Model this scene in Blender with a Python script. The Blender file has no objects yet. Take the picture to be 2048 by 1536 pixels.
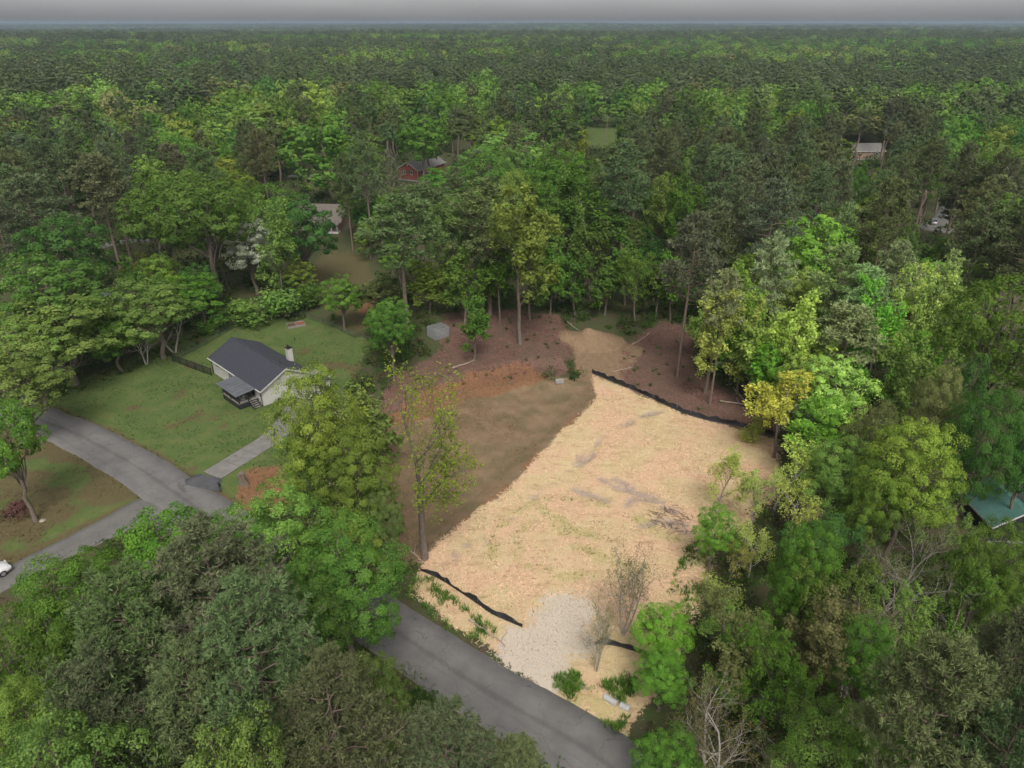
import bpy, math, random
import numpy as np
from mathutils import Vector, Matrix

# ------------------------------------------------------------------ camera, sky, sun, exposure
scene = bpy.context.scene
COL = scene.collection
cam_data = bpy.data.cameras.new("camera")
cam = bpy.data.objects.new("camera", cam_data)
COL.objects.link(cam)
cam.location = (0, 0, 50)
cam.rotation_euler = (math.radians(90 - 27), 0, 0)
cam_data.sensor_width = 36
cam_data.lens = 36 * 1420 / 2048
cam_data.clip_start = 0.5
cam_data.clip_end = 90000
scene.camera = cam

SUN_EL, SUN_ROT = math.radians(52), math.radians(172)
world = bpy.data.worlds.new("World")
scene.world = world
world.use_nodes = True
wn, wl = world.node_tree.nodes, world.node_tree.links
wn.clear()
w_out = wn.new("ShaderNodeOutputWorld")
w_bg = wn.new("ShaderNodeBackground")
w_sky = wn.new("ShaderNodeTexSky")
w_sky.sky_type = 'NISHITA'
w_sky.sun_disc = False
w_sky.sun_elevation = SUN_EL
w_sky.sun_rotation = SUN_ROT
w_sky.air_density = 1.0
w_sky.dust_density = 2.3
w_sky.ozone_density = 1.0
w_hsv = wn.new("ShaderNodeHueSaturation")      # overcast: nearly colourless
w_hsv.inputs['Saturation'].default_value = 0.03
wl.new(w_sky.outputs[0], w_hsv.inputs['Color'])
w_tc = wn.new("ShaderNodeTexCoord")
w_mp = wn.new("ShaderNodeMapping")
w_mp.inputs['Scale'].default_value = (2.2, 2.2, 14.0)
w_nz = wn.new("ShaderNodeTexNoise")
w_nz.inputs['Scale'].default_value = 1.6
w_nz.inputs['Detail'].default_value = 5
w_mr = wn.new("ShaderNodeMapRange")
w_mr.inputs['From Min'].default_value = 0.3
w_mr.inputs['From Max'].default_value = 0.7
w_mr.inputs['To Min'].default_value = 0.9
w_mr.inputs['To Max'].default_value = 1.1
w_mul = wn.new("ShaderNodeVectorMath")
w_mul.operation = 'SCALE'
wl.new(w_tc.outputs['Generated'], w_mp.inputs[0])
wl.new(w_mp.outputs[0], w_nz.inputs['Vector'])
wl.new(w_nz.outputs[0], w_mr.inputs['Value'])
wl.new(w_hsv.outputs[0], w_mul.inputs[0])
wl.new(w_mr.outputs[0], w_mul.inputs['Scale'])
wl.new(w_mul.outputs[0], w_bg.inputs[0])
w_bg.inputs[1].default_value = 0.078
wl.new(w_bg.outputs[0], w_out.inputs[0])

sun_data = bpy.data.lights.new("sun", 'SUN')
sun_data.energy = 1.3
sun_data.angle = math.radians(22)
sun_data.color = (1.0, 0.95, 0.86)
sun = bpy.data.objects.new("sun", sun_data)
COL.objects.link(sun)
sd = Vector((math.sin(SUN_ROT) * math.cos(SUN_EL), math.cos(SUN_ROT) * math.cos(SUN_EL), math.sin(SUN_EL)))
sun.rotation_euler = (-sd).to_track_quat('-Z', 'Y').to_euler()
sun.location = (0, 0, 300)

vs = scene.view_settings
vs.view_transform = 'Standard'
vs.look = 'None'
vs.exposure = 1.1
vs.gamma = 1.0
vs.use_curve_mapping = False
scene.render.engine = 'CYCLES'
cy = scene.cycles
cy.max_bounces = 4
cy.diffuse_bounces = 2
cy.glossy_bounces = 1
cy.transmission_bounces = 2
cy.volume_bounces = 0
cy.transparent_max_bounces = 4
cy.caustics_reflective = cy.caustics_refractive = False
cy.use_adaptive_sampling = True
cy.adaptive_threshold = 0.03
cy.use_denoising = True
cy.denoiser = 'OPENIMAGEDENOISE'
scene.render.film_transparent = False

# ------------------------------------------------------------------ materials
MATS = {}

def new_mat(name):
    m = bpy.data.materials.new(name)
    m.use_nodes = True
    m.node_tree.nodes.clear()
    return m, m.node_tree.nodes, m.node_tree.links

def noise_fac(n, l, scale, detail=4, rough=0.6, lo=0.35, hi=0.65, coord='Object', stretch=None):
    tc = n.new("ShaderNodeTexCoord")
    src = tc.outputs[coord]
    if stretch:
        mp = n.new("ShaderNodeMapping")
        mp.inputs['Scale'].default_value = stretch
        l.new(src, mp.inputs[0])
        src = mp.outputs[0]
    t = n.new("ShaderNodeTexNoise")
    t.inputs['Scale'].default_value = scale
    t.inputs['Detail'].default_value = detail
    t.inputs['Roughness'].default_value = rough
    l.new(src, t.inputs['Vector'])
    r = n.new("ShaderNodeMapRange")
    r.inputs['From Min'].default_value = lo
    r.inputs['From Max'].default_value = hi
    l.new(t.outputs[0], r.inputs['Value'])
    return r.outputs[0]

def mixc(n, l, fac, a, b, mode='MIX'):
    m = n.new("ShaderNodeMix")
    m.data_type = 'RGBA'
    m.blend_type = mode
    for sock, v in ((m.inputs['Factor'], fac), (m.inputs[6], a), (m.inputs[7], b)):
        if isinstance(v, (int, float)):
            sock.default_value = v
        elif isinstance(v, tuple):
            sock.default_value = (v[0], v[1], v[2], 1)
        else:
            l.new(v, sock)
    return m.outputs[2]

def mth(n, l, op, a, b=None, clamp=False):
    m = n.new("ShaderNodeMath")
    m.operation = op
    m.use_clamp = clamp
    for i, v in enumerate((a, b)):
        if v is None:
            continue
        if isinstance(v, (int, float)):
            m.inputs[i].default_value = v
        else:
            l.new(v, m.inputs[i])
    return m.outputs[0]

def simple(name, col, rough=0.7, var=0.25, scale=2.0, bump=0.0, metal=0.0, col2=None, stretch=None, spec=0.4):
    if name in MATS:
        return MATS[name]
    m, n, l = new_mat(name)
    out = n.new("ShaderNodeOutputMaterial")
    b = n.new("ShaderNodeBsdfPrincipled")
    f = noise_fac(n, l, scale, 5, 0.65, 0.3, 0.7, stretch=stretch)
    a = tuple(c * (1 - var) for c in col)
    c2 = col2 or tuple(min(1, c * (1 + var)) for c in col)
    l.new(mixc(n, l, f, a, c2), b.inputs['Base Color'])
    b.inputs['Roughness'].default_value = rough
    b.inputs['Metallic'].default_value = metal
    b.inputs['Specular IOR Level'].default_value = spec
    if bump:
        bp = n.new("ShaderNodeBump")
        bp.inputs['Strength'].default_value = bump
        bp.inputs['Distance'].default_value = 0.05
        l.new(f, bp.inputs['Height'])
        l.new(bp.outputs[0], b.inputs['Normal'])
    l.new(b.outputs[0], out.inputs[0])
    MATS[name] = m
    return m

def foliage_mat(name, instanced=False, transl=0.45):
    m, n, l = new_mat(name)
    out = n.new("ShaderNodeOutputMaterial")
    tone = n.new("ShaderNodeAttribute")
    tone.attribute_name = "tone"
    if instanced:
        a = n.new("ShaderNodeAttribute")
        a.attribute_type = 'INSTANCER'
        a.attribute_name = "tint"
        colour = a.outputs['Color']
    else:
        a = n.new("ShaderNodeObjectInfo")
        colour = a.outputs['Color']
    # every spray of leaves has its own strength and a slight yellow or blue cast
    h = n.new("ShaderNodeHueSaturation")
    l.new(colour, h.inputs['Color'])
    l.new(tone.outputs['Fac'], h.inputs['Value'])
    hue = n.new("ShaderNodeMapRange")
    hue.inputs['From Min'].default_value = 0.6
    hue.inputs['From Max'].default_value = 1.4
    hue.inputs['To Min'].default_value = 0.515
    hue.inputs['To Max'].default_value = 0.485
    l.new(tone.outputs['Fac'], hue.inputs['Value'])
    l.new(hue.outputs[0], h.inputs['Hue'])
    d = n.new("ShaderNodeBsdfDiffuse")
    t = n.new("ShaderNodeBsdfTranslucent")
    l.new(h.outputs[0], d.inputs['Color'])
    l.new(h.outputs[0], t.inputs['Color'])
    mx = n.new("ShaderNodeMixShader")
    mx.inputs[0].default_value = transl
    l.new(d.outputs[0], mx.inputs[1])
    l.new(t.outputs[0], mx.inputs[2])
    l.new(mx.outputs[0], out.inputs[0])
    MATS[name] = m
    return m

FOL = foliage_mat("leaves")
FOLP = foliage_mat("needles", transl=0.12)
FOLF = foliage_mat("far leaves", instanced=True, transl=0.2)
BARK = simple("grey brown bark", (0.15, 0.12, 0.095), 0.9, 0.35, 3.0, 0.4, stretch=(4, 4, 0.6))
PBARK = simple("pine bark", (0.17, 0.125, 0.10), 0.9, 0.35, 3.0, 0.4, stretch=(4, 4, 0.8))
TWIG = simple("pale grey twigs", (0.36, 0.32, 0.285), 0.9, 0.25, 3.0)

# ------------------------------------------------------------------ mesh helpers
def np_mesh(name, V, F, mat=None, tone=None, smooth=False):
    V = np.asarray(V, np.float32)
    me = bpy.data.meshes.new(name)
    if isinstance(F, np.ndarray):
        k = F.shape[1]
        nf = F.shape[0]
        me.vertices.add(len(V))
        me.vertices.foreach_set("co", V.ravel())
        me.loops.add(nf * k)
        me.loops.foreach_set("vertex_index", F.ravel().astype(np.int32))
        me.polygons.add(nf)
        me.polygons.foreach_set("loop_start", np.arange(0, nf * k, k, dtype=np.int32))
        me.polygons.foreach_set("loop_total", np.full(nf, k, dtype=np.int32))
    else:
        me.from_pydata(V.tolist(), [], F)
    if tone is not None:
        at = me.attributes.new("tone", 'FLOAT', 'FACE')
        at.data.foreach_set("value", np.asarray(tone, np.float32))
    if smooth:
        me.polygons.foreach_set("use_smooth", np.ones(len(me.polygons), bool))
    me.update(calc_edges=True)
    if mat:
        me.materials.append(mat)
    return me

class MB:
    """collects boxes, prisms and tubes for one mesh object"""
    def __init__(self):
        self.v, self.f = [], []
    def poly(self, pts):
        b = len(self.v)
        self.v += [tuple(p) for p in pts]
        self.f.append(tuple(range(b, b + len(pts))))
        return self
    def box(self, x0, x1, y0, y1, z0, z1):
        b = len(self.v)
        self.v += [(x0, y0, z0), (x1, y0, z0), (x1, y1, z0), (x0, y1, z0), (x0, y0, z1), (x1, y0, z1), (x1, y1, z1), (x0, y1, z1)]
        for q in ((0, 3, 2, 1), (4, 5, 6, 7), (0, 1, 5, 4), (1, 2, 6, 5), (2, 3, 7, 6), (3, 0, 4, 7)):
            self.f.append(tuple(b + i for i in q))
        return self
    def extrude(self, prof, axis, a, b_):
        """prof: closed 2-D outline; axis 'x': prof is (y,z); 'y': (x,z); 'z': (x,y)"""
        b = len(self.v)
        n = len(prof)
        for t in (a, b_):
            for p, q in prof:
                self.v.append({'x': (t, p, q), 'y': (p, t, q), 'z': (p, q, t)}[axis])
        self.f.append(tuple(b + i for i in range(n))[::-1])
        self.f.append(tuple(b + n + i for i in range(n)))
        for i in range(n):
            j = (i + 1) % n
            self.f.append((b + i, b + j, b + n + j, b + n + i))
        return self
    def tube(self, pts, rad, n=6, cap=True):
        V, F = tube_arr(pts, rad, n)
        b = len(self.v)
        self.v += [tuple(p) for p in V]
        self.f += [tuple(int(i) + b for i in q) for q in F]
        if cap:
            self.f.append(tuple(b + i for i in range(n))[::-1])
            m = len(V) - n
            self.f.append(tuple(b + m + i for i in range(n)))
        return self
    def bar(self, a, b, w, h):
        """box beam of width w and height h from a to b"""
        a, b = Vector(a), Vector(b)
        d = (b - a).normalized()
        s = d.cross(Vector((0, 0, 1)))
        s = s.normalized() if s.length > 1e-4 else Vector((1, 0, 0))
        u = s.cross(d).normalized()
        k = len(self.v)
        for p in (a, b):
            for sx, sz in ((-1, -1), (1, -1), (1, 1), (-1, 1)):
                self.v.append(tuple(p + s * sx * w / 2 + u * sz * h / 2))
        for q in ((0, 1, 2, 3), (7, 6, 5, 4), (0, 4, 5, 1), (1, 5, 6, 2), (2, 6, 7, 3), (3, 7, 4, 0)):
            self.f.append(tuple(k + i for i in q))
        return self
    def mesh(self, name, mat, smooth=False, bevel=0):
        me = bpy.data.meshes.new(name)
        me.from_pydata(self.v, [], self.f)
        if smooth:
            me.polygons.foreach_set("use_smooth", np.ones(len(me.polygons), bool))
        me.update()
        me.materials.append(mat)
        return me
    def build(self, name, mat, parent=None, smooth=False):
        return link(name, self.mesh(name, mat, smooth), parent)

def tube_arr(pts, rad, n=5):
    P = np.asarray(pts, float)
    m = len(P)
    rad = np.broadcast_to(np.asarray(rad, float), (m,))
    d = np.gradient(P, axis=0)
    d /= np.linalg.norm(d, axis=1, keepdims=True) + 1e-9
    ref = np.where(np.abs(d[:, 2:3]) > 0.9, np.array([[1., 0, 0]]), np.array([[0, 0, 1.]]))
    s = np.cross(d, ref)
    s /= np.linalg.norm(s, axis=1, keepdims=True) + 1e-9
    u = np.cross(s, d)
    a = np.linspace(0, 2 * math.pi, n, endpoint=False)
    V = P[:, None, :] + rad[:, None, None] * (np.cos(a)[None, :, None] * s[:, None, :] + np.sin(a)[None, :, None] * u[:, None, :])
    i = np.arange(m - 1)[:, None] * n
    j = np.arange(n)[None, :]
    k = (j + 1) % n
    F = np.stack([i + j, i + k, i + n + k, i + n + j], -1).reshape(-1, 4)
    return V.reshape(-1, 3), F

def link(name, me, parent=None):
    o = bpy.data.objects.new(name, me)
    COL.objects.link(o)
    if parent:
        o.parent = parent
    return o

def thing(name, label, cat, loc=(0, 0, 0), rz=0.0, group=None):
    o = bpy.data.objects.new(name, None)
    COL.objects.link(o)
    o.empty_display_size = 0.3
    o.location = loc
    o.rotation_euler = (0, 0, rz)
    return tag(o, label, cat, group)

def tag(o, label=None, cat=None, group=None, kind=None):
    if label:
        o["label"] = label
    if cat:
        o["category"] = cat
    if group:
        o["group"] = group
    if kind:
        o["kind"] = kind
    return o

# ------------------------------------------------------------------ terrain: plan outlines in metres (x across, y away from the viewer)
LAWN = [(-72.93, 93.37), (-70.21, 96.95), (-66.94, 100.93), (-62.17, 111.37), (-56.70, 119.35), (-51.77, 123.45), (-40.78, 127.79), (-31.62, 121.01), (-23.74, 111.58), (-24.35, 102.19), (-25.55, 92.90), (-28.14, 85.55), (-29.45, 79.06), (-29.36, 72.21), (-30.16, 67.15), (-31.35, 64.72), (-37.43, 71.68), (-47.21, 78.45), (-59.49, 85.55)]
VERGE = [(-68.23, 83.92), (-67.60, 85.14), (-57.80, 79.92), (-44.90, 71.36), (-42.88, 67.63), (-45.88, 64.36), (-48.75, 60.47), (-51.66, 56.53), (-53.10, 52.60), (-73.89, 63.46), (-85.57, 81.56)]
PAD = [(-15.88, 72.21), (-15.42, 62.59), (-11.69, 57.68), (-9.29, 58.61), (-1.43, 69.61), (12.36, 93.21), (12.49, 98.13), (2.84, 100.04), (-7.19, 96.45), (-16.55, 87.23)]
LOT = [(-9.08, 58.61), (-10.33, 53.28), (-1.06, 45.08), (2.56, 41.49), (8.47, 37.00), (11.93, 40.99), (17.18, 49.33), (22.54, 60.89), (31.48, 68.12), (36.00, 81.56), (27.83, 86.52), (22.37, 91.04), (12.77, 100.93), (12.79, 93.68), (-1.42, 69.11)]
REDL = [(-12.63, 124.70), (-2.30, 127.26), (9.05, 124.70), (10.95, 113.07), (8.49, 102.19), (-1.88, 99.51), (-9.33, 94.48), (-18.86, 88.37), (-17.57, 99.51), (-11.96, 106.91)]
REDR = [(19.65, 113.07), (28.83, 124.70), (32.91, 119.82), (29.53, 103.11), (33.87, 92.90), (37.34, 85.55), (34.99, 82.60), (28.00, 87.23), (22.49, 91.65), (16.71, 97.79)]
TRACK = [(10.79, 110.95), (14.11, 118.65), (18.48, 117.50), (22.77, 110.95), (16.94, 99.51), (13.14, 96.95), (10.82, 101.28)]
BANK = [(-16.55, 87.23), (-12.18, 92.90), (-5.80, 99.51), (2.10, 103.48), (4.41, 100.04), (-1.84, 96.95), (-7.09, 94.81), (-12.59, 89.84)]
FARL = [(-43.62, 138.46), (-47.30, 170.85), (-35.82, 168.72), (-28.74, 148.00), (-24.69, 113.07), (-32.42, 124.70), (-38.96, 132.11)]
CLAY = [(-32.39, 139.98), (-28.70, 138.46), (-24.41, 124.70), (-25.89, 119.82), (-29.87, 128.58)]
GRAV = [(-1.51, 45.47), (1.68, 49.02), (4.19, 52.26), (7.68, 52.94), (8.84, 50.28), (6.60, 46.62), (4.14, 43.29), (2.44, 41.49), (0.47, 43.29)]
UPL = [(-18.86, 88.37), (-12.92, 92.90), (-5.83, 100.04), (2.93, 104.41), (9.43, 104.04), (10.95, 113.07), (10.07, 125.97), (-2.47, 138.46), (-27.69, 129.92), (-27.74, 110.95)]
WET = [[(11.00, 72.42), (13.01, 70.53), (15.49, 69.11), (17.06, 68.91)], [(12.79, 72.53), (14.35, 70.63), (16.42, 69.31)], [(13.31, 67.15), (14.04, 68.51), (16.91, 68.12), (17.62, 67.83)], [(7.57, 70.32), (9.83, 68.91), (11.25, 67.92)], [(14.48, 63.29), (15.74, 63.82), (16.72, 64.54)], [(17.05, 64.81), (18.10, 63.02), (19.63, 61.90)], [(17.69, 66.67), (18.71, 66.01)], [(17.70, 64.36), (19.42, 63.46)]]
STUMPY = [(-33.35, 69.61), (-32.84, 74.39), (-29.24, 74.95), (-25.30, 69.61), (-26.42, 65.27), (-30.41, 65.27)]
CLEAR2 = [(27.67, 324.52), (41.90, 431.92), (62.63, 436.65), (49.63, 324.52)]
DRIFT = [[(-1.78, 58.06), (-2.11, 60.89), (-0.79, 64.36), (2.69, 67.63), (6.26, 68.61)], [(0.57, 57.68), (0.33, 61.31), (2.03, 64.36)], [(1.86, 56.91), (5.36, 55.06), (7.92, 55.42)], [(4.33, 65.27), (6.76, 60.06), (9.23, 58.06), (12.09, 56.16)], [(5.64, 68.12), (9.75, 68.12), (14.43, 64.36), (17.67, 60.89)], [(3.25, 67.15), (6.41, 62.59), (10.62, 60.89)]]
RUT = [[(21.42, 89.84), (19.00, 88.37), (14.95, 84.86), (12.64, 82.86), (10.17, 78.45), (6.57, 73.29), (2.09, 67.15), (-3.47, 60.89), (-7.44, 56.91)]]
DITCH = [(-69.37, 92.90), (-60.29, 88.37), (-53.82, 83.92), (-47.88, 79.92)]

def seg_d(px, py, pts, closed):
    best = np.full(px.shape, 1e9)
    n = len(pts)
    for i in range(n if closed else n - 1):
        x1, y1 = pts[i]
        x2, y2 = pts[(i + 1) % n]
        dx, dy = x2 - x1, y2 - y1
        t = np.clip(((px - x1) * dx + (py - y1) * dy) / (dx * dx + dy * dy + 1e-9), 0, 1)
        best = np.minimum(best, (px - x1 - t * dx) ** 2 + (py - y1 - t * dy) ** 2)
    return np.sqrt(best)

def sdf(px, py, poly):
    d = seg_d(px, py, poly, True)
    ins = np.zeros(px.shape, bool)
    n = len(poly)
    for i in range(n):
        x1, y1 = poly[i]
        x2, y2 = poly[(i + 1) % n]
        if y1 == y2:
            continue
        c = ((y1 > py) != (y2 > py)) & (px < (x2 - x1) * (py - y1) / (y2 - y1) + x1)
        ins ^= c
    return np.where(ins, d, -d)

def sst(a, b, x):
    t = np.clip((x - a) / (b - a), 0, 1)
    return t * t * (3 - 2 * t)

def vnoise(x, y, seed=0):
    xi, yi = np.floor(x).astype(np.int64), np.floor(y).astype(np.int64)
    fx, fy = x - xi, y - yi
    fx, fy = fx * fx * (3 - 2 * fx), fy * fy * (3 - 2 * fy)
    def h(i, j):
        k = (i * 374761393 + j * 668265263 + seed * 982451653) & 0x7fffffff
        k = ((k ^ (k >> 13)) * 1274126177) & 0x7fffffff
        return ((k ^ (k >> 16)) & 0xffff) / 65535.0
    return (h(xi, yi) * (1 - fx) + h(xi + 1, yi) * fx) * (1 - fy) + (h(xi, yi + 1) * (1 - fx) + h(xi + 1, yi + 1) * fx) * fy

def fbm(x, y, seed=0, o=3):
    s, a, t = 0, 1, 0
    for k in range(o):
        s = s + a * vnoise(x * 2 ** k, y * 2 ** k, seed + k)
        t += a
        a *= 0.5
    return s / t

ROAD = [(13.5, 28.2)] + [(6.53, 35.34), (-2.70, 41.74), (-11.31, 48.40), (-21.82, 56.53), (-30.55, 62.42), (-38.41, 68.12), (-47.67, 75.29), (-58.59, 82.60), (-70.48, 89.25)] + [(-90, 102), (-120, 121)]
SIDE = [(-35.28, 63.91), (-41.41, 66.96)] + [(-44.2, 63.8), (-49.5, 57.2), (-55.5, 48.5), (-63, 38)]
MOUND = (13.6, 114.5)

def hgt(x, y):
    x = np.asarray(x, float)
    y = np.asarray(y, float)
    R = np.hypot(x, y)
    z = sst(350, 1800, R) * (10 * (fbm(x / 420, y / 420, 5) - 0.5) + 22 * (fbm(x / 1500, y / 1500, 9, 2) - 0.5)) + sst(1800, 5000, R) * 34 * (fbm(x / 2600, y / 1400, 19, 3) - 0.55)
    near = 1 - sst(120, 200, R)
    z = z + near * 0.35 * (fbm(x / 14, y / 14, 3) - 0.5)
    z = z + near * 0.10 * (fbm(x / 1.6, y / 1.6, 4) - 0.5) * sst(-1, 2, sdf(x, y, LOT))
    z = z - 0.55 * sst(0, 3.0, sdf(x, y, PAD))
    z = z + 1.15 * sst(-0.8, 1.8, sdf(x, y, UPL))
    dm = np.hypot((x - MOUND[0]) / 1.25, y - MOUND[1])
    z = z + 2.7 * np.maximum(0, 1 - dm / 5.0) ** 1.25 * (0.75 + 0.5 * fbm(x / 1.6, y / 1.6, 21))
    for r in RUT:
        d = seg_d(x, y, r, False) + 2.2 * (fbm(x / 3.0, y / 3.0, 31) - 0.5)
        z = z - 0.24 * np.exp(-(d / 0.4) ** 2) * sst(0.3, 0.6, fbm(x / 2.4, y / 2.4, 33))
    z = z - 0.35 * np.exp(-(seg_d(x, y, DITCH, False) / 0.9) ** 2)
    for m in WET:
        z = z - 0.14 * np.exp(-((seg_d(x, y, m, False) + 0.7 * (fbm(x / 1.1, y / 1.1, 41) - 0.5)) / 0.45) ** 2)
    dr = np.minimum(seg_d(x, y, ROAD, False) - 3.0, seg_d(x, y, SIDE, False) - 2.4)
    z = np.where(R < 200, z * sst(0.3, 3.0, dr) - 0.05 * (1 - sst(0.2, 1.2, dr)), z)
    return z

def hz(x, y):
    return float(hgt(np.array([x]), np.array([y]))[0])

def axis_coords(a, b, step, far, grow=1.12):
    core = list(np.arange(a, b + 1e-6, step))
    lo, hi, s = [], [], step
    p = a
    while p > -far:
        s = min(s * grow, 2600)
        p -= s
        lo.append(p)
    s, p = step, b
    while p < far:
        s = min(s * grow, 2600)
        p += s
        hi.append(p)
    return np.array(lo[::-1] + core + hi)

XS = axis_coords(-74, 48, 0.45, 38000)
YS = axis_coords(30, 128, 0.45, 42000)
YS = YS[YS > -400]
GX, GY = np.meshgrid(XS, YS)
GZ = hgt(GX, GY)
wob = 1.6 * (fbm(GX / 3.5, GY / 3.5, 11) - 0.5) + 0.8 * (fbm(GX / 0.9, GY / 0.9, 12) - 0.5)

def zone(poly, soft=0.7, wk=1.0):
    return sst(-soft, soft, sdf(GX, GY, poly) + wob * wk)

m_lawn = zone(LAWN)
m_verge = zone(VERGE)
m_far = zone(FARL, 2, 2)
m_clear = zone(CLEAR2, 4, 2)
m_grass = np.maximum.reduce([m_lawn, m_verge, m_far * 0.7, m_clear])
m_pad = sst(-0.8, 0.8, sdf(GX, GY, PAD) + 1.2 + wob)
m_lot = sst(-1.0, 1.0, sdf(GX, GY, LOT) + 0.9 * wob)
m_red = np.maximum(zone(REDL, 1.2, 1.8), zone(REDR, 1.0, 1.5))
m_bound = np.exp(-(sdf(GX, GY, LOT) / 1.1) ** 2) * sst(-6, 2, sdf(GX, GY, PAD)) * sst(.35, .6, fbm(GX / 2.5, GY / 2.5, 57))
m_clay = np.maximum.reduce([sst(-1.0, 1.0, sdf(GX, GY, BANK) + 1.3 + 1.4 * wob), 0.8 * m_bound, zone(CLAY, 1.5, 2), zone(STUMPY, 1.5, 2.5) * 0.8])
m_track = zone(TRACK, 1.0, 1.3)
dm = np.hypot((GX - MOUND[0]) / 1.25, GY - MOUND[1])
m_mound = sst(5.2, 4.2, dm + wob)
m_grav = zone(GRAV, 2.4, 3.0)
m_mud = np.zeros_like(GX)
for r in WET:
    m_mud = np.maximum(m_mud, np.exp(-((seg_d(GX, GY, r, False) + 0.7 * (fbm(GX / 1.1, GY / 1.1, 41) - 0.5)) / 0.42) ** 2))
for r in RUT:
    m_mud = np.maximum(m_mud, 0.95 * np.exp(-((seg_d(GX, GY, r, False) + 2.2 * (fbm(GX / 3.0, GY / 3.0, 31) - 0.5)) / 0.42) ** 2) * sst(0.38, 0.6, fbm(GX / 2.4, GY / 2.4, 33)))
m_green = np.zeros_like(GX)
for r in DRIFT:
    m_green = np.maximum(m_green, np.exp(-((seg_d(GX, GY, r, False) + 0.9 * (fbm(GX / 1.5, GY / 1.5, 61) - 0.5)) / 0.9) ** 2) * sst(0.15, 0.65, fbm(GX / 1.1, GY / 1.1, 62)))
dR = seg_d(GX, GY, ROAD, False) - 3.0
m_green = np.maximum(m_green, sst(2.6, 0.8, dR + wob) * m_lot * (1 - m_grav) * sst(0.3, 0.6, fbm(GX / 1.5, GY / 1.5, 63)))
m_edge = sst(1.3, 0.1, np.minimum(dR, seg_d(GX, GY, SIDE, False) - 2.4) + 0.5 * wob)
m_dry = np.maximum(m_verge * sst(0.30, 0.55, fbm(GX / 6, GY / 6, 71)), 0.7 * m_lawn * sst(0.64, 0.8, fbm(GX / 5, GY / 5, 72)))
m_dry = np.maximum.reduce([m_dry, m_edge * 0.8, m_far * 0.75])
print("terrain", GX.shape)

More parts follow.
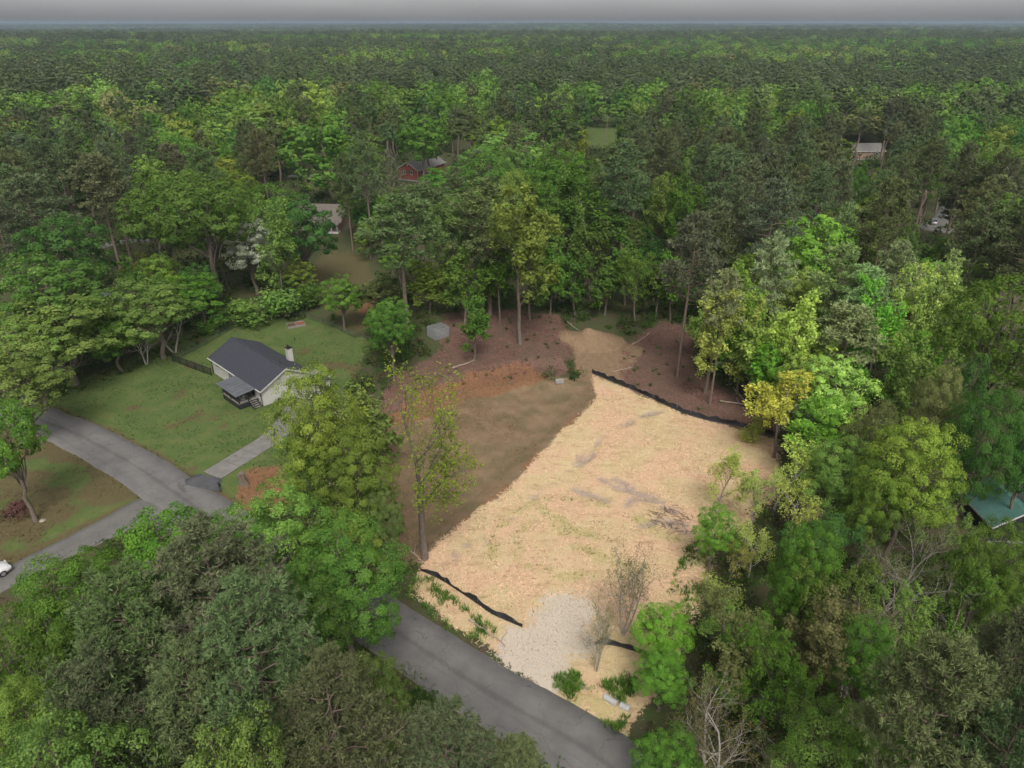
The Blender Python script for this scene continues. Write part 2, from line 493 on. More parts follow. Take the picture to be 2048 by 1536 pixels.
def ground_material():
    m, n, l = new_mat("ground cover")
    out = n.new("ShaderNodeOutputMaterial")
    b = n.new("ShaderNodeBsdfPrincipled")
    b.inputs['Roughness'].default_value = 0.95
    b.inputs['Specular IOR Level'].default_value = 0.15
    A = []
    for nm in ("zone_a", "zone_b", "zone_c"):
        at = n.new("ShaderNodeAttribute")
        at.attribute_name = nm
        sp = n.new("ShaderNodeSeparateColor")
        l.new(at.outputs['Color'], sp.inputs[0])
        A += [sp.outputs[0], sp.outputs[1], sp.outputs[2], at.outputs['Alpha']]
    grass, lot, pad, red, clay, grav, mud, green, dry, track = A[:10]
    f_fine = noise_fac(n, l, 2.6, 6, 0.7, 0.3, 0.7)
    f_mid = noise_fac(n, l, 0.55, 5, 0.65, 0.35, 0.65)
    f_mid2 = noise_fac(n, l, 0.28, 5, 0.6, 0.4, 0.6)
    f_grit = noise_fac(n, l, 9.0, 4, 0.7, 0.25, 0.75)
    f_str = noise_fac(n, l, 1.7, 5, 0.75, 0.3, 0.7, stretch=(1.0, 0.45, 1.0))
    def soft(mask):                      # ragged edge
        t = mth(n, l, 'ADD', mask, mth(n, l, 'MULTIPLY', mth(n, l, 'SUBTRACT', f_fine, 0.5), 0.7))
        r = n.new("ShaderNodeMapRange")
        r.interpolation_type = 'SMOOTHSTEP'
        r.inputs['From Min'].default_value = 0.35
        r.inputs['From Max'].default_value = 0.65
        l.new(t, r.inputs['Value'])
        return r.outputs[0]
    litter = mixc(n, l, f_fine, (0.06, 0.043, 0.03), (0.115, 0.083, 0.056))
    under = mixc(n, l, f_grit, (0.03, 0.055, 0.014), (0.065, 0.11, 0.028))
    c = mixc(n, l, f_mid, litter, under)
    redc = mixc(n, l, f_fine, (0.115, 0.06, 0.048), (0.21, 0.12, 0.10))
    redc = mixc(n, l, mth(n, l, 'MULTIPLY', f_mid, 0.55), redc, mixc(n, l, f_grit, (0.06, 0.045, 0.03), (0.10, 0.08, 0.05)))
    c = mixc(n, l, mth(n, l, 'MULTIPLY', soft(red), 0.92), c, redc)
    g1 = mixc(n, l, f_grit, (0.065, 0.104, 0.026), (0.105, 0.15, 0.043))
    g2 = mixc(n, l, f_fine, (0.088, 0.115, 0.034), (0.142, 0.146, 0.058))
    gc = mixc(n, l, f_mid, g1, g2)
    gc = mixc(n, l, mth(n, l, 'MULTIPLY', f_mid2, 0.35), gc, (0.036, 0.085, 0.022))
    drc = mixc(n, l, f_fine, (0.085, 0.068, 0.036), (0.135, 0.088, 0.05))
    gc = mixc(n, l, mth(n, l, 'MULTIPLY', soft(dry), 0.8), gc, drc)
    c = mixc(n, l, soft(grass), c, gc)
    cl = mixc(n, l, f_fine, (0.15, 0.075, 0.04), (0.25, 0.13, 0.07))
    pc = mixc(n, l, f_mid, (0.18, 0.118, 0.068), (0.24, 0.165, 0.10))  # pad soil toned darker than the lot's, carrying the dimming outside it
    pc = mixc(n, l, mth(n, l, 'MULTIPLY', f_str, 0.45), pc, (0.21, 0.155, 0.10))
    pc = mixc(n, l, mth(n, l, 'MULTIPLY', mth(n, l, 'POWER', f_mid2, 2.0), 0.5), pc, (0.10, 0.098, 0.045))
    c = mixc(n, l, soft(pad), c, pc)
    c = mixc(n, l, soft(clay), c, cl)
    c = mixc(n, l, soft(track), c, mixc(n, l, f_str, (0.17, 0.112, 0.068), (0.26, 0.178, 0.112)))
    f_pat = noise_fac(n, l, 0.17, 4, 0.6, 0.42, 0.58)
    f_vein = noise_fac(n, l, 0.9, 6, 0.75, 0.52, 0.66, stretch=(0.5, 1.2, 1.0))
    s1 = mixc(n, l, f_mid, (0.54, 0.375, 0.22), (0.68, 0.51, 0.33))  # lot soil lightened in its base colour to show the brightened lot
    s1 = mixc(n, l, mth(n, l, 'MULTIPLY', f_pat, 0.95), s1, mixc(n, l, f_fine, (0.50, 0.285, 0.18), (0.68, 0.44, 0.315)))
    s1 = mixc(n, l, mth(n, l, 'MULTIPLY', f_str, 0.4), s1, (0.72, 0.58, 0.37))
    s1 = mixc(n, l, mth(n, l, 'MULTIPLY', f_vein, 0.7), s1, (0.36, 0.225, 0.13))
    s1 = mixc(n, l, mth(n, l, 'MULTIPLY', mth(n, l, 'MULTIPLY', mth(n, l, 'SUBTRACT', 1.0, f_pat), f_fine), 0.5), s1, (0.36, 0.35, 0.13))
    s1 = mixc(n, l, mth(n, l, 'MULTIPLY', mth(n, l, 'POWER', f_grit, 2.0), 0.75), s1, (0.33, 0.225, 0.13))
    s1 = mixc(n, l, mth(n, l, 'MULTIPLY', mth(n, l, 'MULTIPLY', soft(green), mth(n, l, 'MULTIPLY', f_grit, f_mid)), 1.6, True), s1, mixc(n, l, f_fine, (0.24, 0.23, 0.07), (0.42, 0.37, 0.16)))
    s1 = mixc(n, l, mth(n, l, 'MULTIPLY', mud, 0.85), s1, mixc(n, l, f_fine, (0.20, 0.155, 0.135), (0.36, 0.30, 0.28)))
    s1 = mixc(n, l, mth(n, l, 'MULTIPLY', soft(grav), 0.8), s1, mixc(n, l, f_grit, (0.40, 0.34, 0.28), (0.64, 0.58, 0.51)))
    c = mixc(n, l, soft(lot), c, s1)
    l.new(c, b.inputs['Base Color'])
    bp = n.new("ShaderNodeBump")
    bp.inputs['Strength'].default_value = 0.8
    bp.inputs['Distance'].default_value = 0.03
    hsum = mth(n, l, 'ADD', mth(n, l, 'MULTIPLY', f_fine, 0.7), mth(n, l, 'MULTIPLY', f_grit, 0.5))
    l.new(hsum, bp.inputs['Height'])
    l.new(bp.outputs[0], b.inputs['Normal'])
    l.new(b.outputs[0], out.inputs[0])
    return m

GMAT = ground_material()
NY, NX = GX.shape
idx = np.arange(NY * NX).reshape(NY, NX)
QF = np.stack([idx[:-1, :-1], idx[:-1, 1:], idx[1:, 1:], idx[1:, :-1]], -1).reshape(-1, 4)
GV = np.stack([GX, GY, GZ], -1).reshape(-1, 3)
def fmean(a):
    a = a.ravel()
    return a[QF].mean(1)
zid = np.zeros(len(QF), int)
for k, msk in ((1, m_lawn), (2, m_verge), (3, m_pad), (4, m_lot), (5, m_mound)):
    zid[fmean(msk) > 0.5] = k
zones_a = np.stack([m_grass, m_lot, m_pad, m_red], -1).reshape(-1, 4)
zones_b = np.stack([np.maximum(m_clay, 0), m_grav, m_mud, m_green], -1).reshape(-1, 4)
zones_c = np.stack([m_dry, np.maximum(m_track, m_mound), m_edge, m_edge], -1).reshape(-1, 4)
for k, (nm, lab, cat) in enumerate((("ground", "leaf-littered woodland ground with green undergrowth", "ground"),
                                    ("lawn", "green mown lawn around the dark-roofed white house", "lawn"),
                                    ("roadside_lawn", "browned grass across the road from the white house", "lawn"),
                                    ("graded_earth_pad", "graded brown earth pad between the tall forked tree and the pale lot", "ground"),
                                    ("cleared_lot", "cleared pale straw-coloured lot with curved green wheel marks", "ground"),
                                    ("earth_mound", "heap of bare tan earth at the edge of the wood", "mound"))):
    F = QF[zid == k]
    u, inv = np.unique(F, return_inverse=True)
    me = np_mesh(nm, GV[u], inv.reshape(-1, 4), GMAT, smooth=True)
    for an, za in (("zone_a", zones_a), ("zone_b", zones_b), ("zone_c", zones_c)):
        at = me.attributes.new(an, 'FLOAT_COLOR', 'POINT')
        at.data.foreach_set("color", za[u].astype(np.float32).ravel())
    tag(link(nm, me), lab, cat, kind='structure')

# ------------------------------------------------------------------ roads and driveway
def asphalt(name, col, col2, streak=True):
    m, n, l = new_mat(name)
    out = n.new("ShaderNodeOutputMaterial")
    b = n.new("ShaderNodeBsdfPrincipled")
    b.inputs['Roughness'].default_value = 0.85
    b.inputs['Specular IOR Level'].default_value = 0.3
    f = noise_fac(n, l, 0.35, 5, 0.6, 0.35, 0.65)
    g = noise_fac(n, l, 12, 4, 0.7, 0.25, 0.75)
    c = mixc(n, l, f, col, col2)
    c = mixc(n, l, mth(n, l, 'MULTIPLY', g, 0.35), c, tuple(x * 0.65 for x in col))
    at = n.new("ShaderNodeAttribute")
    at.attribute_name = "across"
    wv = mth(n, l, 'ABSOLUTE', at.outputs['Fac'])
    # darker seam down the middle and polished wheel tracks, pale dusty edges
    r = n.new("ShaderNodeValToRGB")
    e = r.color_ramp.elements
    e[0].position = 0.0
    e[0].color = (0.72, 0.72, 0.72, 1)
    e[1].position = 1.0
    e[1].color = (1.18, 1.12, 1.0, 1)
    for p, v in ((0.05, 0.78), (0.12, 1.0), (0.45, 1.08), (0.62, 0.98), (0.9, 1.02)):
        k = e.new(p)
        k.color = (v, v, v, 1)
    wob2 = mth(n, l, 'ADD', wv, mth(n, l, 'MULTIPLY', mth(n, l, 'SUBTRACT', f, 0.5), 0.08))
    l.new(wob2, r.inputs[0])
    c = mixc(n, l, 0.8 if streak else 0.2, c, r.outputs[0], 'MULTIPLY')
    # cracks
    tc = n.new("ShaderNodeTexCoord")
    vo = n.new("ShaderNodeTexVoronoi")
    vo.feature = 'DISTANCE_TO_EDGE'
    vo.inputs['Scale'].default_value = 0.22
    nz = n.new("ShaderNodeTexNoise")
    nz.inputs['Scale'].default_value = 0.8
    l.new(tc.outputs['Object'], nz.inputs['Vector'])
    mv = n.new("ShaderNodeVectorMath")
    mv.operation = 'MULTIPLY_ADD'
    l.new(nz.outputs['Color'], mv.inputs[0])
    mv.inputs[1].default_value = (2.2, 2.2, 0)
    l.new(tc.outputs['Object'], mv.inputs[2])
    l.new(mv.outputs[0], vo.inputs['Vector'])
    cr = mth(n, l, 'LESS_THAN', vo.outputs['Distance'], 0.006)
    c = mixc(n, l, mth(n, l, 'MULTIPLY', cr, 0.5), c, tuple(x * 0.5 for x in col))
    l.new(c, b.inputs['Base Color'])
    bp = n.new("ShaderNodeBump")
    bp.inputs['Strength'].default_value = 0.2
    bp.inputs['Distance'].default_value = 0.02
    l.new(g, bp.inputs['Height'])
    l.new(bp.outputs[0], b.inputs['Normal'])
    l.new(b.outputs[0], out.inputs[0])
    MATS[name] = m
    return m

def resample(pts, step):
    P = np.array(pts, float)
    # Catmull-Rom then even spacing
    Q = []
    for i in range(len(P) - 1):
        p0, p1, p2, p3 = P[max(i - 1, 0)], P[i], P[i + 1], P[min(i + 2, len(P) - 1)]
        for t in np.linspace(0, 1, 24, endpoint=False):
            Q.append(0.5 * ((2 * p1) + (-p0 + p2) * t + (2 * p0 - 5 * p1 + 4 * p2 - p3) * t * t + (-p0 + 3 * p1 - 3 * p2 + p3) * t ** 3))
    Q.append(P[-1])
    Q = np.array(Q)
    s = np.concatenate([[0], np.cumsum(np.linalg.norm(np.diff(Q, axis=0), axis=1))])
    t = np.arange(0, s[-1], step)
    return np.stack([np.interp(t, s, Q[:, k]) for k in range(Q.shape[1])], -1)

def strip(name, pts, half, z, mat, wobble=0.08, seed=0, crown=0.05):
    P = resample(pts, 0.5)
    d = np.gradient(P, axis=0)
    d /= np.linalg.norm(d, axis=1, keepdims=True)
    nrm = np.stack([d[:, 1], -d[:, 0]], -1)
    r = np.random.default_rng(seed)
    cols = np.array([-1, -0.98, -0.6, -0.2, 0.0, 0.2, 0.6, 0.98, 1])
    V, A = [], []
    eL = np.convolve(r.normal(0, wobble, len(P) + 6), np.ones(5) / 3, 'same')[3:-3]
    eR = np.convolve(r.normal(0, wobble, len(P) + 6), np.ones(5) / 3, 'same')[3:-3]
    hh = np.broadcast_to(np.asarray(half, float), (len(P),)) if np.ndim(half) == 0 else np.interp(np.linspace(0, 1, len(P)), np.linspace(0, 1, len(half)), half)
    for k, c in enumerate(cols):
        e = eL if c < 0 else eR
        off = c * (hh + e * abs(c) ** 3)
        zz = z + crown * (1 - c * c) if abs(c) < 1 else z - 0.12
        V.append(np.column_stack([P + nrm * off[:, None], np.full(len(P), zz)]))
        A.append(np.full(len(P), c))
    m = len(cols)
    V = np.stack(V, 1).reshape(-1, 3)
    A = np.stack(A, 1).ravel()
    i = np.arange(len(P) - 1)[:, None] * m
    j = np.arange(m - 1)[None, :]
    F = np.stack([i + j, i + m + j, i + m + j + 1, i + j + 1], -1).reshape(-1, 4)
    me = np_mesh(name, V, F, mat, smooth=True)
    at = me.attributes.new("across", 'FLOAT', 'POINT')
    at.data.foreach_set("value", A.astype(np.float32))
    return link(name, me)

ASP = asphalt("worn asphalt", (0.13, 0.123, 0.122), (0.175, 0.166, 0.16))
ASP2 = asphalt("patched asphalt", (0.07, 0.07, 0.078), (0.105, 0.105, 0.112), False)
ASP3 = asphalt("pale asphalt", (0.13, 0.124, 0.118), (0.17, 0.162, 0.152), False)
tag(strip("road", ROAD, 3.0, 0.01, ASP, seed=1), "grey asphalt road crossing past the cleared lot", "road", kind='structure')
tag(strip("side_road", SIDE, [3.4, 2.5, 1.8, 1.8, 1.8, 1.8], -0.03, ASP3, seed=2), "pale asphalt side road with the white car on it", "road", kind='structure')

# concrete driveway of slabs, with an asphalt apron at the road
CONC = simple("driveway concrete", (0.175, 0.165, 0.155), 0.85, 0.2, 0.9, 0.15)
drive = thing("driveway", "pale concrete driveway with an asphalt apron, beside the stump", "driveway", (0, 0, 0))
drive["kind"] = "structure"
DP = resample([(-37.14, 73.18), (-35.08, 76.91), (-32.94, 80.80)] + [(-31.71, 83.92), (-31.54, 87.23), (-31.49, 90.14), (-30.80, 93.68)], 3.0)
for i in range(len(DP) - 1):
    a, b = DP[i], DP[i + 1]
    d = (b - a) / np.linalg.norm(b - a)
    nn = np.array([d[1], -d[0]])
    d2 = (DP[min(i + 2, len(DP) - 1)] - b)
    d2 = d2 / (np.linalg.norm(d2) + 1e-9) if i + 2 < len(DP) else d
    d0 = (a - DP[i - 1]) / np.linalg.norm(a - DP[i - 1]) if i else d
    def mit(u, v):
        t = (u + v) / np.linalg.norm(u + v)
        return np.array([t[1], -t[0]])
    na, nb = mit(d0, d), mit(d, d2)
    a2, b2 = a + d * 0.02, b - d * 0.02
    c = [a2 - na * 1.55, a2 + na * 1.55, b2 + nb * 1.55, b2 - nb * 1.55]
    m = MB()
    zz = [max(hz(*q), -0.1) + 0.06 for q in c]
    top = [(q[0], q[1], z) for q, z in zip(c, zz)]
    bot = [(q[0], q[1], z - 0.25) for q, z in zip(c, zz)]
    m.poly(top)
    for k in range(4):
        j = (k + 1) % 4
        m.poly([top[j], top[k], bot[k], bot[j]])
    m.build("slab", CONC, drive)
ap = strip("apron", [(-37.93, 70.63), (-37.14, 73.18)], [3.2, 1.7], 0.03, ASP2, 0.1, 5, 0.02)
ap.parent = drive

# ------------------------------------------------------------------ trees
def norm(a):
    return a / (np.linalg.norm(a, axis=-1, keepdims=True) + 1e-9)

def leaf_quads(P, N, size, rng, aspect=0.62):
    """diamond-ish sprays of leaves at P facing N"""
    k = len(P)
    t = norm(np.cross(N, rng.normal(size=(k, 3))))
    b = np.cross(N, t)
    s = size * rng.uniform(0.65, 1.35, (k, 1))
    a, c = t * s * 0.5, b * s * 0.5 * aspect
    bend = -N * s * 0.12
    V = np.stack([P - a + bend, P - c * rng.uniform(.7, 1.2, (k, 1)), P + a + bend, P + c * rng.uniform(.7, 1.2, (k, 1))], 1).reshape(-1, 3)
    F = np.arange(k * 4).reshape(k, 4)
    return V, F

class Skel:
    def __init__(self):
        self.V, self.F, self.n = [], [], 0
    def tube(self, pts, rad, n):
        V, F = tube_arr(pts, rad, n)
        self.V.append(V)
        self.F.append(F + self.n)
        self.n += len(V)
    def mesh(self, name, mat):
        return np_mesh(name, np.concatenate(self.V), np.concatenate(self.F), mat, smooth=True)

def curve(a, b, rng, n=6, sag=0.12, up=0.0):
    a, b = np.asarray(a, float), np.asarray(b, float)
    L = np.linalg.norm(b - a)
    t = np.linspace(0, 1, n)[:, None]
    off = rng.normal(size=3) * sag * L
    P = a + (b - a) * t + np.sin(t * math.pi) * off
    P[:, 2] += up * L * np.sin(t[:, 0] * math.pi)
    P[1:-1] += rng.normal(size=(n - 2, 3)) * 0.03 * L
    return P

def broad_tree(seed, H, W, base=0.22, nl=10, nclump=15, nleaf=110, leaf=0.3, sides=7, clump=0.36, fill=0.12, limbs=True, conic=0.0, gap=0.0, bark=None):
    rng = np.random.default_rng(seed)
    zb = base * H
    zc, rz, rx = (zb + H) / 2, (H - zb) / 2, W / 2
    # big lobes round the crown
    L, R = [], []
    ga = math.pi * (3 - math.sqrt(5))
    for i in range(nl):
        u = 1 - 1.55 * (i + 0.5) / nl + rng.uniform(-.12, .12)
        u = np.clip(u, -0.8, 0.97)
        th = i * ga + rng.uniform(-.35, .35)
        s = math.sqrt(1 - u * u)
        tp = 1 - conic * max(0, u)
        q = rng.uniform(0.52, 0.70)
        L.append((math.cos(th) * s * rx * q * tp, math.sin(th) * s * rx * q * tp, zc + u * rz * rng.uniform(.58, .74)))
        R.append(rx * rng.uniform(0.30, 0.46) * (1 - 0.35 * conic * max(0, u)))
    L.append((rng.uniform(-.1, .1) * rx, rng.uniform(-.1, .1) * rx, zc + rz * .1)); R.append(rx * .5)
    L, R = np.array(L), np.array(R)
    CP, CN, CR = [], [], []
    for i in range(len(L)):
        k = int(nclump * (R[i] / (rx * .38)) ** 2)
        d = norm(rng.normal(size=(k * 3, 3)))
        keep = []
        for v in d:                           # loose even spacing
            if all(v @ w < 0.86 for w in keep):
                keep.append(v)
            if len(keep) >= k:
                break
        d = np.array(keep)
        rr = R[i] * rng.uniform(0.8, 1.15, (len(d), 1))
        p = L[i] + d * rr * np.array([1, 1, 0.9])
        dist = np.linalg.norm(p[:, None, :] - L[None], axis=2) / R[None]
        dist[:, i] = 9
        ok = (dist.min(1) > 0.8) & (rng.random(len(d)) > gap)
        p, d = p[ok], d[ok]
        out = norm(p - np.array([0, 0, zc - rz * .3]))
        CP.append(p)
        CN.append(norm(d * .7 + out * .5 + np.array([0, 0, .45])))
        CR.append(np.full(len(p), R[i] * clump) * rng.uniform(.75, 1.3, len(p)))
    CP, CN, CR = np.concatenate(CP), np.concatenate(CN), np.concatenate(CR)
    k = len(CP)
    q = np.repeat(np.arange(k), nleaf)
    d = norm(rng.normal(size=(len(q), 3)) + CN[q] * 0.9)
    d[:, 2] *= 0.75
    P = CP[q] + d * (CR[q] * rng.uniform(0.45, 1.08, len(q)) ** 0.7)[:, None]
    N = norm(d * .6 + CN[q] * .75 + rng.normal(size=(len(q), 3)) * .3)
    ctone = rng.normal(1.0, 0.10, k)
    tone = ctone[q] * rng.normal(1.0, 0.13, len(q))
    if fill > 0:
        m = int(len(q) * fill)
        j = rng.integers(0, len(L), m)
        d2 = norm(rng.normal(size=(m, 3)))
        P = np.concatenate([P, L[j] + d2 * (R[j] * rng.uniform(0.3, 1.25, m))[:, None]])
        N = np.concatenate([N, norm(d2 + np.array([0, 0, .5]) + rng.normal(size=(m, 3)) * .5)])
        tone = np.concatenate([tone, rng.normal(1, .15, m)])
    V, F = leaf_quads(P, N, leaf, rng)
    crown = np_mesh("crown", V, F, FOL, np.clip(tone, .55, 1.5))
    sk = Skel()
    tr = H * 0.013 + 0.06
    fork = np.array([rng.uniform(-.03, .03) * W, rng.uniform(-.03, .03) * W, zb + rz * .45])
    sk.tube(np.concatenate([[[0, 0, -.4]], curve((0, 0, 0), fork, rng, 6, .015)]), [tr * 1.7, tr * 1.35, tr * 1.1, tr, tr * .95, tr * .88, tr * .8], sides)
    sk.tube(curve(fork, (fork[0], fork[1], H * .93), rng, 6, .03), np.linspace(tr * .78, tr * .1, 6), max(4, sides - 2))
    if limbs:
        for i in range(len(L)):
            t = rng.uniform(.55, 1.0)
            a = np.array([fork[0] * t, fork[1] * t, fork[2] * t])
            if L[i][2] < a[2]:
                a[2] = max(zb * .7, L[i][2] - rx * .25)
            sk.tube(curve(a, L[i], rng, 6, .07, .05), np.linspace(tr * .5, tr * .16, 6), max(3, sides - 3))
            near = np.argsort(np.linalg.norm(CP - L[i], axis=1))[:7]
            for j in near:
                sk.tube(curve(L[i] * .98 + a * .02, CP[j], rng, 4, .08), np.linspace(tr * .17, tr * .05, 4), 3)
    return sk.mesh("trunk", bark or BARK), crown

def grow_tree(seed, H, W, levels=4, stems=1, leaves=0, leaf=0.2, first=0.35, spread=0.75, sides=6, bark=None, kids=(5, 4, 4, 3), up=0.25, clus=0.45, mat=None, rk=1.0, wob=.09):
    """branch by branch; leaves at the twig ends when leaves > 0"""
    rng = np.random.default_rng(seed)
    chains, tips = [], []
    def rec(p, d, L, r, lev):
        n = 6 if lev == 0 else 4
        pts = [p]
        q = p.copy()
        dd = d.copy()
        for i in range(n - 1):
            dd = norm(dd + rng.normal(size=3) * (wob if lev == 0 else 0.16) + np.array([0, 0, up * (.35 if lev else .1)]))
            q = q + dd * L / (n - 1)
            pts.append(q)
        pts = np.array(pts)
        chains.append((pts, np.linspace(r, r * (.45 if lev < levels else .3), n), lev))
        if lev >= levels:
            tips.append((pts[-1], dd))
            tips.append((pts[-2], dd))
            return
        k = kids[min(lev, len(kids) - 1)]
        for i in range(k):
            t = (first if lev == 0 else .3) + (1 - (first if lev == 0 else .3)) * (i + rng.uniform(.3, .9)) / k
            f = t * (n - 1)
            a = int(min(f, n - 2))
            o = pts[a] + (pts[a + 1] - pts[a]) * (f - a)
            side = norm(np.cross(dd, rng.normal(size=3)))
            nd = norm(dd * (1 - spread * .55) + side * spread * rng.uniform(.7, 1.2))
            rec(o, nd, L * rng.uniform(.42, .62) * (1.0 if lev else .9), r * (1 - .5 * t) * .55, lev + 1)
        rec(pts[-1], norm(dd + rng.normal(size=3) * .25), L * .5, r * .42, lev + 1)
    for s in range(stems):
        a = s * 2.4 + rng.uniform(0, 1)
        ln = 0 if stems == 1 else rng.uniform(.2, .5)
        rec(np.array([math.cos(a), math.sin(a), 0]) * (.25 if stems > 1 else 0), norm(np.array([math.cos(a) * ln, math.sin(a) * ln, 1.0])), H * .6, (H * .012 + .05) * rk / math.sqrt(stems), 0)
    allp = np.concatenate([c[0] for c in chains])
    sc = np.array([W / max(np.ptp(allp[:, 0]), 1e-3), W / max(np.ptp(allp[:, 1]), 1e-3), H / allp[:, 2].max()])
    sk = Skel()
    tw = Skel()
    for p, r, lev in chains:
        q = p * sc
        if lev == 0:
            q = np.concatenate([[q[0] - [0, 0, .4]], q])
            r = np.concatenate([[r[0] * 1.5], r])
        (sk if lev < 2 else tw).tube(q, r, max(3, sides - lev * 2))
    tp = np.array([t[0] for t in tips]) * sc
    td = norm(np.array([t[1] for t in tips]))
    br = None
    sk.V += tw.V
    sk.F += [f + sk.n for f in tw.F]
    crown = None
    if leaves:
        q = np.repeat(np.arange(len(tp)), leaves)
        d = norm(rng.normal(size=(len(q), 3)) + td[q] * .5 + np.array([0, 0, .25]))
        P = tp[q] + d * rng.uniform(.1, 1.0, (len(q), 1)) * clus
        N = norm(d * .5 + np.array([0, 0, .6]) + rng.normal(size=(len(q), 3)) * .45)
        V, F = leaf_quads(P, N, leaf, rng)
        tone = rng.normal(1, .12, len(tp))[q] * rng.normal(1, .12, len(q))
        crown = np_mesh("crown", V, F, mat or FOL, np.clip(tone, .55, 1.5))
    return sk.mesh("trunk", bark or BARK), br, crown

def pine_tree(seed, H, W, base=0.5, nb=30, ntuft=26, needles=14, nlen=0.42, nwid=0.065, sides=7, taper=0.55):
    rng = np.random.default_rng(seed)
    sk = Skel()
    tr = H * .0085 + .06
    lean = rng.normal(size=2) * .012 * H
    def axis(t):
        return np.array([lean[0] * t * t, lean[1] * t * t, H * t])
    ts = np.linspace(0, .97, 9)
    sk.tube(np.concatenate([[[0, 0, -.4]], [axis(t) for t in ts]]), np.concatenate([[tr * 1.5], tr * (1 - .85 * ts)]), sides)
    TP, TD, TS = [], [], []
    for i in range(nb):
        t = base + (1 - base) * ((i + rng.uniform(0, 1)) / nb) ** .85
        f = (t - base) / (1 - base)
        prof = (math.sin(min(1, f * 1.5 + .38) * math.pi / 2)) * (1 - max(0, f - .35) / .65) ** taper
        Lb = W / 2 * prof * rng.uniform(.7, 1.15) + .35
        a = i * 2.4 + rng.uniform(-.5, .5)
        o = axis(t)
        el = rng.uniform(.02, .3) + .75 * f * f
        tip = o + Lb * np.array([math.cos(a) * math.cos(el), math.sin(a) * math.cos(el), math.sin(el)])
        bp = curve(o, tip, rng, 5, .05, -.06)
        sk.tube(bp, np.linspace(tr * .34 * (1 - .5 * f), tr * .08, 5), 4 if sides > 5 else 3)
        m = max(4, int(ntuft * (Lb / (W / 2)) ** 1.3))
        for k in range(m):
            s = rng.uniform(.28, 1.0) ** .7
            p = o + (tip - o) * s
            side = rng.normal(size=3)
            side[2] = abs(side[2]) * .7 - .05
            q = p + norm(side) * Lb * .34 * rng.uniform(.2, 1.0) * (1.15 - .6 * abs(s - .7))
            if k % 3 == 0:
                sk.tube(np.array([p, (p + q) / 2 + [0, 0, -.05], q]), [tr * .1, tr * .07, tr * .04], 3)
            TP.append(q)
            TD.append(norm(norm(q - p) * .6 + norm(tip - o) * .5 + np.array([0, 0, .75])))
            TS.append(rng.uniform(.75, 1.25))
    # a few dead stubs low on the stem
    for i in range(6):
        t = rng.uniform(base * .55, base)
        a = rng.uniform(0, 6.28)
        o = axis(t)
        sk.tube(curve(o, o + np.array([math.cos(a), math.sin(a), .2]) * rng.uniform(.7, 1.9), rng, 4, .08), np.linspace(tr * .2, tr * .05, 4), 3)
    TP, TD, TS = np.array(TP), np.array(TD), np.array(TS)
    k = len(TP)
    q = np.repeat(np.arange(k), needles)
    d = norm(rng.normal(size=(len(q), 3)) * .62 + TD[q] * .75)
    ln = (nlen * TS[q] * rng.uniform(.7, 1.2, len(q)))[:, None]
    s = norm(np.cross(d, rng.normal(size=(len(q), 3)))) * nwid * .5
    b = TP[q] + d * ln * .08
    e = TP[q] + d * ln
    V = np.stack([b - s * .6, b + s * .6, b + d * ln * .6 + s, e, b + d * ln * .6 - s], 1)
    V = V.reshape(-1, 3)
    ar = np.arange(len(q))[:, None] * 5
    F = np.concatenate([ar + np.array([[0, 1, 2, 4]]), ], 0)
    F2 = ar + np.array([[4, 2, 3, 3]])
    me = bpy.data.meshes.new("crown")
    tri = np.concatenate([ar + np.array([[0, 1, 2]]), ar + np.array([[0, 2, 4]]), ar + np.array([[4, 2, 3]])], 0)
    tone = np.clip(rng.normal(1, .13, k)[q] * rng.normal(1, .12, len(q)), .55, 1.5)
    me = np_mesh("crown", V, tri, FOLP, np.tile(tone, 3))
    return sk.mesh("trunk", PBARK), me

def cedar_tree(seed, H, W, n=5200, leaf=.3):
    rng = np.random.default_rng(seed)
    t = rng.random(n) ** 1.25
    a = rng.uniform(0, 6.283, n)
    lump = 1 + .22 * np.sin(a * 3 + t * 9) + .18 * np.sin(a * 5 - t * 17) + .12 * np.sin(a * 9 + t * 31)
    r = W / 2 * (1 - t) ** .62 * lump * np.sqrt(rng.uniform(.45, 1, n))
    P = np.column_stack([r * np.cos(a), r * np.sin(a), H * (.06 + .94 * t) - .25 * r])
    N = norm(np.column_stack([np.cos(a), np.sin(a), np.full(n, .55)]) + rng.normal(size=(n, 3)) * .45)
    V, F = leaf_quads(P, N, leaf, rng, .45)
    crown = np_mesh("crown", V, F, FOLP, np.clip(rng.normal(1, .2, n), .5, 1.5))
    sk = Skel()
    sk.tube([(0, 0, -.3), (0, 0, H * .3), (0, 0, H * .95)], [.3, .2, .03], 6)
    return sk.mesh("trunk", BARK), crown

def shrub_mesh(seed, n=1100, leaf=.26):
    rng = np.random.default_rng(seed)
    c = rng.uniform(-.32, .32, (9, 3)) + np.array([0, 0, .5])
    j = rng.integers(0, 9, n)
    d = norm(rng.normal(size=(n, 3)) + np.array([0, 0, .35]))
    P = c[j] + d * rng.uniform(.13, .3, (n, 1))
    P[:, 2] = np.abs(P[:, 2])
    N = norm(d + rng.normal(size=(n, 3)) * .4)
    return P, N, rng.normal(1, .1, 9)[j] * rng.normal(1, .12, n)

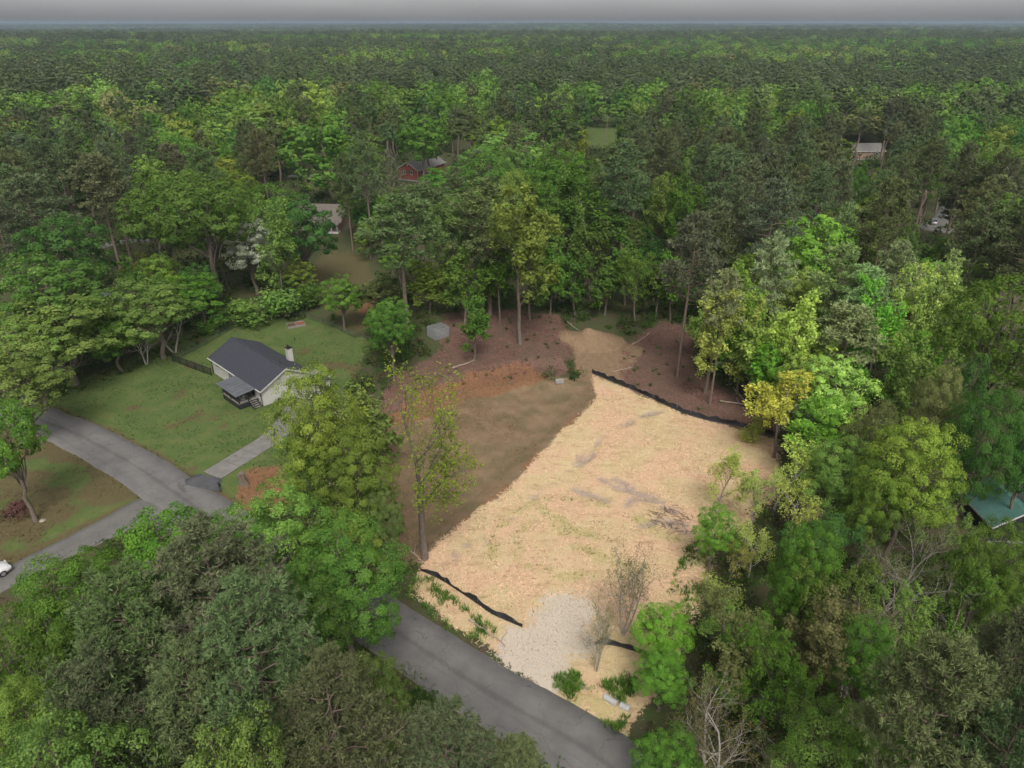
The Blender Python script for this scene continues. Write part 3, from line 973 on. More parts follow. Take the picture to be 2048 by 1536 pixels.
# prototypes: (trunk, crown[, branches]) meshes at nominal height and width
PROTO = {}
def proto(kind, lod, i):
    key = (kind, lod, i)
    if key in PROTO:
        return PROTO[key]
    s = 1000 + i * 37 + {'near': 0, 'mid': 1, 'far': 2}[lod] * 500
    br = None
    if kind in ('broad', 'blossom'):
        H, W = 20.0, 12.0
        if lod == 'near':
            t, c = broad_tree(s, H, W, .16 + .05 * (i % 3), 11 + i % 3, 17, 185, .215, 7)
        elif lod == 'mid':
            t, c = broad_tree(s, H, W, .18 + .06 * (i % 3), 10 + i % 4, 15, 72, .37, 6, conic=.35 * (i % 3 == 1))
        else:
            t, c = broad_tree(s, H, W, .12, 8 + i, 11, 20, .78, 4, limbs=False, fill=.08)
    elif kind == 'pine':
        H, W = 25.0, 8.0
        if lod == 'near':
            t, c = pine_tree(s, H, W, .42 + .05 * i, 46, 78, 15, .34, .055, 8)
        elif lod == 'mid':
            t, c = pine_tree(s, H, W, .44 + .05 * (i % 4), 34, 38, 9, .52, .13, 6)
        else:
            t, c = broad_tree(s, H, W, .46 + .04 * i, 8 + i, 10, 20, .62, 4, limbs=False, fill=.08, conic=.5, gap=.12, bark=PBARK)
    elif kind == 'thin':
        H, W = 18.0, 9.0
        lv = 4 if lod == 'near' else 3
        t, br, c = grow_tree(s, H, W, lv, 1, {'near': 14, 'mid': 24, 'far': 9}[lod], {'near': .26, 'mid': .42, 'far': .8}[lod], .32, .72, 6, BARK, (6, 4, 3, 2), .25, {'near': .55, 'mid': .85, 'far': 1.1}[lod])
    elif kind == 'sparse':
        H, W = 25.0, 8.0
        t, br, c = grow_tree(s + 5, H, W, 4, 1, 3, .24, .42, .8, 8, BARK, (6, 4, 4, 3), .22, .6, wob=.035)
    elif kind == 'wisp':
        H, W = 10.0, 5.5
        t, br, c = grow_tree(s + 9, H, W, 3, 1, 8, .22, .25, .7, 5, TWIG, (7, 5, 3), .3, .5)
    elif kind == 'sapling':
        H, W = 9.0, 4.5
        t, br, c = grow_tree(s, H, W, 3, 1, 16 if lod == 'near' else 14, .26 if lod == 'near' else .36, .3, .8, 5, BARK, (6, 4, 3), .15, .55)
    elif kind == 'bare':
        H, W = 11.0, 8.0
        t, br, c = grow_tree(s, H, W, 4, 2 if i % 2 else 3, 1, .13, .25, .7, 6, TWIG, (6, 5, 4, 3) if lod == 'near' else (5, 4, 3, 2), .3, .3, rk=1.3)
    elif kind == 'cedar':
        H, W = 18.0, 8.0
        t, c = cedar_tree(s, H, W)
    elif kind == 'shrub':
        H, W = 1.0, 1.0
        P, N, tn = shrub_mesh(s)
        rng = np.random.default_rng(s)
        V, F = leaf_quads(P, N, .075, rng)
        c = np_mesh("crown", V, F, FOL, np.clip(tn, .6, 1.4))
        sk = Skel()
        for k in range(4):
            a = k * 1.6
            sk.tube(curve((0, 0, -.05), (.25 * math.cos(a), .25 * math.sin(a), .6), rng, 4), [.03, .02, .015, .01], 4)
        t = sk.mesh("trunk", BARK)
    PROTO[key] = (t, c, br, H, W)
    return PROTO[key]

TINT = {'G': (0.133, 0.243, 0.046), 'L': (0.2, 0.32, 0.077), 'D': (0.085, 0.186, 0.046), 'Y': (0.233, 0.32, 0.058), 'K2': (0.213, 0.224, 0.087), 'P': (0.12, 0.159, 0.067), 'B': (0.128, 0.164, 0.072), 'K': (0.122, 0.151, 0.079), 'W': (0.559, 0.563, 0.422), 'R': (0.191, 0.097, 0.097), 'N': (0.168, 0.173, 0.065), 'LG': (0.225, 0.454, 0.065), 'LL': (0.427, 0.54, 0.13), 'LY': (0.494, 0.497, 0.108), 'LP': (0.247, 0.335, 0.14)}  # LG-LP: crowns lightened for the photo's brightened lot; all greens raised for overcast light
NAMES = {'broad': 'broadleaf_tree', 'pine': 'pine_tree', 'thin': 'spring_tree', 'bare': 'bare_tree', 'cedar': 'cedar_tree', 'sapling': 'young_tree', 'shrub': 'bush', 'blossom': 'blossom_tree', 'sparse': 'spring_tree', 'wisp': 'young_tree'}
GROUPS = {'broad': 'broadleaf trees of the wood', 'pine': 'tall pines of the wood', 'thin': 'thinly leaved spring trees', 'bare': 'bare trees', 'cedar': 'dense cedars', 'sapling': 'young trees at the wood edge', 'shrub': 'bushes', 'blossom': None, 'sparse': None, 'wisp': 'wispy saplings at the lot edge'}
NVAR = {('broad', 'near'): 5, ('broad', 'mid'): 6, ('broad', 'far'): 4, ('pine', 'near'): 4, ('pine', 'mid'): 5, ('pine', 'far'): 4, ('thin', 'near'): 3, ('thin', 'mid'): 4, ('thin', 'far'): 2,
        ('sapling', 'near'): 3, ('sapling', 'mid'): 3, ('bare', 'near'): 4, ('bare', 'mid'): 2, ('cedar', 'mid'): 2, ('shrub', 'near'): 2, ('shrub', 'mid'): 2, ('blossom', 'mid'): 1, ('sparse', 'near'): 1, ('sparse', 'mid'): 1, ('wisp', 'near'): 3, ('wisp', 'mid'): 3}
TREES = """
broad|-13.7|22.3|21.0|6.9|L|light green broadleaf tree in front of the pale gravel entrance, second closest to it
broad|-22.0|22.5|21.0|8.2|L|light green broadleaf tree in front of the pale gravel entrance, farthest from it
pine|23.8|22.7|22.0|5.4|P|dark pine in front of the short black silt fence, farthest from it
pine|21.3|24.4|23.0|6.4|P|dark pine in front of the short black silt fence, closest to it
pine|-9.6|25.6|21.0|7.2|B|blue-green pine in front of the pale gravel entrance, third closest to it
pine|-3.9|25.9|17.0|6.4|B|blue-green pine in front of the pale gravel entrance, second closest to it
pine|-17.0|26.8|20.0|7.2|B|blue-green pine in front of the pale gravel entrance, farthest from it
pine|0.5|26.9|13.0|3.8|B|blue-green pine in front of the pale gravel entrance, closest to it
pine|-22.3|27.0|20.0|7.5|P|dark pine left of the pale gravel entrance, farthest from it
pine|-14.1|27.8|24.0|6.8|P|dark pine in front of the pale gravel entrance
pine|26.6|27.9|22.0|5.0|P|dark pine right of the short black silt fence
broad|20.3|28.9|13.0|7.1|L|light green broadleaf tree in front of the short black silt fence
broad|-30.0|29.1|15.0|6.1|L|light green broadleaf tree in front of the white parked car
broad|26.2|29.3|12.0|5.6|G|mid-green broadleaf tree right of the short black silt fence, third closest to it
pine|-21.5|29.9|22.0|8.7|B|blue-green pine left of the pale gravel entrance
bare|17.1|30.7|11.0|7.1|N|grey bare-branched tree in front of the short black silt fence, farthest from it
broad|10.5|31.5|8.0|4.7|G|mid-green broadleaf tree in front of the short black silt fence
pine|-18.1|32.3|24.0|8.7|P|dark pine left of the pale gravel entrance, closest to it
bare|14.2|32.4|11.0|7.7|N|grey bare-branched tree in front of the short black silt fence, second closest to it
broad|-9.2|33.4|13.0|5.0|L|light green broadleaf tree in front of the pale gravel entrance, closest to it
broad|-33.7|35.6|15.0|7.9|G|mid-green broadleaf tree in front of the white parked car, second closest to it
broad|-15.5|35.9|14.0|5.9|G|mid-green broadleaf tree left of the pale gravel entrance, farthest from it
thin|19.0|36.9|12.0|5.4|G|mid-green thinly leaved tree right of the short black silt fence, second closest to it
thin|16.0|37.3|9.0|4.5|G|mid-green thinly leaved tree right of the short black silt fence, closest to it
broad|26.3|37.4|12.0|5.5|G|mid-green broadleaf tree right of the short black silt fence, second closest to it
broad|-15.4|38.2|16.0|7.9|G|mid-green broadleaf tree left of the pale gravel entrance, second closest to it
thin|17.4|38.6|12.0|6.7|K2|brownish thinly leaved tree right of the short black silt fence, closest to it
thin|22.6|39.3|13.0|6.3|K2|brownish thinly leaved tree right of the short black silt fence, farthest from it
broad|11.9|39.5|6.5|4.7|LG|bright green broadleaf tree in front of the short black silt fence
broad|-32.0|39.5|16.0|9.9|G|mid-green broadleaf tree in front of the white parked car, closest to it
bare|27.5|40.9|12.0|6.2|N|grey bare-branched tree right of the short black silt fence, closest to it
thin|25.8|41.5|14.0|5.8|G|mid-green thinly leaved tree right of the short black silt fence, third closest to it
broad|-25.3|41.6|18.0|11.2|G|mid-green broadleaf tree in front of the white parked car, farthest from it
thin|31.3|41.9|11.0|5.1|L|light green thinly leaved tree right of the short black silt fence, farthest from it
broad|-13.4|42.2|17.0|9.5|G|mid-green broadleaf tree left of the pale gravel entrance, closest to it
thin|19.8|42.8|8.1|9.0|L|light green thinly leaved tree right of the short black silt fence, closest to it
broad|12.6|43.0|8.0|5.3|LG|bright green broadleaf tree right of the short black silt fence
thin|36.5|43.1|13.0|4.4|G|mid-green thinly leaved tree right of the short black silt fence, farthest from it
bare|7.3|43.4|9.0|3.3|N|grey bare-branched tree in front of the short black silt fence, closest to it
broad|43.2|44.0|13.1|8.8|L|light green broadleaf tree in front of the green metal roofs, farthest from it
broad|23.9|44.4|16.0|5.6|G|mid-green broadleaf tree right of the short black silt fence, closest to it
broad|38.3|44.4|16.0|6.0|G|mid-green broadleaf tree right of the short black silt fence, farthest from it
broad|-19.1|46.3|17.0|10.2|L|light green broadleaf tree left of the pale gravel entrance, farthest from it
bare|32.4|47.5|13.0|9.3|N|grey bare-branched tree right of the short black silt fence, second closest to it
bare|10.2|47.6|11.0|5.6|N|grey bare-branched tree behind the short black silt fence
broad|-15.6|50.0|12.1|8.4|Y|yellow-green broadleaf tree left of the pale gravel entrance, closest to it
shrub|20.2|51.5|3.0|4.3|LL|pale lime bush right of the short black silt fence
thin|29.9|52.8|11.1|7.1|D|deep green thinly leaved tree right of the short black silt fence
wisp|21.5|53.9|5.0|2.9|LY|pale yellow wispy sapling behind the short black silt fence
wisp|23.6|54.5|7.0|3.9|LL|pale lime wispy sapling right of the short black silt fence
broad|-12.9|55.0|12.0|5.2|L|light green broadleaf tree left of the pale gravel entrance, closest to it
broad|34.7|55.0|14.0|6.1|Y|yellow-green broadleaf tree in front of the green metal roofs, farthest from it
broad|37.5|55.7|18.0|9.3|Y|yellow-green broadleaf tree in front of the green metal roofs, closest to it
broad|20.1|55.7|8.5|4.6|LG|bright green broadleaf tree behind the short black silt fence
broad|-15.4|56.4|17.0|8.0|Y|yellow-green broadleaf tree left of the pale gravel entrance, farthest from it
thin|42.0|57.3|9.5|5.5|L|light green thinly leaved tree in front of the green metal roofs
sparse|-9.1|57.8|24.8|9.2|Y|yellow-green tall forked sparse-leaved tree left of the pale gravel entrance
bare|30.4|58.0|7.0|4.6|N|grey bare-branched tree right of the short black silt fence, farthest from it
wisp|29.2|59.2|9.0|4.6|LL|pale lime wispy sapling behind the short black silt fence, farthest from it
broad|-18.4|59.6|22.0|9.6|Y|yellow-green broadleaf tree in front of the tree stump
broad|-20.2|59.7|15.0|6.4|L|light green broadleaf tree in front of the tree stump
broad|46.2|59.9|20.0|7.3|D|deep green broadleaf tree in front of the green metal roofs, farthest from it
broad|34.3|61.3|12.2|8.5|L|light green broadleaf tree in front of the green metal roofs, closest to it
broad|53.2|61.5|18.0|6.0|D|deep green broadleaf tree in front of the green metal roofs, closest to it
wisp|26.3|62.5|9.0|4.0|LL|pale lime wispy sapling behind the short black silt fence, closest to it
broad|-53.5|64.1|16.0|7.8|G|mid-green broadleaf tree behind the white parked car
broad|37.7|64.1|16.0|5.7|K2|brownish broadleaf tree in front of the green metal roofs, farthest from it
broad|44.6|65.1|19.0|5.7|K2|brownish broadleaf tree in front of the green metal roofs, closest to it
shrub|-56.8|65.1|1.4|4.0|R|pink bush behind the white parked car
wisp|29.6|65.2|10.0|6.5|LL|pale lime wispy sapling in front of the long black silt fence, farthest from it
bare|35.0|65.7|10.0|6.0|N|grey bare-branched tree in front of the green metal roofs
wisp|23.3|65.7|10.0|4.4|LL|pale lime wispy sapling in front of the long black silt fence, closest to it
bare|33.8|68.1|6.9|3.4|N|grey bare-branched tree in front of the long black silt fence
broad|49.8|69.2|20.0|5.4|D|deep green broadleaf tree left of the green metal roofs
thin|36.5|70.8|9.0|7.7|LG|bright green thinly leaved tree in front of the long black silt fence
thin|42.3|72.4|10.0|5.9|LL|pale lime thinly leaved tree left of the green metal roofs, closest to it
thin|48.3|74.1|17.5|7.4|L|light green thinly leaved tree left of the green metal roofs
sapling|-18.9|74.5|10.6|7.6|L|light green slender young tree right of the tree stump
broad|37.9|74.5|11.3|8.1|LG|bright green broadleaf tree right of the long black silt fence, farthest from it
pine|35.9|76.7|9.0|4.9|LP|pale grey-green pine right of the long black silt fence, closest to it
broad|51.4|76.9|10.9|6.3|Y|yellow-green broadleaf tree left of the green metal roofs
thin|33.8|77.4|12.0|8.0|LY|pale yellow thinly leaved tree right of the long black silt fence
broad|40.1|77.9|15.0|9.2|LL|pale lime broadleaf tree right of the long black silt fence, farthest from it
broad|59.3|79.5|23.6|13.2|G|mid-green broadleaf tree behind the green metal roofs, closest to it
broad|-62.7|80.9|15.0|11.3|L|light green broadleaf tree left of the bend of the road
shrub|32.0|81.6|3.1|4.0|LY|pale yellow bush right of the long black silt fence
broad|37.5|83.0|12.6|6.0|LL|pale lime broadleaf tree right of the long black silt fence, closest to it
thin|51.5|84.3|16.0|6.5|LG|bright green thinly leaved tree left of the green metal roofs, closest to it
pine|44.1|86.2|17.0|9.2|LP|pale grey-green pine right of the long black silt fence, second closest to it
pine|55.6|86.9|24.0|5.1|LP|pale grey-green pine behind the green metal roofs
thin|38.0|87.0|20.0|8.5|LL|pale lime thinly leaved tree right of the long black silt fence, closest to it
broad|35.6|87.3|14.0|6.0|LG|bright green broadleaf tree right of the long black silt fence, closest to it
thin|53.1|87.8|22.0|6.5|LL|pale lime thinly leaved tree left of the green metal roofs, farthest from it
sapling|36.9|88.4|10.9|6.2|LG|bright green slender young tree right of the long black silt fence
thin|41.1|88.4|15.0|7.4|LL|pale lime thinly leaved tree right of the long black silt fence, second closest to it
thin|50.1|88.6|20.0|6.6|LG|bright green thinly leaved tree left of the green metal roofs, farthest from it
thin|59.3|90.4|14.0|6.7|LL|pale lime thinly leaved tree behind the green metal roofs
broad|-68.2|90.8|14.0|11.8|L|light green broadleaf tree behind the bend of the road, closest to it
pine|29.1|91.7|20.1|5.5|LP|pale grey-green pine behind the long black silt fence, closest to it
sapling|35.4|92.9|12.8|6.4|LL|pale lime slender young tree right of the long black silt fence
broad|64.5|93.5|16.0|5.6|LG|bright green broadleaf tree behind the green metal roofs, closest to it
pine|49.5|93.8|20.0|8.4|LP|pale grey-green pine right of the long black silt fence, fourth closest to it
thin|34.0|94.9|20.0|7.7|LG|bright green thinly leaved tree behind the long black silt fence
thin|29.2|95.2|18.0|9.2|LL|pale lime thinly leaved tree behind the long black silt fence
broad|-18.0|96.9|13.1|6.6|G|mid-green broadleaf tree in front of the wire kennel
sapling|33.7|97.8|12.4|5.9|LG|bright green slender young tree behind the long black silt fence
pine|47.0|97.9|22.0|7.9|LP|pale grey-green pine right of the long black silt fence, third closest to it
pine|54.8|97.9|22.0|6.5|LP|pale grey-green pine right of the long black silt fence, farthest from it
broad|-67.8|98.2|15.0|19.2|L|light green broadleaf tree behind the bend of the road, farthest from it
broad|37.6|99.5|9.1|6.5|LL|pale lime broadleaf tree behind the long black silt fence, closest to it
bare|-69.0|99.6|7.0|6.9|N|grey bare-branched tree behind the bend of the road, closest to it
pine|26.1|100.4|25.7|8.7|K|brown-tinged pine behind the long black silt fence, closest to it
broad|49.5|102.3|11.1|8.5|LG|bright green broadleaf tree behind the long black silt fence, closest to it
broad|-62.9|102.9|9.0|9.4|G|mid-green broadleaf tree behind the bend of the road, closest to it
pine|39.2|103.1|22.0|6.8|LP|pale grey-green pine behind the long black silt fence, farthest from it
thin|57.3|103.1|9.7|6.5|LL|pale lime thinly leaved tree right of the long black silt fence, farthest from it
pine|77.6|103.9|25.7|8.2|P|dark pine behind the green metal roofs, closest to it
sapling|-6.0|104.0|11.6|4.7|G|mid-green slender young tree in front of the wire kennel
broad|61.9|104.1|18.9|10.1|LL|pale lime broadleaf tree behind the green metal roofs, closest to it
broad|68.9|105.0|13.7|8.8|LL|pale lime broadleaf tree behind the green metal roofs, second closest to it
bare|-60.0|105.3|8.0|7.2|N|grey bare-branched tree behind the bend of the road, farthest from it
broad|-71.6|105.4|20.0|18.5|G|mid-green broadleaf tree behind the bend of the road, farthest from it
broad|45.6|105.5|16.7|10.2|LL|pale lime broadleaf tree behind the long black silt fence, farthest from it
broad|-19.2|106.0|10.5|7.7|L|light green broadleaf tree in front of the wire kennel
broad|-67.0|106.2|12.0|10.3|G|mid-green broadleaf tree behind the bend of the road, second closest to it
sapling|31.2|106.9|10.6|5.6|LL|pale lime slender young tree behind the long black silt fence
broad|-58.2|107.8|14.0|15.2|L|light green broadleaf tree behind the dark-roofed white house
bare|-57.2|109.8|8.0|9.1|N|grey bare-branched tree left of the raised garden bed
broad|38.6|110.5|9.2|6.6|LL|pale lime broadleaf tree behind the long black silt fence, second closest to it
thin|1.4|111.0|26.6|12.6|Y|yellow-green thinly leaved tree left of the heap of bare earth
pine|80.9|111.5|25.0|8.8|P|dark pine behind the green metal roofs, farthest from it
pine|41.3|112.6|27.9|8.3|K|brown-tinged pine behind the long black silt fence, farthest from it
sapling|-22.9|113.1|4.7|5.1|G|mid-green slender young tree left of the wire kennel
pine|60.0|113.3|27.6|7.4|P|dark pine behind the long black silt fence
pine|75.9|113.4|25.1|7.8|B|blue-green pine behind the green metal roofs, closest to it
broad|70.1|113.5|16.1|9.1|LG|bright green broadleaf tree behind the green metal roofs, second closest to it
thin|44.5|115.4|13.1|7.2|LL|pale lime thinly leaved tree right of the heap of bare earth
pine|33.9|115.9|23.2|7.6|P|dark pine right of the heap of bare earth, closest to it
broad|79.1|116.3|13.8|8.8|LG|bright green broadleaf tree behind the green metal roofs, farthest from it
broad|50.3|116.4|24.0|14.9|LG|bright green broadleaf tree behind the long black silt fence, farthest from it
broad|85.1|117.7|25.5|14.9|G|mid-green broadleaf tree behind the green metal roofs, second closest to it
broad|47.4|117.7|20.0|10.2|LG|bright green broadleaf tree right of the heap of bare earth
pine|-18.8|118.0|22.9|13.9|P|dark pine left of the wire kennel
thin|-64.2|118.2|11.9|6.8|G|mid-green thinly leaved tree left of the white-blossomed tree
pine|37.9|118.3|26.1|7.4|P|dark pine right of the heap of bare earth, second closest to it
shrub|-53.9|118.6|4.0|6.3|G|mid-green bush left of the raised garden bed
broad|-77.5|119.1|22.0|15.3|D|deep green broadleaf tree left of the white-blossomed tree, farthest from it
broad|-30.4|119.8|10.9|8.1|G|mid-green broadleaf tree right of the raised garden bed
sapling|-8.6|119.8|13.2|7.9|G|mid-green slender young tree right of the wire kennel, closest to it
pine|79.1|120.0|26.4|7.4|B|blue-green pine behind the green metal roofs, farthest from it
broad|-56.4|120.5|11.0|10.7|G|mid-green broadleaf tree left of the raised garden bed
sapling|-2.2|121.0|14.6|7.1|G|mid-green slender young tree right of the wire kennel, farthest from it
broad|-61.1|121.0|10.0|8.0|Y|yellow-green broadleaf tree left of the white-blossomed tree, farthest from it
broad|69.7|121.3|16.0|4.6|G|mid-green broadleaf tree behind the long black silt fence, closest to it
broad|35.1|121.6|12.1|8.2|L|light green broadleaf tree right of the heap of bare earth
pine|57.5|121.9|22.3|5.6|LP|pale grey-green pine right of the heap of bare earth
thin|22.8|122.2|14.2|6.2|G|mid-green thinly leaved tree right of the heap of bare earth
sapling|3.3|122.2|14.2|7.1|G|mid-green slender young tree left of the heap of bare earth
shrub|-47.6|122.3|6.0|10.0|L|light green bush left of the raised garden bed
pine|-90.6|124.2|23.9|6.8|K|brown-tinged pine left of the white-blossomed tree, third closest to it
pine|-4.1|124.2|24.7|13.1|P|dark pine right of the wire kennel
sapling|-24.9|124.7|7.9|8.3|K2|brownish slender young tree behind the wire kennel
sapling|7.2|124.7|11.7|6.4|G|mid-green slender young tree behind the heap of bare earth, second closest to it
sapling|-15.4|124.7|9.8|8.3|Y|yellow-green slender young tree behind the wire kennel
sapling|26.9|124.7|11.7|6.4|G|mid-green slender young tree right of the heap of bare earth, closest to it
sapling|29.8|124.7|13.5|6.4|G|mid-green slender young tree right of the heap of bare earth, second closest to it
broad|63.3|125.7|25.3|14.8|G|mid-green broadleaf tree right of the heap of bare earth
pine|41.4|125.8|27.9|8.8|P|dark pine right of the heap of bare earth, third closest to it
sapling|12.0|126.0|12.2|6.4|G|mid-green slender young tree behind the heap of bare earth, closest to it
broad|-57.8|126.2|10.2|6.2|D|deep green broadleaf tree in front of the white-blossomed tree
pine|85.2|126.3|25.9|8.4|K|brown-tinged pine behind the green metal roofs
shrub|-43.4|126.4|6.0|11.3|L|light green bush behind the raised garden bed
broad|78.7|126.9|16.4|4.8|G|mid-green broadleaf tree behind the green metal roofs, farthest from it
sapling|17.8|127.3|11.8|6.5|G|mid-green slender young tree behind the heap of bare earth, third closest to it
broad|72.4|127.4|18.5|4.7|G|mid-green broadleaf tree behind the long black silt fence, farthest from it
broad|-59.6|128.6|10.4|7.2|D|deep green broadleaf tree left of the white-blossomed tree, closest to it
broad|-11.2|129.6|22.0|9.6|L|light green broadleaf tree behind the wire kennel, closest to it
thin|-72.6|130.7|10.3|6.1|L|light green thinly leaved tree left of the white-blossomed tree
shrub|-40.3|130.8|6.0|7.7|G|mid-green bush behind the raised garden bed
pine|50.6|131.4|24.3|6.8|P|dark pine right of the heap of bare earth, fourth closest to it
thin|-45.1|131.6|21.6|8.2|L|light green thinly leaved tree in front of the white-blossomed tree
pine|-89.1|131.9|25.0|12.9|K|brown-tinged pine left of the white-blossomed tree, second closest to it
sapling|22.4|132.7|14.1|7.6|G|mid-green slender young tree behind the heap of bare earth, fourth closest to it
sapling|84.0|132.9|12.5|7.1|G|mid-green slender young tree behind the green metal roofs
broad|-68.5|132.9|11.3|8.2|Y|yellow-green broadleaf tree left of the white-blossomed tree, closest to it
broad|-58.5|134.1|26.3|20.5|G|mid-green broadleaf tree left of the white-blossomed tree, closest to it
broad|90.5|134.1|9.7|7.1|LL|pale lime broadleaf tree behind the green metal roofs, farthest from it
broad|-41.9|134.4|9.1|7.8|Y|yellow-green broadleaf tree right of the white-blossomed tree
broad|44.9|134.8|12.0|6.5|Y|yellow-green broadleaf tree right of the heap of bare earth, farthest from it
sapling|15.8|135.5|15.3|7.8|G|mid-green slender young tree behind the heap of bare earth, fifth closest to it
sapling|8.7|135.5|16.2|7.7|G|mid-green slender young tree behind the heap of bare earth, farthest from it
sapling|-46.9|135.5|8.3|6.9|G|mid-green slender young tree in front of the white-blossomed tree
pine|58.7|136.6|25.7|7.4|P|dark pine right of the heap of bare earth, fifth closest to it
broad|-7.0|137.1|23.0|9.6|L|light green broadleaf tree behind the wire kennel, second closest to it
pine|94.8|137.2|26.6|7.3|K|brown-tinged pine in front of the parked cars, farthest from it
broad|42.6|137.5|15.0|10.8|Y|yellow-green broadleaf tree right of the heap of bare earth, closest to it
sapling|82.5|138.2|10.3|6.4|G|mid-green slender young tree right of the heap of bare earth, farthest from it
pine|-17.2|138.2|22.0|11.6|P|dark pine behind the wire kennel, closest to it
thin|-75.1|138.5|8.1|8.2|Y|yellow-green thinly leaved tree left of the white-blossomed tree
blossom|-52.5|139.1|16.3|12.4|W|white-blossomed tree at the edge of the wood behind the lawn
pine|-97.9|140.0|25.3|8.9|P|dark pine left of the white-blossomed tree, closest to it
broad|-42.4|140.5|21.0|14.8|D|deep green broadleaf tree right of the white-blossomed tree
broad|-23.2|141.1|11.4|7.8|L|light green broadleaf tree right of the raised garden bed
pine|64.1|141.1|25.7|6.4|K|brown-tinged pine right of the heap of bare earth
broad|-59.8|142.7|10.8|6.7|L|light green broadleaf tree behind the white-blossomed tree, closest to it
broad|-70.6|142.8|24.0|18.9|G|mid-green broadleaf tree left of the white-blossomed tree, farthest from it
thin|9.4|142.8|24.0|10.9|L|light green thinly leaved tree behind the heap of bare earth, closest to it
broad|93.0|143.0|10.4|7.1|Y|yellow-green broadleaf tree in front of the parked cars
pine|74.2|144.2|23.3|7.6|P|dark pine right of the heap of bare earth, farthest from it
pine|97.3|145.0|27.4|7.0|P|dark pine in front of the parked cars, sixth closest to it
thin|15.6|145.4|24.0|16.2|G|mid-green thinly leaved tree behind the heap of bare earth, closest to it
pine|57.5|145.9|24.4|7.2|P|dark pine right of the heap of bare earth, sixth closest to it
broad|-2.4|145.9|18.0|15.3|L|light green broadleaf tree behind the wire kennel, farthest from it
pine|-84.1|147.1|26.0|10.7|K|brown-tinged pine left of the white-blossomed tree, closest to it
broad|8.4|147.7|8.6|8.3|D|deep green broadleaf tree behind the heap of bare earth
pine|23.2|148.0|28.2|10.2|P|dark pine behind the heap of bare earth, closest to it
thin|-56.4|149.0|18.1|9.7|L|light green thinly leaved tree behind the white-blossomed tree
pine|43.5|149.0|27.2|8.8|B|blue-green pine behind the heap of bare earth, closest to it
thin|30.5|149.2|10.7|6.3|D|deep green thinly leaved tree behind the heap of bare earth
pine|-92.4|149.4|26.0|12.4|K|brown-tinged pine left of the white-blossomed tree, farthest from it
thin|37.1|149.5|20.6|9.3|G|mid-green thinly leaved tree behind the heap of bare earth, second closest to it
pine|-101.5|149.5|27.1|8.1|P|dark pine left of the white-blossomed tree, farthest from it
pine|98.3|150.6|23.9|8.2|P|dark pine in front of the parked cars, fourth closest to it
pine|93.4|150.6|27.5|6.9|K|brown-tinged pine in front of the parked cars, second closest to it
broad|-26.4|151.7|17.6|7.5|G|mid-green broadleaf tree right of the white-blossomed tree
pine|55.5|151.9|27.1|6.9|B|blue-green pine behind the heap of bare earth, second closest to it
broad|18.0|153.4|10.8|7.9|L|light green broadleaf tree behind the heap of bare earth, closest to it
broad|0.3|153.7|23.0|10.9|L|light green broadleaf tree behind the heap of bare earth, second closest to it
pine|-85.4|154.4|27.1|8.5|K|brown-tinged pine behind the white-blossomed tree, closest to it
pine|83.1|154.6|25.1|7.1|P|dark pine in front of the parked cars, fifth closest to it
pine|98.5|155.2|22.2|8.8|P|dark pine in front of the parked cars, third closest to it
pine|-12.7|156.0|22.0|7.6|P|dark pine behind the wire kennel, farthest from it
pine|62.9|156.9|26.9|7.8|B|blue-green pine behind the heap of bare earth, third closest to it
pine|55.8|157.1|25.4|7.3|K|brown-tinged pine behind the heap of bare earth, farthest from it
broad|7.5|157.2|25.3|14.2|G|mid-green broadleaf tree behind the heap of bare earth, closest to it
broad|26.9|157.4|11.0|7.3|L|light green broadleaf tree behind the heap of bare earth, third closest to it
thin|32.9|157.7|20.7|8.5|L|light green thinly leaved tree behind the heap of bare earth, second closest to it
pine|41.4|157.9|27.4|6.3|K|brown-tinged pine behind the heap of bare earth, closest to it
pine|-67.1|158.1|25.4|8.1|P|dark pine behind the white-blossomed tree, closest to it
broad|-54.5|161.1|18.0|15.7|G|mid-green broadleaf tree behind the white-blossomed tree
thin|36.7|161.1|11.3|6.3|L|light green thinly leaved tree behind the heap of bare earth, third closest to it
pine|23.5|161.3|27.0|12.1|P|dark pine behind the heap of bare earth, second closest to it
pine|63.0|161.6|28.0|6.6|B|blue-green pine behind the heap of bare earth, farthest from it
pine|54.6|162.2|23.4|8.2|P|dark pine behind the heap of bare earth, fourth closest to it
broad|-82.0|162.3|25.7|11.6|L|light green broadleaf tree behind the white-blossomed tree, farthest from it
broad|-5.1|163.1|24.6|14.1|G|mid-green broadleaf tree behind the wire kennel
thin|-33.6|163.8|10.9|7.7|L|light green thinly leaved tree right of the white-blossomed tree
pine|50.4|164.2|23.6|8.8|P|dark pine behind the heap of bare earth, third closest to it
pine|70.4|164.6|25.9|8.6|B|blue-green pine in front of the parked cars, farthest from it
broad|34.8|164.7|11.7|6.3|L|light green broadleaf tree behind the heap of bare earth, fourth closest to it
thin|13.3|164.8|19.5|9.3|G|mid-green thinly leaved tree behind the heap of bare earth, third closest to it
pine|87.3|167.0|22.2|6.5|B|blue-green pine in front of the parked cars, third closest to it
pine|-86.5|167.4|27.4|6.1|K|brown-tinged pine behind the white-blossomed tree, farthest from it
broad|-73.5|168.2|22.4|12.6|L|light green broadleaf tree left of the brown-roofed house, second closest to it
broad|17.1|168.2|9.4|8.2|G|mid-green broadleaf tree behind the heap of bare earth, second closest to it
pine|-33.9|168.6|27.2|8.2|P|dark pine in front of the brown-roofed house, farthest from it
broad|-64.4|169.0|21.0|11.5|Y|yellow-green broadleaf tree left of the brown-roofed house, second closest to it
pine|34.8|169.1|27.6|8.1|K|brown-tinged pine behind the heap of bare earth, second closest to it
pine|-108.3|169.8|25.5|7.7|P|dark pine behind the white-blossomed tree, farthest from it
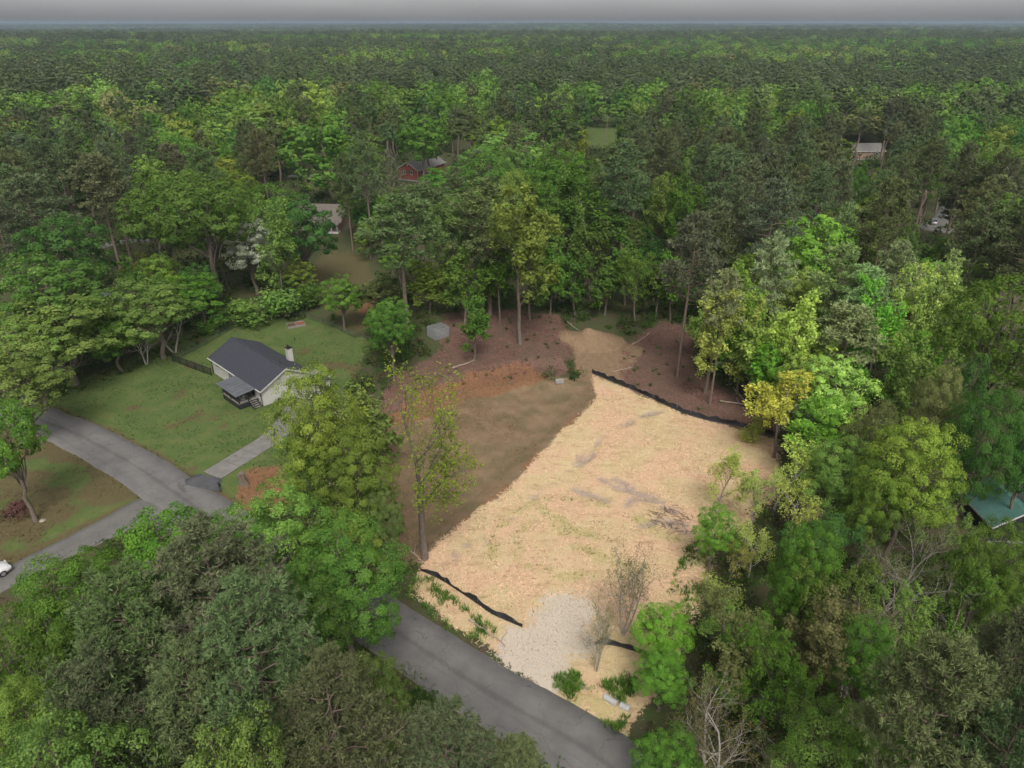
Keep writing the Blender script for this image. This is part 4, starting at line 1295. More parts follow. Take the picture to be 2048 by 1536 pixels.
pine|-39.1|170.3|22.7|6.5|P|dark pine in front of the brown-roofed house, closest to it
pine|-94.5|171.5|26.3|8.7|B|blue-green pine left of the brown-roofed house, second closest to it
broad|109.8|171.6|25.3|13.0|G|mid-green broadleaf tree in front of the parked cars, closest to it
thin|30.9|172.0|8.3|7.9|L|light green thinly leaved tree behind the heap of bare earth, fourth closest to it
broad|44.2|172.2|25.5|11.3|L|light green broadleaf tree behind the heap of bare earth, farthest from it
broad|14.0|172.4|24.5|13.9|G|mid-green broadleaf tree behind the heap of bare earth, third closest to it
broad|-35.3|173.8|13.2|8.2|D|deep green broadleaf tree in front of the brown-roofed house
broad|-70.2|174.3|19.8|12.2|L|light green broadleaf tree left of the brown-roofed house, closest to it
pine|100.5|175.3|25.0|8.5|P|dark pine in front of the parked cars, second closest to it
pine|37.0|175.7|25.5|8.4|P|dark pine behind the heap of bare earth, fifth closest to it
pine|-83.5|175.8|22.1|8.9|P|dark pine left of the brown-roofed house, fourth closest to it
thin|22.2|175.9|20.7|8.2|G|mid-green thinly leaved tree behind the heap of bare earth, farthest from it
broad|89.1|176.1|20.0|7.3|L|light green broadleaf tree in front of the parked cars
pine|53.9|176.9|26.0|7.0|P|dark pine in front of the parked cars, farthest from it
broad|-33.0|177.1|12.8|8.7|G|mid-green broadleaf tree in front of the brown-roofed house
broad|28.9|177.5|20.6|12.7|G|mid-green broadleaf tree behind the heap of bare earth, farthest from it
pine|-8.5|178.5|22.2|8.6|P|dark pine right of the brown-roofed house, closest to it
pine|-115.4|178.7|24.4|8.7|P|dark pine left of the brown-roofed house, seventh closest to it
broad|-38.3|178.8|10.9|6.6|L|light green broadleaf tree in front of the brown-roofed house, farthest from it
pine|-60.9|178.9|26.7|7.4|P|dark pine left of the brown-roofed house, closest to it
thin|40.8|179.2|11.8|8.9|L|light green thinly leaved tree behind the heap of bare earth, farthest from it
pine|-105.9|179.6|26.6|8.8|P|dark pine left of the brown-roofed house, sixth closest to it
broad|5.1|180.4|18.0|14.9|G|mid-green broadleaf tree right of the brown-roofed house, second closest to it
broad|72.2|181.4|23.6|14.4|G|mid-green broadleaf tree in front of the parked cars, farthest from it
pine|52.3|181.6|26.7|7.9|P|dark pine in front of the parked cars, seventh closest to it
pine|61.3|181.8|25.1|6.5|K|brown-tinged pine in front of the parked cars, third closest to it
pine|-65.8|182.1|28.0|6.5|P|dark pine left of the brown-roofed house, second closest to it
broad|-42.0|182.9|12.0|5.7|L|light green broadleaf tree in front of the brown-roofed house, closest to it
pine|-126.2|183.0|26.4|8.3|P|dark pine left of the brown-roofed house, ninth closest to it
pine|-84.9|183.3|22.8|8.9|K|brown-tinged pine left of the brown-roofed house, second closest to it
pine|100.8|183.7|23.2|8.2|B|blue-green pine in front of the parked cars, second closest to it
pine|-90.7|184.0|26.7|8.1|P|dark pine left of the brown-roofed house, fifth closest to it
pine|-113.2|184.4|23.2|8.8|B|blue-green pine left of the brown-roofed house, third closest to it
broad|21.0|187.1|19.1|5.2|G|mid-green broadleaf tree right of the brown-roofed house, farthest from it
broad|89.3|187.1|17.2|5.6|G|mid-green broadleaf tree in front of the parked cars, second closest to it
pine|41.3|187.4|27.1|8.7|P|dark pine behind the heap of bare earth, farthest from it
broad|132.3|188.9|24.8|11.4|G|mid-green broadleaf tree right of the parked cars
broad|86.6|189.3|18.7|4.4|G|mid-green broadleaf tree in front of the parked cars, third closest to it
pine|109.4|189.4|25.5|8.0|P|dark pine in front of the parked cars, closest to it
pine|13.2|190.2|23.1|7.7|B|blue-green pine right of the brown-roofed house, closest to it
thin|24.8|190.5|8.5|8.5|L|light green thinly leaved tree right of the brown-roofed house, farthest from it
broad|-76.2|190.5|20.0|18.3|Y|yellow-green broadleaf tree left of the brown-roofed house, closest to it
pine|-117.6|190.6|23.4|8.5|P|dark pine left of the brown-roofed house, eighth closest to it
pine|72.1|190.7|27.9|6.2|P|dark pine left of the parked cars, tenth closest to it
thin|-32.2|191.0|10.7|6.6|L|light green thinly leaved tree right of the brown-roofed house, closest to it
pine|118.9|191.4|24.0|7.1|B|blue-green pine in front of the parked cars, closest to it
pine|-66.6|192.3|26.2|7.1|K|brown-tinged pine left of the brown-roofed house, closest to it
pine|79.0|192.5|25.1|7.8|P|dark pine left of the parked cars, fifth closest to it
cedar|-38.3|192.9|15.0|13.3|K|brown-tinged dense cedar right of the brown-roofed house, closest to it
broad|-89.3|193.0|25.6|14.3|G|mid-green broadleaf tree left of the brown-roofed house, closest to it
pine|62.9|193.4|25.9|8.8|P|dark pine left of the parked cars, 15th closest to it
pine|55.8|194.3|25.0|8.5|P|dark pine left of the parked cars, 18th closest to it
pine|-130.3|195.7|25.0|14.6|K|brown-tinged pine left of the brown-roofed house, fourth closest to it
thin|133.2|196.2|20.5|8.4|L|light green thinly leaved tree right of the parked cars
broad|-16.6|196.6|17.0|17.5|G|mid-green broadleaf tree right of the brown-roofed house, closest to it
pine|73.2|196.7|22.7|8.9|P|dark pine left of the parked cars, eighth closest to it
broad|-0.8|197.4|22.0|10.8|L|light green broadleaf tree right of the brown-roofed house, second closest to it
pine|86.1|197.5|24.9|6.8|P|dark pine left of the parked cars, third closest to it
broad|-103.5|198.5|22.0|14.8|G|mid-green broadleaf tree left of the brown-roofed house, second closest to it
broad|-97.3|198.6|20.0|9.5|Y|yellow-green broadleaf tree left of the brown-roofed house, farthest from it
cedar|-33.5|198.6|20.0|16.3|K|brown-tinged dense cedar right of the brown-roofed house, farthest from it
pine|110.3|198.7|27.9|8.8|K|brown-tinged pine in front of the parked cars, closest to it
broad|45.3|198.9|17.9|13.5|D|deep green broadleaf tree left of the parked cars
pine|105.9|199.0|24.3|8.5|P|dark pine left of the parked cars, closest to it
pine|-70.8|199.4|26.5|7.7|P|dark pine left of the brown-roofed house, third closest to it
pine|-83.8|199.9|26.8|7.9|B|blue-green pine left of the brown-roofed house, closest to it
pine|55.8|200.7|27.4|8.4|B|blue-green pine left of the parked cars, seventh closest to it
pine|34.4|200.8|23.9|7.9|K|brown-tinged pine right of the brown-roofed house
broad|13.4|201.4|23.1|13.1|G|mid-green broadleaf tree right of the brown-roofed house, third closest to it
pine|69.8|203.1|22.8|8.1|P|dark pine left of the parked cars, 11th closest to it
broad|-124.9|203.4|23.1|11.3|D|deep green broadleaf tree left of the brown-roofed house
pine|79.7|203.5|27.2|8.4|B|blue-green pine left of the parked cars, closest to it
pine|0.8|203.8|25.0|8.4|P|dark pine right of the brown-roofed house, farthest from it
broad|118.1|204.2|24.6|12.2|G|mid-green broadleaf tree left of the parked cars, closest to it
broad|38.2|204.2|8.2|8.1|L|light green broadleaf tree left of the parked cars, farthest from it
pine|57.9|205.1|27.7|6.0|B|blue-green pine left of the parked cars, sixth closest to it
pine|-135.9|205.5|24.9|8.6|P|dark pine left of the brown-roofed house, tenth closest to it
pine|110.7|207.2|24.5|8.9|K|brown-tinged pine left of the parked cars, closest to it
pine|77.0|207.3|22.8|7.4|P|dark pine left of the parked cars, sixth closest to it
broad|137.0|207.7|20.4|14.6|G|mid-green broadleaf tree behind the parked cars, closest to it
thin|-78.8|208.0|21.8|8.0|G|mid-green thinly leaved tree left of the brown-roofed house
pine|34.2|208.4|26.6|7.0|B|blue-green pine right of the brown-roofed house, farthest from it
pine|-131.8|208.5|22.5|6.5|K|brown-tinged pine left of the brown-roofed house, fifth closest to it
broad|125.1|210.2|24.0|11.3|L|light green broadleaf tree behind the parked cars, closest to it
sapling|101.4|211.0|13.9|3.8|G|mid-green slender young tree left of the parked cars
pine|39.6|211.9|25.1|6.1|B|blue-green pine left of the parked cars, farthest from it
broad|-9.1|212.0|20.0|14.4|L|light green broadleaf tree right of the brown-roofed house, closest to it
broad|-111.7|212.4|20.6|13.4|G|mid-green broadleaf tree left of the brown-roofed house, third closest to it
pine|48.3|212.6|26.4|7.3|K|brown-tinged pine left of the parked cars, farthest from it
thin|-99.0|212.7|22.0|18.7|L|light green thinly leaved tree left of the brown-roofed house
broad|-43.3|213.4|24.0|17.2|G|mid-green broadleaf tree behind the brown-roofed house, closest to it
pine|-126.5|214.7|26.6|7.9|B|blue-green pine left of the brown-roofed house, fourth closest to it
broad|-80.2|215.0|20.8|14.7|G|mid-green broadleaf tree behind the brown-roofed house, third closest to it
pine|68.5|215.6|24.9|6.5|P|dark pine left of the parked cars, 14th closest to it
pine|-146.3|215.6|26.8|8.6|P|dark pine left of the brown-roofed house, 13th closest to it
pine|54.2|216.2|24.3|8.5|P|dark pine left of the parked cars, 19th closest to it
pine|76.4|216.6|22.2|8.2|P|dark pine left of the parked cars, seventh closest to it
broad|-55.3|217.4|27.0|26.2|G|mid-green broadleaf tree behind the brown-roofed house, second closest to it
pine|-117.9|217.8|26.1|8.0|K|brown-tinged pine left of the brown-roofed house, third closest to it
broad|-88.4|218.6|23.9|13.3|G|mid-green broadleaf tree behind the brown-roofed house, fourth closest to it
broad|0.9|218.9|24.0|22.1|L|light green broadleaf tree right of the brown-roofed house, farthest from it
pine|-70.5|220.0|27.7|8.5|P|dark pine behind the brown-roofed house
pine|125.7|222.2|26.6|7.7|P|dark pine behind the parked cars, closest to it
pine|49.6|223.2|26.2|8.1|B|blue-green pine left of the parked cars, eighth closest to it
broad|-80.6|223.4|24.7|12.0|D|deep green broadleaf tree behind the brown-roofed house
pine|39.6|223.5|26.5|7.7|P|dark pine left of the parked cars, farthest from it
pine|94.9|225.5|27.7|9.0|P|dark pine left of the parked cars, second closest to it
broad|129.5|225.6|8.7|8.1|L|light green broadleaf tree behind the parked cars, second closest to it
pine|44.7|226.1|24.3|6.1|B|blue-green pine left of the parked cars, ninth closest to it
pine|-140.4|226.2|27.2|6.9|P|dark pine left of the brown-roofed house, 12th closest to it
pine|59.9|227.6|23.8|9.0|P|dark pine left of the parked cars, 17th closest to it
broad|-148.7|227.9|25.2|14.0|L|light green broadleaf tree left of the brown-roofed house, fifth closest to it
broad|-129.0|227.9|18.4|12.2|G|mid-green broadleaf tree left of the brown-roofed house, farthest from it
pine|-8.0|228.6|25.3|8.5|B|blue-green pine in front of the red brick house, farthest from it
broad|127.0|228.9|22.0|9.2|G|mid-green broadleaf tree behind the parked cars, second closest to it
pine|87.9|229.3|25.6|6.2|B|blue-green pine left of the parked cars, second closest to it
pine|120.2|229.5|22.5|7.8|P|dark pine behind the parked cars, second closest to it
pine|76.5|229.7|25.3|6.3|P|dark pine left of the parked cars, 13th closest to it
broad|152.2|231.1|17.7|13.1|L|light green broadleaf tree behind the parked cars, farthest from it
broad|-98.5|232.8|21.8|12.8|Y|yellow-green broadleaf tree behind the brown-roofed house
pine|16.3|232.9|26.0|14.0|P|dark pine right of the red brick house, fourth closest to it
broad|52.7|233.2|24.7|12.7|G|mid-green broadleaf tree left of the parked cars, farthest from it
broad|-137.0|233.3|22.4|11.5|L|light green broadleaf tree left of the brown-roofed house, fourth closest to it
pine|-131.3|233.6|26.6|6.3|P|dark pine left of the brown-roofed house, 11th closest to it
broad|-6.2|234.3|25.2|14.7|Y|yellow-green broadleaf tree in front of the red brick house
pine|-145.7|234.8|25.0|8.5|B|blue-green pine left of the brown-roofed house, farthest from it
broad|43.2|234.8|22.0|11.8|Y|yellow-green broadleaf tree right of the red brick house, farthest from it
broad|-123.7|235.2|23.6|10.6|L|light green broadleaf tree left of the brown-roofed house, third closest to it
pine|93.4|236.0|25.2|7.0|P|dark pine left of the parked cars, fourth closest to it
pine|69.8|236.2|27.9|7.4|P|dark pine left of the parked cars, 16th closest to it
pine|-44.3|237.1|23.2|8.4|B|blue-green pine in front of the red brick house, closest to it
broad|144.7|237.1|25.9|12.6|G|mid-green broadleaf tree behind the parked cars, farthest from it
broad|165.8|237.3|21.6|12.1|D|deep green broadleaf tree behind the parked cars
pine|-153.4|237.5|27.5|6.5|P|dark pine left of the brown-roofed house, farthest from it
broad|-83.9|237.6|23.6|13.2|L|light green broadleaf tree left of the red brick house, third closest to it
pine|130.0|239.0|23.7|6.4|K|brown-tinged pine behind the parked cars, closest to it
pine|-52.2|239.7|23.9|7.1|B|blue-green pine in front of the red brick house, second closest to it
pine|5.7|239.9|26.0|12.8|P|dark pine right of the red brick house, third closest to it
pine|123.5|240.0|23.3|8.3|B|blue-green pine behind the parked cars
pine|-39.6|240.3|22.8|7.5|P|dark pine in front of the red brick house, closest to it
pine|53.5|242.8|24.6|7.8|P|dark pine left of the parked cars, 20th closest to it
pine|-5.1|243.2|25.8|6.7|P|dark pine right of the red brick house, second closest to it
broad|-162.9|243.3|24.6|14.6|K2|brownish broadleaf tree left of the brown-roofed house
pine|104.9|243.5|25.1|8.2|B|blue-green pine left of the parked cars, third closest to it
broad|-121.0|243.8|19.3|11.1|G|mid-green broadleaf tree behind the brown-roofed house, farthest from it
broad|65.7|244.6|25.2|13.0|G|mid-green broadleaf tree left of the parked cars, second closest to it
broad|160.3|244.6|22.1|14.5|Y|yellow-green broadleaf tree behind the parked cars
broad|-145.7|245.1|24.6|15.0|L|light green broadleaf tree left of the brown-roofed house, farthest from it
broad|-57.1|245.2|25.4|12.1|G|mid-green broadleaf tree left of the red brick house, closest to it
pine|89.4|245.3|24.2|6.7|B|blue-green pine left of the parked cars, fourth closest to it
pine|-14.5|247.3|26.0|14.8|P|dark pine in front of the red brick house, farthest from it
pine|-123.6|248.6|24.5|8.0|P|dark pine left of the red brick house, closest to it
pine|40.8|248.9|22.2|8.8|P|dark pine right of the red brick house, fifth closest to it
pine|97.3|249.2|24.4|6.5|P|dark pine left of the parked cars, 12th closest to it
broad|-112.5|250.2|24.8|13.0|Y|yellow-green broadleaf tree left of the red brick house
pine|79.7|250.8|25.5|6.5|B|blue-green pine left of the parked cars, fifth closest to it
pine|45.0|250.9|25.1|8.9|P|dark pine right of the red brick house, farthest from it
broad|168.2|250.9|21.8|14.4|G|mid-green broadleaf tree right of the tan house, farthest from it
thin|-93.7|251.1|24.0|25.1|L|light green thinly leaved tree left of the red brick house, farthest from it
broad|-30.6|251.1|24.0|18.4|G|mid-green broadleaf tree in front of the red brick house
pine|-164.1|251.5|25.4|8.7|K|brown-tinged pine left of the brown-roofed house, farthest from it
pine|127.6|252.0|25.1|6.0|K|brown-tinged pine behind the parked cars, farthest from it
pine|107.5|252.2|26.9|8.5|P|dark pine left of the parked cars, ninth closest to it
pine|136.8|252.3|26.7|8.1|P|dark pine behind the parked cars, farthest from it
pine|56.7|253.5|24.2|6.5|P|dark pine left of the parked cars, 22th closest to it
pine|-138.8|254.0|22.1|7.2|P|dark pine left of the red brick house, farthest from it
pine|140.9|256.0|26.0|6.7|P|dark pine in front of the tan house, second closest to it
broad|-122.9|256.1|18.4|14.7|G|mid-green broadleaf tree left of the red brick house, sixth closest to it
pine|64.0|257.0|25.8|6.1|P|dark pine left of the parked cars, 21th closest to it
broad|3.2|257.7|23.3|10.9|G|mid-green broadleaf tree right of the red brick house, second closest to it
pine|-3.3|260.7|26.1|8.3|P|dark pine right of the red brick house, closest to it
broad|76.8|261.4|24.9|13.7|L|light green broadleaf tree left of the parked cars, closest to it
pine|-29.4|261.6|25.8|7.5|K|brown-tinged pine right of the red brick house, closest to it
pine|48.0|261.7|26.1|7.0|B|blue-green pine right of the red brick house, farthest from it
broad|-123.4|264.1|19.5|12.4|G|mid-green broadleaf tree left of the red brick house, seventh closest to it
pine|136.5|264.4|27.9|8.3|K|brown-tinged pine in front of the tan house, farthest from it
thin|-83.4|266.6|24.0|21.3|L|light green thinly leaved tree left of the red brick house, closest to it
pine|88.4|266.7|26.7|7.7|P|dark pine in front of the tan house, farthest from it
broad|-109.8|266.8|24.2|14.3|G|mid-green broadleaf tree left of the red brick house, fourth closest to it
pine|-55.6|268.3|24.6|7.8|B|blue-green pine left of the red brick house
broad|178.0|268.7|20.9|14.0|G|mid-green broadleaf tree right of the tan house, closest to it
pine|-167.6|268.7|24.1|6.1|K|brown-tinged pine left of the red brick house
pine|-3.2|268.8|27.9|8.9|B|blue-green pine right of the red brick house, second closest to it
broad|94.8|269.4|20.1|14.6|L|light green broadleaf tree in front of the tan house, closest to it
broad|101.6|269.7|23.3|10.6|Y|yellow-green broadleaf tree in front of the tan house
pine|169.8|269.8|25.3|7.1|P|dark pine right of the tan house, farthest from it
broad|-147.0|270.1|22.2|11.3|L|light green broadleaf tree left of the red brick house, seventh closest to it
pine|-20.0|270.2|24.8|7.5|K|brown-tinged pine right of the red brick house, second closest to it
broad|77.3|271.1|23.7|11.9|L|light green broadleaf tree in front of the tan house, farthest from it
pine|-0.1|272.1|27.1|6.1|K|brown-tinged pine right of the red brick house, fourth closest to it
pine|127.3|273.0|23.9|8.2|P|dark pine in front of the tan house, closest to it
pine|-46.1|273.9|22.1|8.5|P|dark pine behind the red brick house, closest to it
broad|-59.2|274.4|23.6|10.9|L|light green broadleaf tree left of the red brick house, closest to it
pine|87.4|274.9|27.7|8.6|P|dark pine in front of the tan house, third closest to it
broad|57.2|275.0|22.1|11.7|L|light green broadleaf tree in front of the grassy clearing, farthest from it
pine|-6.0|275.7|24.8|7.9|K|brown-tinged pine right of the red brick house, third closest to it
pine|-15.8|277.4|25.6|8.2|B|blue-green pine right of the red brick house, closest to it
thin|25.5|278.1|14.8|6.7|Y|yellow-green thinly leaved tree right of the red brick house
broad|-80.9|278.6|19.2|11.6|L|light green broadleaf tree left of the red brick house, second closest to it
broad|-101.6|278.7|21.0|14.2|L|light green broadleaf tree left of the red brick house, fourth closest to it
pine|-53.6|278.8|26.6|8.1|P|dark pine behind the red brick house, second closest to it
broad|18.5|279.2|24.4|12.8|G|mid-green broadleaf tree right of the red brick house, farthest from it
broad|97.2|279.3|20.6|10.6|G|mid-green broadleaf tree in front of the tan house, farthest from it
pine|12.7|282.7|25.3|6.4|K|brown-tinged pine right of the red brick house, farthest from it
thin|126.8|282.9|10.0|9.5|Y|yellow-green thinly leaved tree in front of the tan house
pine|-169.8|283.0|25.0|22.5|K|brown-tinged pine in front of the tall mast, fifth closest to it
pine|-182.8|283.0|25.0|16.8|K|brown-tinged pine in front of the tall mast, farthest from it
broad|-107.8|284.6|20.2|14.8|D|deep green broadleaf tree left of the red brick house
pine|64.1|284.9|24.7|9.0|P|dark pine in front of the grassy clearing, farthest from it
broad|-146.2|285.1|22.1|12.7|L|light green broadleaf tree left of the red brick house, farthest from it
pine|44.6|285.1|22.1|8.3|P|dark pine in front of the grassy clearing, fourth closest to it
broad|187.8|285.4|20.1|12.1|L|light green broadleaf tree right of the tan house, farthest from it
broad|-86.4|286.0|25.7|13.0|G|mid-green broadleaf tree left of the red brick house, third closest to it
broad|-73.8|286.6|23.2|11.6|G|mid-green broadleaf tree left of the red brick house, second closest to it
broad|169.8|287.0|19.5|12.7|L|light green broadleaf tree right of the tan house, closest to it
broad|98.3|287.2|22.8|15.2|G|mid-green broadleaf tree left of the tan house, farthest from it
pine|-45.8|289.1|23.9|7.5|P|dark pine behind the red brick house, third closest to it
pine|7.5|290.3|26.5|7.4|B|blue-green pine right of the red brick house, third closest to it
broad|-98.4|290.8|25.7|12.3|L|light green broadleaf tree left of the red brick house, fifth closest to it
pine|146.2|291.2|27.5|7.9|K|brown-tinged pine in front of the tan house, closest to it
broad|-11.2|291.9|20.6|13.6|G|mid-green broadleaf tree right of the red brick house, closest to it
broad|122.8|292.3|25.4|11.1|G|mid-green broadleaf tree in front of the tan house, closest to it
pine|15.1|292.9|26.8|6.8|B|blue-green pine right of the red brick house, fourth closest to it
broad|114.8|293.4|23.9|11.4|G|mid-green broadleaf tree left of the tan house, closest to it
broad|-141.6|293.6|20.5|14.6|G|mid-green broadleaf tree in front of the tall mast
broad|-105.9|293.6|24.2|15.4|L|light green broadleaf tree left of the red brick house, sixth closest to it
pine|68.7|293.6|27.2|7.8|P|dark pine in front of the grassy clearing, third closest to it
pine|59.7|294.4|24.0|7.3|K|brown-tinged pine in front of the grassy clearing
broad|-172.5|295.7|25.3|13.3|L|light green broadleaf tree in front of the tall mast, farthest from it
broad|88.7|298.5|24.7|11.9|L|light green broadleaf tree left of the tan house, farthest from it
pine|0.3|299.8|27.5|8.9|K|brown-tinged pine right of the red brick house, fifth closest to it
pine|-155.5|300.3|24.5|6.9|K|brown-tinged pine in front of the tall mast, fourth closest to it
broad|81.3|300.4|24.1|13.9|L|light green broadleaf tree in front of the grassy clearing, third closest to it
pine|-169.2|300.5|27.9|8.6|P|dark pine in front of the tall mast
broad|-129.8|301.2|24.1|14.4|G|mid-green broadleaf tree left of the red brick house, farthest from it
pine|124.2|301.4|24.4|8.4|P|dark pine left of the tan house, second closest to it
pine|20.0|301.6|26.0|7.4|P|dark pine in front of the grassy clearing, second closest to it
broad|113.9|301.8|23.4|13.9|L|light green broadleaf tree left of the tan house, closest to it
broad|50.2|302.6|25.2|11.8|L|light green broadleaf tree in front of the grassy clearing, second closest to it
pine|107.9|302.7|24.7|6.5|P|dark pine left of the tan house, farthest from it
broad|11.6|303.0|25.8|14.6|Y|yellow-green broadleaf tree right of the red brick house, closest to it
pine|151.2|303.0|24.9|6.5|P|dark pine right of the tan house, closest to it
broad|27.6|304.2|18.0|5.5|G|mid-green broadleaf tree in front of the grassy clearing, farthest from it
pine|160.2|304.4|26.4|7.4|P|dark pine right of the tan house, second closest to it
broad|-14.0|305.5|25.7|14.2|L|light green broadleaf tree behind the red brick house, second closest to it
broad|-48.1|306.5|24.9|12.1|L|light green broadleaf tree behind the red brick house, closest to it
pine|136.3|307.3|27.5|7.6|P|dark pine left of the tan house, closest to it
pine|-83.1|307.5|23.9|6.4|P|dark pine behind the red brick house, fifth closest to it
broad|81.1|309.5|25.8|10.8|G|mid-green broadleaf tree right of the grassy clearing, farthest from it
pine|60.6|310.0|23.8|7.0|B|blue-green pine in front of the grassy clearing, farthest from it
pine|114.9|310.1|26.4|6.2|B|blue-green pine left of the tan house
broad|-146.5|310.6|18.1|13.9|L|light green broadleaf tree in front of the tall mast, closest to it
pine|-69.6|310.7|25.1|7.5|P|dark pine behind the red brick house, fourth closest to it
broad|-130.3|311.2|23.7|11.4|L|light green broadleaf tree in front of the tall mast, second closest to it
thin|46.3|311.7|13.7|4.9|G|mid-green thinly leaved tree in front of the grassy clearing
thin|-24.9|312.1|18.2|9.3|L|light green thinly leaved tree behind the red brick house
broad|-98.5|312.3|25.1|12.9|G|mid-green broadleaf tree left of the red brick house, fifth closest to it
broad|50.7|315.1|21.5|13.6|D|deep green broadleaf tree in front of the grassy clearing
broad|108.7|315.9|23.1|14.4|L|light green broadleaf tree left of the tan house, second closest to it
broad|-73.9|319.0|23.7|11.5|L|light green broadleaf tree behind the red brick house, farthest from it
pine|-93.4|321.1|26.9|8.5|P|dark pine behind the red brick house, farthest from it
broad|-45.7|321.2|18.6|13.5|G|mid-green broadleaf tree behind the red brick house, closest to it
pine|28.9|322.7|25.2|6.4|P|dark pine in front of the grassy clearing, closest to it
broad|60.4|322.9|21.9|15.3|G|mid-green broadleaf tree in front of the grassy clearing, closest to it
pine|66.8|324.7|27.0|6.6|B|blue-green pine in front of the grassy clearing, closest to it
broad|-52.1|324.7|26.0|15.2|L|light green broadleaf tree behind the red brick house, third closest to it
pine|-60.9|324.8|25.1|8.3|P|dark pine behind the red brick house, sixth closest to it
broad|94.0|324.9|25.1|12.2|G|mid-green broadleaf tree right of the grassy clearing, second closest to it
broad|-29.6|326.7|25.0|17.2|G|mid-green broadleaf tree behind the red brick house, second closest to it
pine|6.1|327.3|27.4|7.6|P|dark pine left of the grassy clearing, second closest to it
broad|76.2|327.8|25.5|10.6|G|mid-green broadleaf tree right of the grassy clearing, closest to it
broad|-91.1|328.4|23.7|11.2|K2|brownish broadleaf tree behind the red brick house
broad|23.3|329.1|25.9|11.6|L|light green broadleaf tree in front of the grassy clearing, closest to it
broad|-47.0|335.1|18.3|11.2|D|deep green broadleaf tree behind the red brick house
pine|-3.7|335.3|27.6|6.7|P|dark pine left of the grassy clearing, third closest to it
pine|14.4|335.5|26.6|7.8|B|blue-green pine left of the grassy clearing
pine|-69.6|336.7|26.9|8.9|P|dark pine behind the red brick house, seventh closest to it
pine|-8.9|337.6|22.5|6.1|P|dark pine left of the grassy clearing, farthest from it
pine|70.0|340.5|26.0|17.8|P|dark pine right of the grassy clearing
pine|-165.0|341.2|27.0|20.1|K|brown-tinged pine in front of the tall mast, third closest to it
pine|-18.2|341.5|28.0|6.7|K|brown-tinged pine left of the grassy clearing
pine|8.2|343.2|27.5|8.2|P|dark pine left of the grassy clearing, closest to it
broad|-57.6|349.1|26.0|36.5|G|mid-green broadleaf tree behind the red brick house, farthest from it
pine|-156.7|355.1|26.0|18.6|K|brown-tinged pine in front of the tall mast, second closest to it
pine|-150.2|371.0|26.0|23.0|K|brown-tinged pine in front of the tall mast, closest to it
broad|-129.6|439.3|24.0|17.7|D|deep green broadleaf tree behind the tall mast
broad|87.0|439.3|24.0|25.7|D|deep green broadleaf tree behind the grassy clearing
broad|-19.4|469.0|25.0|22.8|G|mid-green broadleaf tree behind the grassy clearing, closest to it
broad|-63.3|507.1|25.0|16.4|K2|brownish broadleaf tree right of the tall mast
broad|-3.4|581.0|25.0|26.2|G|mid-green broadleaf tree behind the grassy clearing, farthest from it
broad|289.3|596.7|25.0|46.1|L|light green broadleaf tree behind the tan house
broad|189.1|747.8|25.0|38.3|L|light green broadleaf tree behind the grassy clearing
"""
rt = random.Random(11)
FAR_SRC = {}
rows = [r.split('|') for r in TREES.strip().split('\n')]
TX = np.array([float(r[1]) for r in rows])
TY = np.array([float(r[2]) for r in rows])
TZ = hgt(TX, TY)
for k, (r, z0) in enumerate(zip(rows, TZ)):
    kind, x, y, h, w, col, lab = r[0], float(r[1]), float(r[2]), float(r[3]), float(r[4]), r[5], r[6]
    dist = math.sqrt(x * x + y * y + (50 - h) ** 2)
    lod = 'near' if dist < 85 else 'mid' if dist < 215 else 'far'
    if (kind, lod) not in NVAR:
        lod = 'mid'
    i = k % NVAR[(kind, lod)]
    t, c, br, H, W = proto(kind, lod, i)
    e = thing(NAMES[kind], lab, 'bush' if kind == 'shrub' else 'tree', (x, y, float(z0)), rt.uniform(0, 6.28), GROUPS[kind])
    e.scale = (w / W, w / W, h / H)
    link('stems' if kind == 'shrub' else 'trunk', t, e)
    tint = [max(.004, v * rt.uniform(.88, 1.13) * s) for v, s in zip(TINT[col], [rt.uniform(.86, 1.16)] * 3)]
    if br:
        link('branches', br, e)
    if c:
        o = link('foliage' if kind in ('bare',) else 'crown', c, e)
        o.color = (*tint, 1)
        if lod == 'far':
            FAR_SRC.setdefault(kind, {})[i] = o
print("trees", len(rows), {k: len(v) for k, v in FAR_SRC.items()})

# ------------------------------------------------------------------ houses
WHITE = simple("white painted siding", (0.47, 0.455, 0.425), 0.6, 0.06, 1.2, 0.1, stretch=(.3, .3, 6))  # white paint darkened to the wall's dimmed brightness
TRIM = simple("white trim", (0.5, 0.49, 0.47), 0.5, 0.05, 2)
SHING = simple("charcoal shingles", (0.040, 0.042, 0.055), 0.9, 0.3, 3.0, 0.5, stretch=(1, 1, 5))
SHINGB = simple("brown grey shingles", (0.135, 0.115, 0.10), 0.9, 0.2, 2.0, 0.4)
SHINGG = simple("grey shingles", (0.17, 0.16, 0.15), 0.9, 0.18, 2.0, 0.4)
TIN = simple("weathered tin", (0.17, 0.18, 0.20), 0.45, 0.2, 1.0, 0.0, 0.5)
GREENTIN = simple("green roof metal", (0.085, 0.19, 0.165), 0.45, 0.18, 0.7, 0.0, 0.2)
DARKW = simple("black stained wood", (0.022, 0.021, 0.022), 0.7, 0.3, 4)
GREYW = simple("grey weathered wood", (0.22, 0.20, 0.18), 0.85, 0.25, 4)
GLASS = simple("window glass", (0.03, 0.035, 0.04), 0.12, 0.2, 1, spec=0.8)
BRICK = simple("red brick", (0.25, 0.075, 0.055), 0.9, 0.25, 6, 0.3, stretch=(1, 1, 3))
TANB = simple("tan brick", (0.30, 0.20, 0.15), 0.9, 0.2, 5, 0.2)
SHUT = simple("dark shutters", (0.035, 0.045, 0.04), 0.6, 0.2, 2)
BLACKM = simple("black powder-coated metal", (0.018, 0.018, 0.02), 0.45, 0.2, 3)
